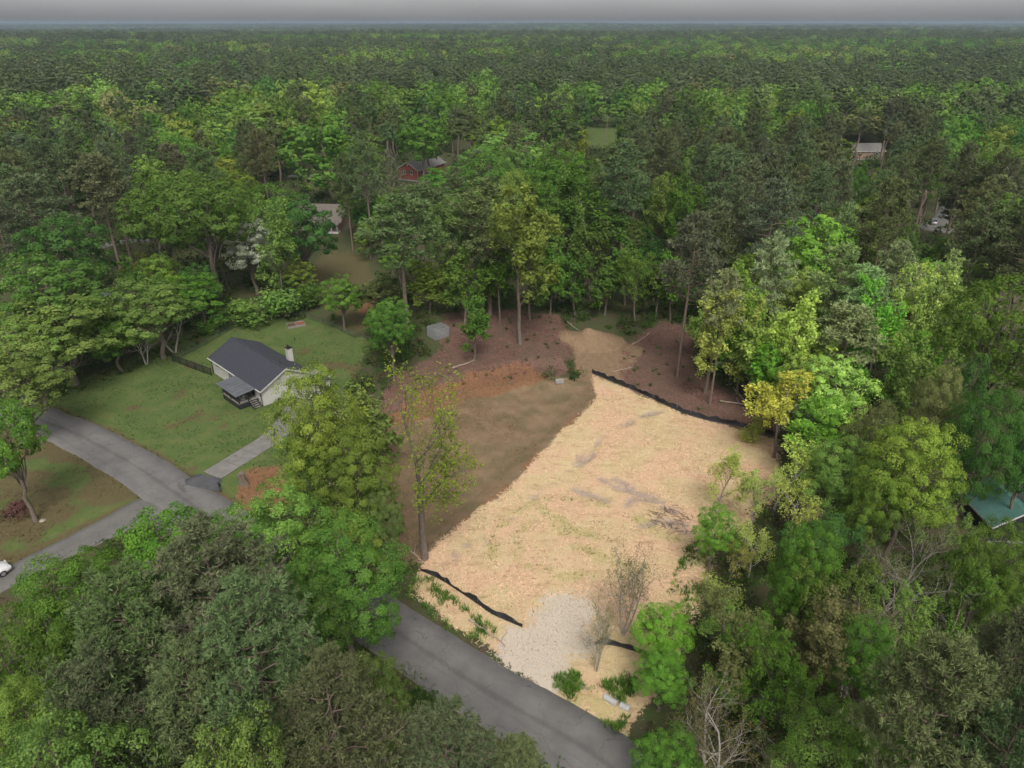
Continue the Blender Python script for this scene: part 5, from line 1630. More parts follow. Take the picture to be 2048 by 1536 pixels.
GALV = simple("galvanised wire", (0.36, 0.37, 0.38), 0.5, 0.15, 3, 0, 0.3)
CONG = simple("grey concrete", (0.32, 0.31, 0.29), 0.9, 0.15, 3, 0.2)

def window(house, face, u, z, w, h, L, D, shutters=False, name='window'):
    """face f: y=0, r: x=L, l: x=0, b: y=D; u is the distance along the face"""
    f = thing_part = None
    def to(p, q, zz):                     # p along the face, q outwards
        return {'f': (p, -q, zz), 'b': (p, D + q, zz), 'l': (-q, p, zz), 'r': (L + q, p, zz)}[face]
    def bx(m, p0, p1, q0, q1, z0, z1):
        a, b = to(p0, q0, z0), to(p1, q1, z1)
        m.box(*(sorted((a[0], b[0])) + sorted((a[1], b[1])) + sorted((a[2], b[2]))))
    m = MB()
    t = .09
    bx(m, u, u + t, .002, .06, z, z + h)
    bx(m, u + w - t, u + w, .002, .06, z, z + h)
    bx(m, u + t, u + w - t, .002, .06, z + h - t, z + h)
    bx(m, u + t, u + w - t, .002, .06, z, z + t)
    bx(m, u + t, u + w - t, .004, .04, z + h * .5 - .025, z + h * .5 + .025)
    fr = m.build(name, TRIM, house)
    m = MB()
    bx(m, u + t, u + w - t, .003, .02, z + t, z + h * .5 - .025)
    m.build("pane", GLASS, fr)
    m = MB()
    bx(m, u + t, u + w - t, .003, .02, z + h * .5 + .025, z + h - t)
    m.build("pane", GLASS, fr)
    m = MB()
    bx(m, u - .06, u + w + .06, .003, .11, z - .07, z - .004)
    m.build("sill", TRIM, fr)
    if shutters:
        for s in (u - .36, u + w + .04):
            m = MB()
            bx(m, s, s + .32, .002, .05, z - .02, z + h + .02)
            m.build("shutter", SHUT, fr)
    return fr

def gable_house(name, label, loc, rz, L, D, wh, rise, wall, roof, wins=(), oh=.4, found=.35, th=.16, cat='house'):
    e = thing(name, label, cat, (loc[0], loc[1], hz(*loc) if len(loc) == 2 else loc[2]), rz)
    MB().extrude([(0, -.4), (D, -.4), (D, wh), (D / 2, wh + rise), (0, wh)], 'x', 0, L).build("wall", wall, e)
    MB().extrude([(-.03, -.4), (D + .03, -.4), (D + .03, found), (-.03, found)], 'x', -.03, L + .03).build("foundation", CONG, e)
    k = rise / (D / 2)
    g = .03
    r = MB().extrude([(-oh, wh - oh * k + g), (D / 2, wh + rise + g), (D + oh, wh - oh * k + g), (D + oh, wh - oh * k + g + th), (D / 2, wh + rise + g + th * 1.1), (-oh, wh - oh * k + g + th)], 'x', -oh, L + oh).build("roof", roof, e)
    for y in (-oh - .03, D + oh + .005):
        MB().box(-oh, L + oh, y, y + .025, wh - oh * k - .06, wh - oh * k + g + th - .03).build("fascia", TRIM, e)
    for x in (-oh - .03, L + oh + .005):
        m = MB()
        for a, b in (((-oh, wh - oh * k), (D / 2, wh + rise)), ((D / 2, wh + rise), (D + oh, wh - oh * k))):
            m.poly([(x, a[0], a[1] - .08), (x, b[0], b[1] - .08), (x, b[0], b[1] + g + th - .03), (x, a[0], a[1] + g + th - .03)])
            m.poly([(x + .025, a[0], a[1] - .08), (x + .025, b[0], b[1] - .08), (x + .025, b[0], b[1] + g + th - .03), (x + .025, a[0], a[1] + g + th - .03)])
        m.build("bargeboard", TRIM, e)
    for wn_ in wins:
        window(e, *wn_[:5], L, D, *(wn_[5:]))
    return e, r

# -- the white house on the lawn
HL, HD, HW, HR = 15.9, 8.0, 2.75, 2.0
house, hroof = gable_house("white_house", "white house with charcoal shingle roof and black front porch on the lawn", (-47.6, 102.0), math.atan2(-.697, .717), HL, HD, HW, HR, WHITE, SHING,
    [('f', 1.5, 1.55, .55, .85), ('f', 3.1, 1.55, .55, .85), ('f', 6.0, 1.2, .95, 1.2, True), ('f', 15.0, 1.3, .55, 1.1),
     ('r', 4.0, 1.15, .9, 1.35), ('r', 5.4, 1.25, .5, .95), ('l', 2.0, 1.2, .9, 1.3), ('l', 5.2, 1.2, .9, 1.3), ('b', 3, 1.2, .9, 1.3), ('b', 7, 1.2, .9, 1.3)], found=.06)
for x, y0, y1, z in ((HL + .002, 2.2, 2.65, .18),):
    MB().box(x, x + .04, y0, y1, z, z + .22).build("foundation_vent", BLACKM, house)
MB().box(14.7, 15.1, -.045, -.003, .2, .42).build("foundation_vent", BLACKM, house)
MB().box(HL + .002, HL + .14, 2.95, 3.3, .9, 1.4).build("meter_box", CONG, house)
for x, y in ((HL - .1, -.1), (.1, -.1)):
    MB().tube([(x, y - .06, 0), (x, y - .06, HW - .3), (x, y - .35, HW - .12)], .045, 6).build("downspout", DARKW, house)
MB().tube([(-.4, -.47, HW - .1), (HL + .4, -.47, HW - .12)], .06, 6).build("gutter", TRIM, house)
# chimney at the back, vent pipes
ch = MB().box(9.9, 10.75, 7.6, 8.35, -.4, 5.1).build("chimney", WHITE, house)
MB().box(9.84, 10.81, 7.54, 8.41, 5.1, 5.2).build("chimney_cap", BLACKM, ch)
MB().tube([(10.15, 7.98, 5.2), (10.15, 7.98, 5.55)], .1, 8).build("flue", BLACKM, ch)
MB().tube([(10.5, 7.98, 5.2), (10.5, 7.98, 5.5)], .1, 8).build("flue", BLACKM, ch)
MB().tube([(13.5, 4.7, 4.3), (13.5, 4.7, 5.1)], .05, 6).build("vent_pipe", BLACKM, hroof)
MB().tube([(5.5, 2.6, 3.9), (5.5, 2.6, 4.35)], .05, 6).build("vent_pipe", BLACKM, hroof)
MB().box(-.4, HL + .4, HD / 2 - .14, HD / 2 + .14, HW + HR + .17, HW + HR + .22).build("ridge_cap", SHING, hroof)
# side wing with a lower roof
wg = MB().extrude([(4.9, -.4), (9.6, -.4), (9.6, 1.9), (4.9, 2.35)], 'x', HL + .002, HL + 2.6).build("side_wing", WHITE, house)
MB().extrude([(4.75, 2.42), (9.9, 1.92), (9.9, 2.05), (4.75, 2.55)], 'x', HL + .002, HL + 2.9).build("wing_roof", SHING, wg)
# porch: skirt, deck boards, posts, rails, roof sheets, steps
p0, p1, pf = 9.4, 14.5, -3.0
po = MB().box(p0, p1, pf, -.004, -.4, .92).build("porch", DARKW, house)
for i in range(20):
    x = p0 - .03 + i * (p1 - p0 + .06) / 20
    MB().box(x + .01, x + (p1 - p0 + .06) / 20 - .01, pf - .04, -.006, .925, .965).build("deck_board", GREYW, po)
for x, y in ((p0 + .08, pf + .08), ((p0 + p1) / 2, pf + .08), (p1 - .08, pf + .08), (p0 + .08, -1.3), (p1 - .08, -1.5)):
    MB().box(x - .07, x + .07, y - .07, y + .07, .967, 2.42 if y < -2 else 2.6).build("post", DARKW, po)
for z in (1.12, 1.85):
    MB().box(p0 + .15, p1 - .15, pf + .04, pf + .1, z, z + .07).build("rail", GREYW, po)
    MB().box(p0 + .04, p0 + .1, pf + .15, -.3, z, z + .07).build("rail", GREYW, po)
    MB().box(p1 - .1, p1 - .04, pf + .15, -1.6, z, z + .07).build("rail", GREYW, po)
m = MB()
for i in range(36):
    x = p0 + .2 + i * (p1 - p0 - .4) / 36
    m.box(x, x + .03, pf + .055, pf + .085, 1.19, 1.85)
tag(m.build("balusters", DARKW, po), kind='stuff')
n_sheet = 7
for i in range(n_sheet):
    x0 = 8.7 + i * (14.95 - 8.7) / n_sheet
    x1 = 8.7 + (i + 1) * (14.95 - 8.7) / n_sheet
    MB().extrude([(-3.45, 2.42), (.05, 2.72), (.05, 2.76), (-3.45, 2.46)], 'x', x0 + .006, x1 - .006).build("roof_sheet", TIN, po)
    MB().extrude([(-3.45, 2.463), (.05, 2.763), (.05, 2.80), (-3.45, 2.50)], 'x', x1 - .03, x1 + .004).build("roof_rib", TIN, po)
MB().box(12.6, 13.5, -.05, -.003, .97, 2.5).build("front_door", DARKW, house)
for (x, y, c, s) in ((10.2, -2.2, (.25, .03, .03), .5), (13.6, -2.3, (.4, .42, .42), .45), (11.8, -.9, (.16, .16, .17), .6)):
    ch_ = MB()
    ch_.box(x, x + s, y, y + s, 1.25, 1.33)
    ch_.box(x, x + s, y + s - .07, y + s, 1.335, 1.8)
    for dx in (.02, s - .08):
        for dy in (.02, s - .08):
            ch_.box(x + dx, x + dx + .05, y + dy, y + dy + .05, .967, 1.245)
    ob = link("porch_chair", ch_.mesh("porch_chair", simple("chair paint %.2f" % c[1], c, .5, .1)))
    ob.matrix_world = Matrix.Translation(house.location) @ Matrix.Rotation(math.atan2(-.697, .717), 4, 'Z')
    tag(ob, {.03: "red chair on the front porch of the white house", .42: "pale chair at the outer corner of the front porch", .16: "grey chair against the wall on the front porch"}[c[1]], "chair", "porch chairs")
st = MB()
for s in (-1.45, -.35):
    st.extrude([(p1 + .01, .92), (p1 + .01, .62), (p1 + 1.35, -.3), (p1 + 1.7, -.3), (p1 + 1.7, .02)], 'y', s - .03, s + .03)
steps = st.build("stair_stringers", DARKW, po)
for i in range(5):
    MB().box(p1 + .08 + i * .31, p1 + .08 + i * .31 + .28, -1.41, -.39, .76 - i * .19, .80 - i * .19).build("tread", GREYW, steps)
for s in (-1.45,):
    MB().bar((p1 + .05, s, 1.75), (p1 + 1.6, s, .85), .05, .07).build("handrail", DARKW, steps)
    MB().box(p1 + 1.5, p1 + 1.58, s - .04, s + .04, -.3, .88).build("newel_post", DARKW, steps)
# deck behind the house
dk = thing("back_deck", "grey wooden deck behind the right end of the white house", "deck", (-31.2, 100.6, hz(-31.2, 100.6)), math.atan2(-.697, .717))
MB().box(-1.7, 1.7, -1.2, 1.2, -.2, .42).build("deck_frame", DARKW, dk)
for i in range(14):
    MB().box(-1.75, 1.75, -1.25 + i * .179, -1.25 + i * .179 + .165, .425, .46).build("deck_board", GREYW, dk)
# round white tub
tub = thing("hot_tub", "round pale tub with a dark cover beside the back deck", "tub", (-29.3, 98.9, hz(-29.3, 98.9)))
a = np.linspace(0, 2 * math.pi, 20, endpoint=False)
mm = MB().extrude([(.95 * math.cos(t), .95 * math.sin(t)) for t in a], 'z', -.1, .75)
mm.build("shell", TRIM, tub)
MB().extrude([(.7 * math.cos(t), .7 * math.sin(t)) for t in a], 'z', .755, .80).build("cover", GREYW, tub)

# -- red brick house among the trees
bh, _ = gable_house("brick_house", "red brick house with grey roof among the trees in the distance", (-33.0, 254.5), math.atan2(.89, .45), 18, 8.2, 4.0, 2.3, BRICK, SHINGG,
    [('l', 2.0, 2.3, 1.0, 1.3, True), ('l', 4.9, 2.3, 1.0, 1.3, True), ('f', 2, 2.2, .9, 1.3), ('f', 4.5, 2.2, .9, 1.3), ('f', 8, 2.2, .9, 1.3), ('f', 11, 2.2, .9, 1.3)], found=.5)
MB().box(-.1, -.003, 3.9, 4.3, 5.1, 5.6).build("gable_vent", TRIM, bh)
MB().tube([(-.06, -.06, -.2), (-.06, -.06, 3.9)], .07, 6).build("downspout", TRIM, bh)
MB().box(5.6, 6.6, -1.6, -.004, 2.4, 2.55).build("stoop_roof", TRIM, bh)
# -- brown-roofed house with a white porch
wh_, _ = gable_house("brown_roofed_house", "low house with broad brown roof and white porch posts in the wood", (-63.0, 189.5), math.radians(-4), 17, 13, 2.7, 2.9, TANB, SHINGB,
    [('f', 5, 1, 1.2, 1.2), ('f', 9, 1, 1.2, 1.2)], oh=.6)
for x in (11.2, 13.2, 15.2, 16.8):
    MB().box(x, x + .16, -2.2, -2.04, -.2, 2.35).build("porch_post", TRIM, wh_)
MB().extrude([(-2.6, 2.3), (-.62, 2.62), (-.62, 2.7), (-2.6, 2.4)], 'x', 10.6, 17.4).build("porch_roof", SHINGB, wh_)
MB().box(10.8, 17.1, -2.4, -.004, -.3, .12).build("porch_floor", TRIM, wh_)
# -- tan brick house far right
th_, _ = gable_house("tan_house", "tan brick house with grey roof far off beyond the pines", (134, 299), math.radians(6), 18, 8.5, 3.4, 2.2, TANB, SHINGG,
    [('f', 14.0, 1.4, 1.5, 1.3, True), ('f', 4, 1.4, 1.2, 1.3, True), ('r', 3, 1.5, 1.0, 1.2)], found=.4)
# -- pale grey roof in the left wood
lh_, _ = gable_house("grey_roofed_shed", "low shed with pale grey roof half hidden in the left wood", (-81.23, 129.38), math.radians(-38), 5.5, 4.2, 2.2, .9, TANB, simple("pale tin", (.33, .36, .34), .5, .12, 1), [('f', 2, .9, .8, .8)], oh=.3, cat='shed')
# -- green metal roofs at the right edge
def seams(e, L, D, wh, rise, oh):
    k = rise / (D / 2)
    z0 = .2
    for x in np.arange(-oh + .1, L + oh, .42):
        m = MB()
        for s in (0, 1):
            ya, yb = (-oh, D / 2 - .03) if s == 0 else (D + oh, D / 2 + .03)
            za, zb = wh - oh * k + z0, wh + rise + z0 - .02
            m.bar((x, ya, za), (x, yb, zb), .05, .05)
        m.build("seam", GREENTIN, e)
g1, g1r = gable_house("green_roofed_barn", "barn with green ribbed metal roof at the right edge", (56.6, 60.4), math.radians(90), 6.0, 5.4, 2.4, 1.7, DARKW, GREENTIN, [], oh=.3, cat='barn')
seams(g1r, 6.0, 5.4, 2.4, 1.7, .3)
g2, g2r = gable_house("green_roofed_cabin", "cabin with green roof and cream gable behind the barn", (57.6, 62.6), math.radians(8), 8.0, 5.4, 2.6, 1.9, TRIM, GREENTIN, [('l', 2.2, 3.1, .5, .35)], oh=.3, cat='cabin')
seams(g2r, 8.0, 5.4, 2.6, 1.9, .3)

# ------------------------------------------------------------------ fences
def polyline_pts(pts, step):
    P = np.array(pts, float)
    s = np.concatenate([[0], np.cumsum(np.linalg.norm(np.diff(P, axis=0), axis=1))])
    n = max(2, int(round(s[-1] / step)) + 1)
    t = np.linspace(0, s[-1], n)
    return np.column_stack([np.interp(t, s, P[:, 0]), np.interp(t, s, P[:, 1])])

def metal_fence(name, label, pts, h, mat, step, picket, rails, pw=.025):
    P = polyline_pts(pts, step)
    Z = hgt(P[:, 0], P[:, 1])
    e = thing(name, label, "fence", (P[0][0], P[0][1], float(Z[0])))
    O = np.array([P[0][0], P[0][1], Z[0]])
    Q = np.column_stack([P, Z]) - O
    for q in Q:
        MB().box(q[0] - .04, q[0] + .04, q[1] - .04, q[1] + .04, q[2] - .3, q[2] + h + .06).build("post", mat, e)
    m = MB()
    for a, b in zip(Q[:-1], Q[1:]):
        d = b - a
        for r in rails:
            r_ = MB().bar(a + d * .02 + [0, 0, h * r], b - d * .02 + [0, 0, h * r], .03, .045)
            r_.build("rail", mat, e)
        n = int(np.linalg.norm(d) / picket)
        for i in range(1, n):
            p = a + d * i / n
            m.box(p[0] - pw / 2, p[0] + pw / 2, p[1] - pw / 2, p[1] + pw / 2, p[2] + .06, p[2] + h)
    tag(m.build("pickets", mat, e), kind='stuff')
    return e
metal_fence("picket_fence", "black metal picket fence joining the left end of the white house", [(-56.24, 106.52), (-51.78, 103.66), (-47.59, 100.93)], 1.35, BLACKM, 1.9, .13, (.12, .88, 1.0), .03)
metal_fence("wire_fence", "dark wire fence along the back of the lawn", [(-56.24, 106.52), (-53.83, 112.00), (-50.92, 121.01), (-40.50, 126.74), (-31.36, 119.82), (-23.99, 111.58)], 1.15, simple("dark wire", (.06, .07, .055), .6, .2), 2.6, .3, (.05, .5, 1.0), .02)
# kennel of wire panels
KX, KY = -13.2, 112.3
kn = thing("wire_kennel", "pale grey wire dog kennel under the trees by the red leaf ground", "kennel", (KX, KY, hz(KX, KY)), math.radians(38))
def kpanel(a, b, h=1.8):
    a, b = np.array([*a, 0.]), np.array([*b, 0.])
    d = b - a
    f = MB()
    for p in (a, b):
        f.tube([p + [0, 0, -.2], p + [0, 0, h]], .035, 6)
    for z in (.05, h * .5, h):
        f.tube([a + [0, 0, z], b + [0, 0, z]], .025, 6)
    fr = f.build("panel_frame", GALV, kn)
    m = MB()
    n = int(np.linalg.norm(d) / .085)
    for i in range(1, n):
        p = a + d * i / n
        m.box(p[0] - .022, p[0] + .022, p[1] - .022, p[1] + .022, .08, h - .03)
    tag(m.build("slats", GALV, fr), kind='stuff')
c4 = [(0, 0), (2.9, 0), (2.9, 2.6), (0, 2.6)]
for i in range(4):
    kpanel(c4[i], c4[(i + 1) % 4])

# silt fences: sagging black cloth on stakes
CLOTH = simple("black silt cloth", (0.016, 0.016, 0.018), 0.6, 0.4, 2.5, 0.5)
def silt(label, pts, h, seed):
    P = resample(pts, .22)
    rng = np.random.default_rng(seed)
    n = len(P)
    d = np.gradient(P, axis=0)
    d /= np.linalg.norm(d, axis=1, keepdims=True)
    nr = np.stack([d[:, 1], -d[:, 0]], -1)
    def wv(s, k):
        w = np.convolve(rng.normal(0, 1, n + 20), np.hanning(k), 'same')[10:-10]
        return s * w / (np.abs(w).max() + 1e-6)
    Z = hgt(P[:, 0], P[:, 1])
    side, lean, top = wv(.2, 9), wv(.3, 15), h * (1 + wv(.38, 7))
    e = thing("silt_fence", label, "silt fence", (P[0][0], P[0][1], float(Z[0])))
    O = np.array([P[0][0], P[0][1], Z[0]])
    rows_ = []
    for k, (f, o) in enumerate(((0, .10), (.0, .03), (.45, .0), (.8, .01), (1.0, .015), (1.0, -.015), (.5, -.03), (0, -.06), (0, -.14))):
        off = (side * f + lean * f + o + (wv(.05, 4) if 0 < f < 1 else 0))[:, None] * nr
        z = Z + np.maximum(top * f, .03 if k in (0, 8) else 0) + (-.03 if f == 0 else 0)
        rows_.append(np.column_stack([P + off, z]) - O)
    V = np.stack(rows_, 1).reshape(-1, 3)
    mrow = len(rows_)
    i = np.arange(n - 1)[:, None] * mrow
    j = np.arange(mrow - 1)[None, :]
    F = np.stack([i + j, i + mrow + j, i + mrow + j + 1, i + j + 1], -1).reshape(-1, 4)
    link("cloth", np_mesh("cloth", V, F, CLOTH), e)
    for q in range(4, n - 2, 10):
        p = np.array([*(P[q] - nr[q] * .05), Z[q]]) - O
        t = top[q] * 1.18
        MB().bar(p + [0, 0, -.2], p + np.array([nr[q][0] * lean[q] * .6, nr[q][1] * lean[q] * .6, t]), .04, .04).build("stake", GREYW, e)
silt("black silt fence along the front of the pale lot beside the road", [(-9.25, 55.94), (-7.24, 54.69), (-4.86, 52.73), (-3.08, 51.12), (-1.61, 49.83), (1.02, 48.34)], .5, 1)
silt("long black silt fence between the pale lot and the wood", [(12.78, 101.83), (16.02, 98.47), (19.70, 94.81), (22.43, 91.35), (25.14, 88.67), (28.22, 86.66), (31.65, 85.14), (36.01, 82.60)], .75, 2)
silt("short black silt fence right of the gravel entrance", [(7.50, 46.50), (9.27, 46.21), (12.04, 45.30)], .4, 3)

# ------------------------------------------------------------------ vehicles
def car(label, loc, rz, paint, name="parked_car"):
    e = thing(name, label, "car", (loc[0], loc[1], loc[2] if len(loc) > 2 else hz(*loc)), rz, "cars")
    xs = np.array([-2.28, -2.22, -1.75, -1.0, -.2, .7, 1.25, 1.9, 2.2, 2.28])
    top = np.array([.62, .86, .92, .93, .93, .92, .88, .78, .66, .5])
    hw = np.array([.66, .80, .87, .90, .90, .90, .89, .84, .74, .6])
    ring = []
    for x, t, w in zip(xs, top, hw):
        ring.append([(x, -w * .86, .22), (x, -w, .38), (x, -w * .99, t * .78), (x, -w * .88, t), (x, 0, t + .03), (x, w * .88, t), (x, w * .99, t * .78), (x, w, .38), (x, w * .86, .22)])
    V = np.array(ring).reshape(-1, 3)
    k = 9
    F = [tuple(int(v) for v in (i * k + j, i * k + (j + 1) % k, (i + 1) * k + (j + 1) % k, (i + 1) * k + j)) for i in range(len(xs) - 1) for j in range(k)]
    F += [tuple(range(k))[::-1], tuple((len(xs) - 1) * k + j for j in range(k))]
    bm = bpy.data.meshes.new("body")
    bm.from_pydata(V.tolist(), [], F)
    bm.polygons.foreach_set("use_smooth", np.ones(len(bm.polygons), bool))
    bm.update()
    bm.materials.append(paint)
    body = link("body", bm, e)
    # cabin: glass house with a painted roof
    gx = np.array([-1.85, -1.15, -.2, .45, 1.15])
    gz = np.array([.93, 1.36, 1.43, 1.38, .90])
    gw = np.array([.72, .60, .62, .60, .72])
    m = MB()
    for a in range(4):
        b = a + 1
        m.poly([(gx[a], -gw[a], gz[a]), (gx[b], -gw[b], gz[b]), (gx[b], gw[b], gz[b]), (gx[a], gw[a], gz[a])])
    for s in (-1, 1):
        pts = [(gx[0], s * gw[0], gz[0]), (gx[1], s * gw[1], gz[1]), (gx[2], s * gw[2], gz[2]), (gx[3], s * gw[3], gz[3]), (gx[4], s * gw[4], gz[4]), (.6, s * .80, .9), (-1.2, s * .80, .9)]
        m.poly(pts if s < 0 else pts[::-1])
    m.build("windows", GLASS, e)
    m = MB()
    for a in (1, 2):
        b = a + 1
        m.poly([(gx[a], -gw[a] * 1.02, gz[a] + .012), (gx[b], -gw[b] * 1.02, gz[b] + .012), (gx[b], gw[b] * 1.02, gz[b] + .012), (gx[a], gw[a] * 1.02, gz[a] + .012)])
    for s in (-1, 1):
        for a, b in ((0, 1), (4, 3)):
            m.bar((gx[a], s * gw[a], gz[a]), (gx[b], s * gw[b], gz[b] + .01), .07, .05)
        m.bar((-.3, s * .80, .93), (-.2, s * .63, 1.42), .07, .05)
        m.bar((gx[1], s * gw[1], gz[1]), (gx[3], s * gw[3], gz[3]), .06, .05)
    m.build("roof", paint, e)
    rub = simple("tyre rubber", (.02, .02, .02), .8, .2)
    rim = simple("wheel alloy", (.4, .4, .41), .35, .1, 3, 0, .6)
    for x in (-1.38, 1.38):
        for s in (-1, 1):
            w = MB()
            an = np.linspace(0, 2 * math.pi, 16, endpoint=False)
            w.extrude([(x + .33 * math.cos(t), .33 + .33 * math.sin(t)) for t in an], 'y', s * .70, s * .91)
            wo = w.build("wheel", rub, e)
            q = MB().extrude([(x + .2 * math.cos(t), .33 + .2 * math.sin(t)) for t in an], 'y', s * .905, s * .925)
            q.build("rim", rim, wo)
    for s in (-.6, .6):
        MB().box(2.12, 2.24, s - .18, s + .18, .55, .68).build("headlight", simple("lamp glass", (.6, .6, .58), .2, .05), e)
        MB().box(-2.27, -2.16, s - .2, s + .2, .62, .78).build("tail_light", simple("red lamp", (.35, .02, .02), .3, .1), e)
    return e
PWHITE = simple("white car paint", (.62, .62, .63), .25, .03, 1, spec=.6)
car("white sedan parked on the side road at the left edge", (-52.9, 54.6, 0.03), math.atan2(.8, .6), PWHITE)
PGREY = simple("silver car paint", (.32, .33, .35), .3, .05, 1, 0, .3)
PSILV = simple("pale car paint", (.5, .5, .5), .3, .05, 1)
car("silver car nearest the pines on the far right drive", (117.38, 196.70), math.radians(70), PGREY)
car("pale car parked behind the silver car on the far right drive", (124.98, 202.94), math.radians(85), PSILV)
car("dark grey car farthest up the far right drive", (141.93, 230.39), math.radians(75), simple("dark car paint", (.07, .07, .08), .3, .1))
tag(strip("far_drive", [(118, 188)] + [(114.00, 192.37), (120.84, 199.50), (130.61, 212.68), (146.34, 237.15)] + [(158, 262)], 2.6, .04, ASP3, seed=8), "pale drive with parked cars far right", "road", kind='structure')
tag(strip("far_road", [(154.05, 268.20), (174.20, 271.12), (188.08, 267.24), (203.48, 262.53)], 4.0, .05, ASP, seed=9), "road in the distance at the right edge", "road", kind='structure')
tag(strip("far_lane", [(-91.72, 256.18), (-83.22, 263.46), (-73.72, 265.34), (-61.35, 267.24)], 2.6, .05, ASP3, seed=10), "pale lane among the trees left of the brick house", "road", kind='structure')
tag(strip("wood_drive", [(-106.68, 162.59), (-104.43, 171.72), (-100.28, 177.08), (-93.72, 180.82)], 2.2, .05, ASP3, seed=12), "pale drive glimpsed in the left wood", "road", kind='structure')

# ------------------------------------------------------------------ poles, wires, small things
POLE = simple("grey pole wood", (.2, .17, .145), .9, .25, 3, .2, stretch=(3, 3, .5))
def pole(label, loc, h, z=None, arm=True):
    e = thing("utility_pole", label, "utility pole", (loc[0], loc[1], hz(*loc) if z is None else z), 0.3, "utility poles")
    MB().tube([(0, 0, -.3), (0, 0, h)], [.16, .11], 8).build("shaft", POLE, e)
    if arm:
        c = MB().box(-1.1, 1.1, -.06, .06, h - .7, h - .58).build("crossarm", POLE, e)
        for x in (-1, -.35, .35, 1):
            MB().tube([(x, 0, h - .58), (x, 0, h - .42)], .05, 6).build("insulator", CONG, c)
    return e
PL = [(23.5, 15.5), (-17.5, 45.6), (-62.5, 76.8)]
pole("roadside utility pole hidden among the near trees", PL[1], 9.0)
pole("utility pole at the bend of the road", (-64.3, 79.6), 9.0)
pole("utility pole in the distant grassy clearing", (43.50, 343.28), 12, arm=True)
pole("distant utility pole beyond the dark pines", (118.81, 324.52), 10)
tp = thing("radio_mast", "thin pale mast standing above the distant wood", "mast", (*(-144.27, 597.63), hz(*(-144.27, 597.63))))
MB().tube([(0, 0, -.3), (0, 0, 24)], [.28, .14], 8).build("shaft", GALV, tp)
MB().box(-.5, .5, -.12, .12, 21.5, 24).build("antenna", GALV, tp)
# two wires strung along the road
def wire(label, a, b, sag):
    P = np.array(a) + (np.array(b) - np.array(a)) * np.linspace(0, 1, 40)[:, None]
    P[:, 2] -= sag * 4 * np.linspace(0, 1, 40) * (1 - np.linspace(0, 1, 40))
    V, F = tube_arr(P, .011, 4)
    tag(link("overhead_wire", np_mesh("overhead_wire", V, F, simple("grey cable", (.12, .12, .12), .6, .1))), label, "wire", "overhead wires")
wire("outer overhead wire crossing above the browned roadside grass", (-17.9, 45.0, 8.45), (-64.9, 79.0, 8.45), .9)
wire("inner overhead wire crossing above the browned roadside grass", (-17.2, 46.3, 8.45), (-63.7, 80.2, 8.45), .8)
wire("overhead wire above the verge near the bottom of the road", (-17.5, 45.6, 8.45), (23.5, 16, 8.5), .9)

# stump, mailbox, rock, raised bed, culvert
def lump(name, label, cat, loc, r, h, mat, seed, n=14, rows_=7, flare=.6, flat=False):
    rng = np.random.default_rng(seed)
    V, F = [], []
    for j in range(rows_):
        t = j / (rows_ - 1)
        for i in range(n):
            a = 2 * math.pi * i / n
            rad = r * (1 + flare * (1 - t) ** 3) * (1 + .16 * math.sin(3 * a + seed) + rng.uniform(-.08, .08))
            if flat:
                rad = r * math.cos(t * 1.45) * (1 + rng.uniform(-.12, .12))
            V.append((rad * math.cos(a), rad * math.sin(a) * (.85 if flat else 1), h * t * (1 + (rng.uniform(-.12, .12) if j == rows_ - 1 and not flat else 0)) - .1))
    for j in range(rows_ - 1):
        for i in range(n):
            F.append((j * n + i, j * n + (i + 1) % n, (j + 1) * n + (i + 1) % n, (j + 1) * n + i))
    F.append(tuple((rows_ - 1) * n + i for i in range(n)))
    return tag(link(name, np_mesh(name, V, F, mat)), label, cat), V
o, _ = lump("tree_stump", "tall dark tree stump by the driveway", "stump", (0, 0), .42, 1.75, BARK, 3)
o.location = (*(-32.51, 71.36), hz(*(-32.51, 71.36)))
o.rotation_euler = (0.06, -0.1, 0)
ROCK = simple("field stone", (.28, .24, .2), .9, .2, 3, .3)
o, _ = lump("boulder", "single pale rock on the browned roadside grass", "rock", (0, 0), .42, .32, ROCK, 5, 11, 5, flat=True)
o.location = (*(-52.82, 64.18), hz(*(-52.82, 64.18)))
mb = thing("mailbox", "black mailbox on a post beside the driveway", "mailbox", (*(-34.76, 69.71), hz(*(-34.76, 69.71))), .6)
MB().box(-.05, .05, -.05, .05, -.2, 1.0).build("post", DARKW, mb)
MB().extrude([(-.13, 1.0), (.13, 1.0), (.13, 1.2)] + [(.13 * math.cos(t), 1.2 + .13 * math.sin(t)) for t in np.linspace(.3, 2.84, 6)] + [(-.13, 1.2)], 'y', -.28, .28).build("box", BLACKM, mb)
gb = thing("raised_garden_bed", "wooden raised garden bed at the back of the lawn", "garden bed", (*(-39.90, 121.73), hz(*(-39.90, 121.73))), .5)
for x0, x1, y0, y1 in ((-1.6, 1.6, -1.0, -.92), (-1.6, 1.6, .92, 1.0), (-1.6, -1.52, -.915, .915), (1.52, 1.6, -.915, .915), (-.04, .04, -.915, .915)):
    MB().box(x0, x1, y0, y1, -.15, .4).build("board", GREYW, gb)
SOIL = simple("garden soil", (.09, .06, .045), .95, .35, 4, .5)
MB().box(-1.515, -.045, -.91, .91, -.1, .3).build("soil", SOIL, gb)
MB().box(.045, 1.515, -.91, .91, -.1, .28).build("soil", simple("red mulch", (.22, .08, .05), .95, .3, 5, .4), gb)
cp = thing("culvert_pipe", "pale broken culvert pipe by the road at the near corner of the lot", "pipe", (*(8.70, 39.92), hz(*(8.70, 39.92))), -.7)
an = np.linspace(0, 2 * math.pi, 14, endpoint=False)
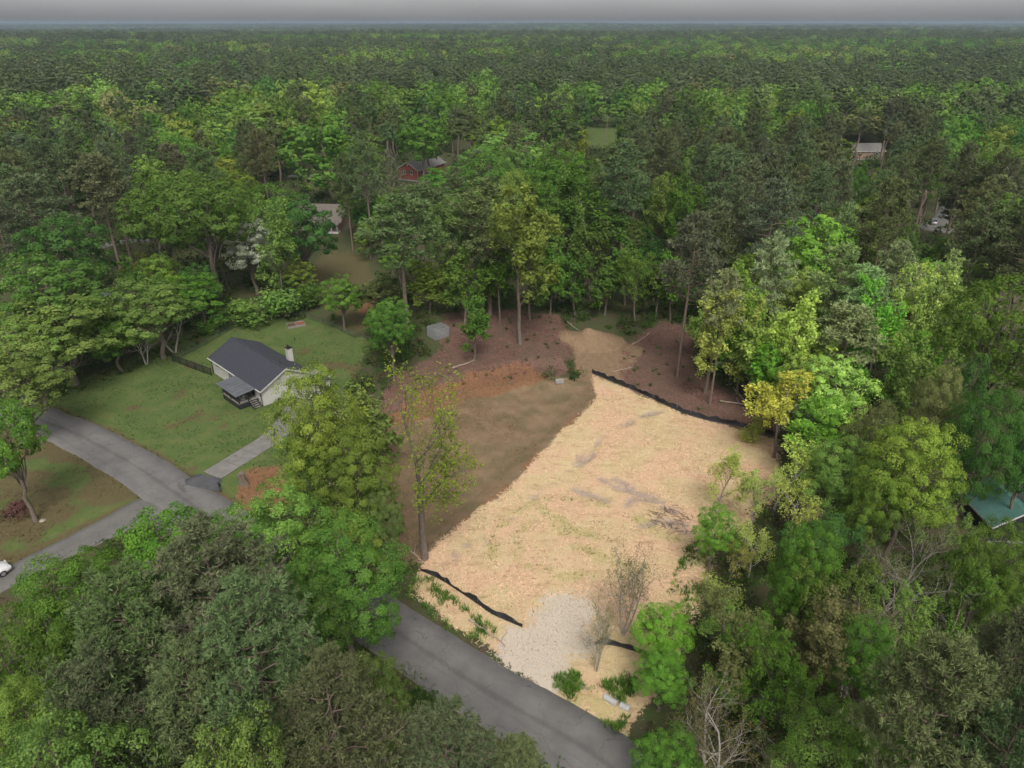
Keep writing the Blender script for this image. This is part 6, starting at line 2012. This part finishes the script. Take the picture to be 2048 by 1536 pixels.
MB().tube([(-1.3, 0, .12), (-.1, 0, .14)], .28, 12, False).build("pipe_section", simple("pale concrete", (.38, .38, .38), .8, .15, 2), cp)
MB().tube([(.1, .15, .1), (.9, .3, .1)], .28, 12, False).build("pipe_section", MATS["pale concrete"], cp)
pl_ = thing("stacked_blocks", "small pale pallet of blocks at the back of the brown earth pad", "pallet", (*(7.40, 98.65), hz(*(7.40, 98.65))), .2)
for i in range(4):
    MB().box(-.6 + i * .31, -.6 + i * .31 + .27, -.3, .3, .13, .55).build("block", CONG, pl_)
MB().box(-.7, .7, -.4, .4, -.05, .12).build("pallet_deck", GREYW, pl_)
sg = thing("roadside_sign", "white sign panel on a post beside the far right drive", "sign", (*(146.37, 234.86), hz(*(146.37, 234.86))), .2)
MB().tube([(0, 0, -.3), (0, 0, 6.5)], .14, 6).build("post", GALV, sg)
MB().box(-.1, 3.0, -.2, .2, 6.5, 10.2).build("panel", TRIM, sg)
MB().box(-.2, 3.1, -.26, .26, 10.2, 10.4).build("cap", CONG, sg)

# fallen trunks and branches
LOGS = [("long pale fallen trunk across the front verge of the lot", (-3.94, 49.33), (-0.54, 46.21), .13), ("fallen branch at the right edge of the front verge", (4.13, 43.03), (6.53, 41.24), .09),
        ("fallen trunk on the orange bank behind the earth pad", (-9.47, 101.28), (-5.86, 104.23), .11), ("longest fallen trunk behind the long silt fence", (30.82, 92.58), (36.85, 90.59), .12),
        ("fallen trunk slanting up into the lot wood", (33.88, 96.95), (34.89, 90.14), .10), ("thin fallen trunk in the brush behind the silt fence", (32.95, 97.79), (38.47, 98.13), .08),
        ("fallen branch at the foot of the forked tree", (-11.22, 60.06), (-8.95, 56.53), .09), ("fallen branch left of the earth heap", (9.99, 124.70), (12.69, 117.95), .09),
        ("fallen trunk right of the earth heap", (20.95, 113.07), (24.84, 117.95), .10), ("pale fallen trunk in the left wood above the lawn", (-61.72, 127.26), (-57.98, 135.51), .16),
        ("pale log on the lawn edge near the bend of the road", (-75.09, 104.04), (-74.05, 106.52), .16), ("fallen branch by the lot's back corner", (16.10, 102.19), (19.59, 104.04), .07)]
LOGM = simple("bleached wood", (.34, .28, .22), .9, .25, 3, .3)
for i, (lab, a, b, r) in enumerate(LOGS):
    rng = np.random.default_rng(40 + i)
    n = 8
    A = np.array([a[0], a[1]])
    B = np.array([b[0], b[1]])
    t = np.linspace(0, 1, n)[:, None]
    P = A + (B - A) * t + rng.normal(size=(n, 2)) * .09
    z = hgt(P[:, 0], P[:, 1]) + r * .8
    s = Skel()
    s.tube(np.column_stack([P, z]), np.linspace(r, r * .45, n), 6)
    for q in (3, 5, 6):
        th = rng.uniform(0, 6.28)
        s.tube(curve((*P[q], z[q]), (P[q][0] + math.cos(th) * .9, P[q][1] + math.sin(th) * .9, z[q] + rng.uniform(.1, .6)), rng, 4), np.linspace(r * .4, .015, 4), 4)
    tag(link("fallen_log", s.mesh("fallen_log", LOGM)), lab, "log", "fallen logs")

# ------------------------------------------------------------------ what nobody could count: gravel, weeds, undergrowth, clods
def in_zone(P, poly, margin=0.0):
    return sdf(P[:, 0], P[:, 1], poly) > margin

def stones(name, label, poly, n, smin, smax, mat, seed, edge=1.0):
    rng = np.random.default_rng(seed)
    q = np.array(poly)
    P = np.column_stack([rng.uniform(q[:, 0].min() - 1.5, q[:, 0].max() + 1.5, n * 3), rng.uniform(q[:, 1].min() - 1.5, q[:, 1].max() + 1.5, n * 3)])
    d = sdf(P[:, 0], P[:, 1], poly) + 1.2 * (fbm(P[:, 0] / 2, P[:, 1] / 2, 91) - .5)
    P = P[rng.random(len(P)) < sst(-edge, edge, d)][:n]
    k = len(P)
    S = smin + (smax - smin) * rng.random(k) ** 2
    base = np.array([(1, 0, 0), (-1, 0, 0), (0, 1, 0), (0, -1, 0), (0, 0, 1), (0, 0, -1)], float)
    V = base[None] * S[:, None, None] * rng.uniform(.55, 1.1, (k, 6, 1)) * np.array([1, 1, .7])
    th = rng.uniform(0, 6.28, k)
    c, s = np.cos(th), np.sin(th)
    x = V[..., 0] * c[:, None] - V[..., 1] * s[:, None]
    y = V[..., 0] * s[:, None] + V[..., 1] * c[:, None]
    V = np.stack([x, y, V[..., 2]], -1)
    V += np.column_stack([P, hgt(P[:, 0], P[:, 1]) + S * .25])[:, None]
    f = np.array([(0, 2, 4), (2, 1, 4), (1, 3, 4), (3, 0, 4), (2, 0, 5), (1, 2, 5), (3, 1, 5), (0, 3, 5)])
    F = (np.arange(k)[:, None, None] * 6 + f[None]).reshape(-1, 3)
    return tag(link(name, np_mesh(name, V.reshape(-1, 3), F, mat)), label, "gravel" if 'gravel' in name else "soil", kind='stuff')
GRAVM = simple("white crushed stone", (.52, .475, .42), .9, .35, 6)
stones("gravel", "white crushed stone of the lot entrance", GRAV, 6000, .025, .085, GRAVM, 1, 2.0)
stones("soil_clods", "small clods and stones strewn on the pale lot", LOT, 9000, .02, .10, simple("dry clods", (.42, .30, .19), .95, .35, 4), 2)
stones("pad_clods", "small clods strewn on the brown earth pad", PAD, 2500, .02, .09, simple("brown clods", (.15, .105, .07), .95, .3, 4), 3)

def tufts(name, label, cat, pts, hmin, hmax, nbl, tint, seed, wid=.05, mat=None):
    rng = np.random.default_rng(seed)
    k = len(pts)
    q = np.repeat(np.arange(k), nbl)
    h = rng.uniform(hmin, hmax, k)[q] * rng.uniform(.5, 1.1, len(q))
    a = rng.uniform(0, 6.28, len(q))
    r0 = rng.uniform(0, .5, len(q)) * hmax
    b = np.column_stack([pts[q, 0] + np.cos(a) * r0, pts[q, 1] + np.sin(a) * r0, hgt(pts[:, 0], pts[:, 1])[q] - .02])
    ln = rng.uniform(.2, .8, len(q))
    e = b + np.column_stack([np.cos(a) * h * ln, np.sin(a) * h * ln, h])
    s = np.column_stack([-np.sin(a), np.cos(a), np.zeros(len(q))]) * wid * .5
    V = np.stack([b - s, b + s, e], 1).reshape(-1, 3)
    F = np.arange(len(q) * 3).reshape(-1, 3)
    me = np_mesh(name, V, F, mat or FOL, np.clip(rng.normal(1, .25, k)[q] * rng.normal(1, .15, len(q)), .4, 1.8))
    o = link(name, me)
    o.color = (*tint, 1)
    return tag(o, label, cat, kind='stuff')
rng = np.random.default_rng(77)
def along(poly, n, dens=None):
    q = np.array(poly)
    P = np.column_stack([rng.uniform(q[:, 0].min(), q[:, 0].max(), n * 4), rng.uniform(q[:, 1].min(), q[:, 1].max(), n * 4)])
    P = P[sdf(P[:, 0], P[:, 1], poly) > 0]
    w = fbm(P[:, 0] / 2.2, P[:, 1] / 2.2, 95)
    P = P[rng.random(len(P)) < sst(.38, .62, w)]
    return P[:n]
W1 = [(-11.07, 53.28), (-8.83, 55.42), (-5.03, 51.59), (-0.64, 47.20), (-1.74, 45.47), (-5.70, 47.80)]
W2 = [(3.43, 41.99), (5.63, 45.76), (10.02, 45.19), (11.09, 40.99), (8.31, 37.26), (5.55, 39.54)]
W3 = [(19.95, 62.59), (22.81, 60.89), (18.26, 51.92), (11.93, 40.99), (11.89, 45.76)]
tufts("weeds", "rough green weeds along the front and right edges of the pale lot", "weeds", np.concatenate([along(W1, 260), along(W2, 420), along(W3, 350)]), .2, .6, 16, (.13, .25, .045), 4, .07)
W4 = [(-16.71, 51.92), (-10.38, 45.19), (-3.86, 40.02), (3.25, 34.73), (-0.91, 34.73), (-7.05, 39.07), (-13.27, 44.09)]
tufts("verge_grass", "green grass on the verge opposite the pale lot", "grass", along(W4, 700), .12, .35, 14, (.06, .115, .025), 5, .06)
W5 = [(-72.56, 94.48), (-66.94, 100.93), (-61.20, 113.07), (-51.77, 123.45), (-39.39, 129.92), (-39.01, 124.70), (-50.10, 118.65), (-58.08, 107.90), (-64.06, 96.95), (-69.37, 92.90)]
tufts("lawn_edge_grass", "long grass where the lawn meets the left wood", "grass", along(W5, 900), .2, .6, 12, (.085, .125, .035), 6, .09)
gp = []
for r in DRIFT:
    q_ = resample(r, .09)
    gp.append(q_ + rng.normal(0, .42, q_.shape))
gp = np.concatenate(gp)
gp = gp[fbm(gp[:, 0] / 1.3, gp[:, 1] / 1.3, 62) > .40]
tufts("wheel_track_grass", "thin olive grass along the curved wheel tracks on the pale lot", "grass", gp, .05, .16, 9, (.22, .24, .075), 14, .05)
W6 = LAWN
rp = resample(ROAD, .12)
rd = np.gradient(rp, axis=0)
rd /= np.linalg.norm(rd, axis=1, keepdims=True)
rn = np.stack([rd[:, 1], -rd[:, 0]], -1)
ro = rng.uniform(2.85, 3.5, len(rp)) * rng.choice([-1, 1], len(rp))
re_ = (rp + rn * ro[:, None])[fbm(rp[:, 0] / 1.5, rp[:, 1] / 1.5, 97) > .42]
tufts("road_edge_grass", "thin grass creeping over the edges of the road", "grass", re_, .05, .2, 9, (.10, .125, .045), 12, .06)
tufts("lawn_tufts", "darker tufts of grass scattered over the lawn", "grass", along(W6, 1800), .06, .16, 10, (.06, .125, .03), 7, .07)
tufts("straw_tufts", "dry straw and thin grass scattered over the pale lot", "straw", along(LOT, 3000), .04, .14, 7, (.46, .34, .18), 8, .055)

def undergrowth(name, label, n, seed, tint, hlo, hhi, leaf, nl, region, clear, open_d=0.5):
    rg = np.random.default_rng(seed)
    x0, x1, y0, y1 = region
    P = np.column_stack([rg.uniform(x0, x1, n * 6), rg.uniform(y0, y1, n * 6)])
    P = P[np.abs(P[:, 0]) < P[:, 1] * .80 + 18]
    ok = np.ones(len(P), bool)
    for z in clear:
        ok &= sdf(P[:, 0], P[:, 1], z) < -open_d
    ok &= seg_d(P[:, 0], P[:, 1], ROAD, False) > 4.3
    ok &= seg_d(P[:, 0], P[:, 1], SIDE, False) > 3.4
    ok &= np.hypot(P[:, 0] - MOUND[0], P[:, 1] - MOUND[1]) > 7
    ok &= np.hypot(P[:, 0] - KX - .5, P[:, 1] - KY - 2) > 3.6
    ok &= ~((P[:, 0] > 50) & (P[:, 0] < 67) & (P[:, 1] > 58) & (P[:, 1] < 71))
    ok &= fbm(P[:, 0] / 9, P[:, 1] / 9, 99) > .38
    P = P[ok][:n]
    k = len(P)
    H = rg.uniform(hlo, hhi, k)
    R = H * rg.uniform(.55, .95, k)
    q = np.repeat(np.arange(k), nl)
    d = norm(rg.normal(size=(len(q), 3)) + np.array([0, 0, .55]))
    rad = rg.uniform(.35, 1.05, len(q)) ** .6
    C = np.column_stack([P, hgt(P[:, 0], P[:, 1]) + H * .4])
    lob = rg.normal(size=(k, 5, 3)) * .28
    off = lob[q, rg.integers(0, 5, len(q))]
    Q = C[q] + (d * rad[:, None] * .72 + off) * np.column_stack([R[q], R[q], H[q] * .55])
    N = norm(d * .7 + np.array([0, 0, .3]) + rg.normal(size=(len(q), 3)) * .4)
    V, F = leaf_quads(Q, N, leaf, rg)
    tone = rg.normal(1, .16, k)[q] * rg.normal(1, .12, len(q))
    o = link(name, np_mesh(name, V, F, FOL, np.clip(tone, .5, 1.6)))
    o.color = (*tint, 1)
    return tag(o, label, "undergrowth", kind='stuff')
OPEN = [LAWN, VERGE, PAD, LOT, TRACK, REDL, REDR, FARL, STUMPY]
undergrowth("undergrowth", "green undergrowth filling the floor of the near wood", 2000, 1, (.07, .125, .028), .8, 3.0, .34, 60, (-80, 75, 24, 140), OPEN)
undergrowth("brown_brush", "brownish brush and briars under the near trees", 1100, 2, (.125, .11, .055), .6, 2.2, .3, 45, (-80, 75, 24, 140), OPEN)
undergrowth("deep_wood_brush", "brush between the trunks of the deeper wood", 3200, 3, (.06, .10, .028), 1.2, 5.0, .75, 34, (-230, 240, 130, 330), [FARL, CLEAR2, [(-66, 170), (-42, 170), (-42, 206), (-66, 206)], [(-44, 235), (-14, 235), (-14, 278), (-44, 278)], [(116, 190), (135, 190), (160, 262), (140, 262)]])
def strands(name, label, cat, poly, n, lmin, lmax, wid, tint, seed, spread=.35):
    rg = np.random.default_rng(seed)
    q = np.array(poly)
    P = np.column_stack([rg.uniform(q[:, 0].min(), q[:, 0].max(), n * 5), rg.uniform(q[:, 1].min(), q[:, 1].max(), n * 5)])
    P = P[sdf(P[:, 0], P[:, 1], poly) > -.4]
    P = P[rg.random(len(P)) < (.2 + .8 * sst(.35, .65, fbm(P[:, 0] / 1.8, P[:, 1] / 1.8, seed + 200))) * (.12 + .88 * sst(.40, .58, fbm(P[:, 0] / 6, P[:, 1] / 6, seed + 400)))][:n]
    P = P[seg_d(P[:, 0], P[:, 1], ROAD, False) > 3.1]
    P = P[(sdf(P[:, 0], P[:, 1], GRAV) < -.2) | (rg.random(len(P)) < .06)]
    if poly is LOT:
        dg = np.min([seg_d(P[:, 0], P[:, 1], r, False) for r in DRIFT + WET], axis=0)
        P = P[rg.random(len(P)) < .35 + .65 * sst(.3, 1.0, dg)]
    k = len(P)
    a = rg.normal(0, 1, k) * .9 + 4 * fbm(P[:, 0] / 5, P[:, 1] / 5, seed + 300)
    L = rg.uniform(lmin, lmax, k)
    d = np.column_stack([np.cos(a), np.sin(a)])
    w = np.column_stack([-np.sin(a), np.cos(a)]) * wid * rg.uniform(.5, 1.3, k)[:, None] * .5
    A, B = P - d * L[:, None] / 2, P + d * L[:, None] / 2
    z = hgt(P[:, 0], P[:, 1])
    za, zb = hgt(A[:, 0], A[:, 1]), hgt(B[:, 0], B[:, 1])
    lift = rg.uniform(.015, .05, k)
    V = np.stack([np.column_stack([A - w, za + .01]), np.column_stack([A + w, za + .012]), np.column_stack([B + w, np.maximum(zb, z) + lift]), np.column_stack([B - w, np.maximum(zb, z) + lift])], 1).reshape(-1, 3)
    o = link(name, np_mesh(name, V, np.arange(k * 4).reshape(-1, 4), FOLP, np.clip(rg.normal(1, spread, k), .35, 1.45)))
    o.color = (*tint, 1)
    return tag(o, label, cat, kind='stuff')
strands("straw", "loose straw lying over the pale lot", "straw", LOT, 10000, .15, .5, .05, (.63, .45, .285), 21)
strands("pad_straw", "thin straw and dry stalks on the brown earth pad", "straw", PAD, 9000, .15, .5, .05, (.19, .135, .08), 22)
strands("leaf_litter", "dead leaves and sticks on the red leaf ground left of the heap", "litter", REDL, 5000, .15, .6, .10, (.17, .095, .075), 23)
strands("wood_litter", "dead leaves and sticks on the red leaf ground behind the long silt fence", "litter", REDR, 3500, .15, .6, .10, (.18, .10, .08), 24)
strands("brush_debris", "dark sticks lying by the wet ruts on the pale lot", "debris", [(15.30, 66.20), (18.95, 67.15), (20.98, 63.46), (19.38, 60.06), (15.65, 61.73)], 160, .4, 1.3, .05, (.16, .11, .085), 25, .25)
strands("lawn_clippings", "paler and darker blades streaking the lawn", "grass", LAWN, 9000, .15, .5, .07, (.075, .115, .034), 26)
strands("verge_straw", "dry grass stalks on the browned roadside grass", "grass", VERGE, 6000, .15, .5, .07, (.115, .095, .048), 27)
rb = [REDL, REDR]
P_ = np.concatenate([along(REDL, 60), along(REDR, 40)])
tufts("wood_edge_weeds", "scattered green weeds on the red leaf ground", "weeds", P_, .2, .7, 20, (.08, .14, .03), 9, .1)

# ------------------------------------------------------------------ the far wood: too many to count, one mass out to the horizon
def far_wood():
    rng = np.random.default_rng(5)
    P = []
    R0, r = 330.0, 330.0
    while r < 15000:
        sp = 11.2 + max(0, r - 500) * 0.0055
        nang = int(1.34 * r / sp)
        th = (np.arange(nang) + rng.uniform(0, 1)) / nang * 1.34 - 0.67 + rng.uniform(-.4, .4, nang) / nang * 1.34
        rr = r + rng.uniform(-.45, .45, nang) * sp
        P.append(np.column_stack([np.sin(th) * rr, np.cos(th) * rr, np.full(nang, sp)]))
        r += sp * (0.95 + 0.25 * min(1, r / 3000))
    P = np.concatenate(P)
    x, y, sp = P.T
    R = np.hypot(x, y)
    keep = R > 343
    keep &= ~((np.abs(x - 46 - (y - 355) * .13) < 13) & (y > 330) & (y < 392))
    # stay off the far houses
    x, y, sp, R = x[keep], y[keep], sp[keep], R[keep]
    n = len(x)
    pn = fbm(x / 260, y / 130, 81) + .3 * (fbm(x / 45, y / 45, 82) - .5)
    pine = (pn > .53 - .05 * sst(900, 400, R)) ^ (rng.random(n) < .12)
    src = []
    order = []
    for kind in ('broad', 'pine'):
        for i in sorted(FAR_SRC.get(kind, {})):
            order.append((kind, FAR_SRC[kind][i]))
    nb = sum(1 for k, _ in order if k == 'broad')
    npn = len(order) - nb
    index = np.where(pine, nb + rng.integers(0, npn, n), rng.integers(0, nb, n))
    k = sp / 10.0
    wdt = np.where(pine, rng.uniform(.95, 1.6, n), rng.uniform(.8, 1.45, n)) * np.minimum(k, 6)
    hgtS = np.where(pine, rng.uniform(.75, 1.12, n), rng.uniform(.65, 1.25, n)) * (1 + .12 * (np.minimum(k, 3) - 1))
    hgtS *= .85 + .35 * fbm(x / 260, y / 260, 83)
    base = np.array([TINT['G'], TINT['L'], TINT['D'], TINT['Y'], TINT['K2']])
    lt = fbm(x / 120, y / 120, 84)
    bi = np.where(lt > .5, rng.choice([1, 1, 0, 3, 0, 4], n), rng.choice([0, 0, 0, 1, 2], n))
    bt = base[bi]
    pt = np.array([TINT['P'], TINT['B'], TINT['K']])[rng.integers(0, 3, n)]
    tint = np.where(pine[:, None], pt, bt) * rng.uniform(.8, 1.25, (n, 1))
    z = hgt(x, y)
    me = bpy.data.meshes.new("far_wood")
    me.vertices.add(n)
    me.vertices.foreach_set("co", np.column_stack([x, y, z]).astype(np.float32).ravel())
    a = me.attributes.new("pick", 'INT', 'POINT'); a.data.foreach_set("value", index.astype(np.int32))
    a = me.attributes.new("size", 'FLOAT_VECTOR', 'POINT'); a.data.foreach_set("vector", np.column_stack([wdt, wdt, hgtS]).astype(np.float32).ravel())
    a = me.attributes.new("turn", 'FLOAT_VECTOR', 'POINT'); a.data.foreach_set("vector", np.column_stack([np.zeros(n), np.zeros(n), rng.uniform(0, 6.28, n)]).astype(np.float32).ravel())
    a = me.attributes.new("tint", 'FLOAT_COLOR', 'POINT'); a.data.foreach_set("color", np.column_stack([tint, np.ones(n)]).astype(np.float32).ravel())
    o = link("far_wood", me)
    tag(o, "distant mixed wood of pines and broadleaf trees stretching to the horizon", "wood", kind='stuff')
    ng = bpy.data.node_groups.new("far wood trees", 'GeometryNodeTree')
    ng.interface.new_socket("Geometry", in_out='INPUT', socket_type='NodeSocketGeometry')
    ng.interface.new_socket("Geometry", in_out='OUTPUT', socket_type='NodeSocketGeometry')
    N, L = ng.nodes, ng.links
    gi, go = N.new("NodeGroupInput"), N.new("NodeGroupOutput")
    join = N.new("GeometryNodeJoinGeometry")
    for kind, ob in reversed(order):          # the last link becomes the first item
        oi = N.new("GeometryNodeObjectInfo")
        oi.transform_space = 'ORIGINAL'
        oi.inputs['Object'].default_value = ob
        oi.inputs['As Instance'].default_value = False
        sm = N.new("GeometryNodeSetMaterial")
        sm.inputs['Material'].default_value = FOLF
        L.new(oi.outputs['Geometry'], sm.inputs['Geometry'])
        g2 = N.new("GeometryNodeGeometryToInstance")
        L.new(sm.outputs[0], g2.inputs[0])
        L.new(g2.outputs[0], join.inputs[0])
    ip = N.new("GeometryNodeInstanceOnPoints")
    L.new(gi.outputs[0], ip.inputs['Points'])
    L.new(join.outputs[0], ip.inputs['Instance'])
    ip.inputs['Pick Instance'].default_value = True
    def attr(nm, ty):
        q = N.new("GeometryNodeInputNamedAttribute")
        q.data_type = ty
        q.inputs['Name'].default_value = nm
        return q.outputs['Attribute']
    L.new(attr("pick", 'INT'), ip.inputs['Instance Index'])
    L.new(attr("size", 'FLOAT_VECTOR'), ip.inputs['Scale'])
    er = N.new("FunctionNodeEulerToRotation")
    L.new(attr("turn", 'FLOAT_VECTOR'), er.inputs[0])
    L.new(er.outputs[0], ip.inputs['Rotation'])
    L.new(ip.outputs[0], go.inputs[0])
    md = o.modifiers.new("trees", 'NODES')
    md.node_group = ng
    print("far wood", n)
far_wood()

# ------------------------------------------------------------------ air
hm, hn, hl = new_mat("pale haze")
ho = hn.new("ShaderNodeOutputMaterial")
hv = hn.new("ShaderNodeVolumePrincipled")
hv.inputs['Color'].default_value = (0.36, 0.44, 0.54, 1)
hv.inputs['Density'].default_value = 0.00015
hv.inputs['Density Attribute'].default_value = ''
hv.inputs['Temperature Attribute'].default_value = ''
hv.inputs['Anisotropy'].default_value = 0.0
hl.new(hv.outputs[0], ho.inputs['Volume'])
hb = MB().box(-45000, 45000, -600, 48000, -60, 60)
hz_o = hb.build("haze", hm)
tag(hz_o, "pale haze lying over the far wood", "haze", kind='stuff')
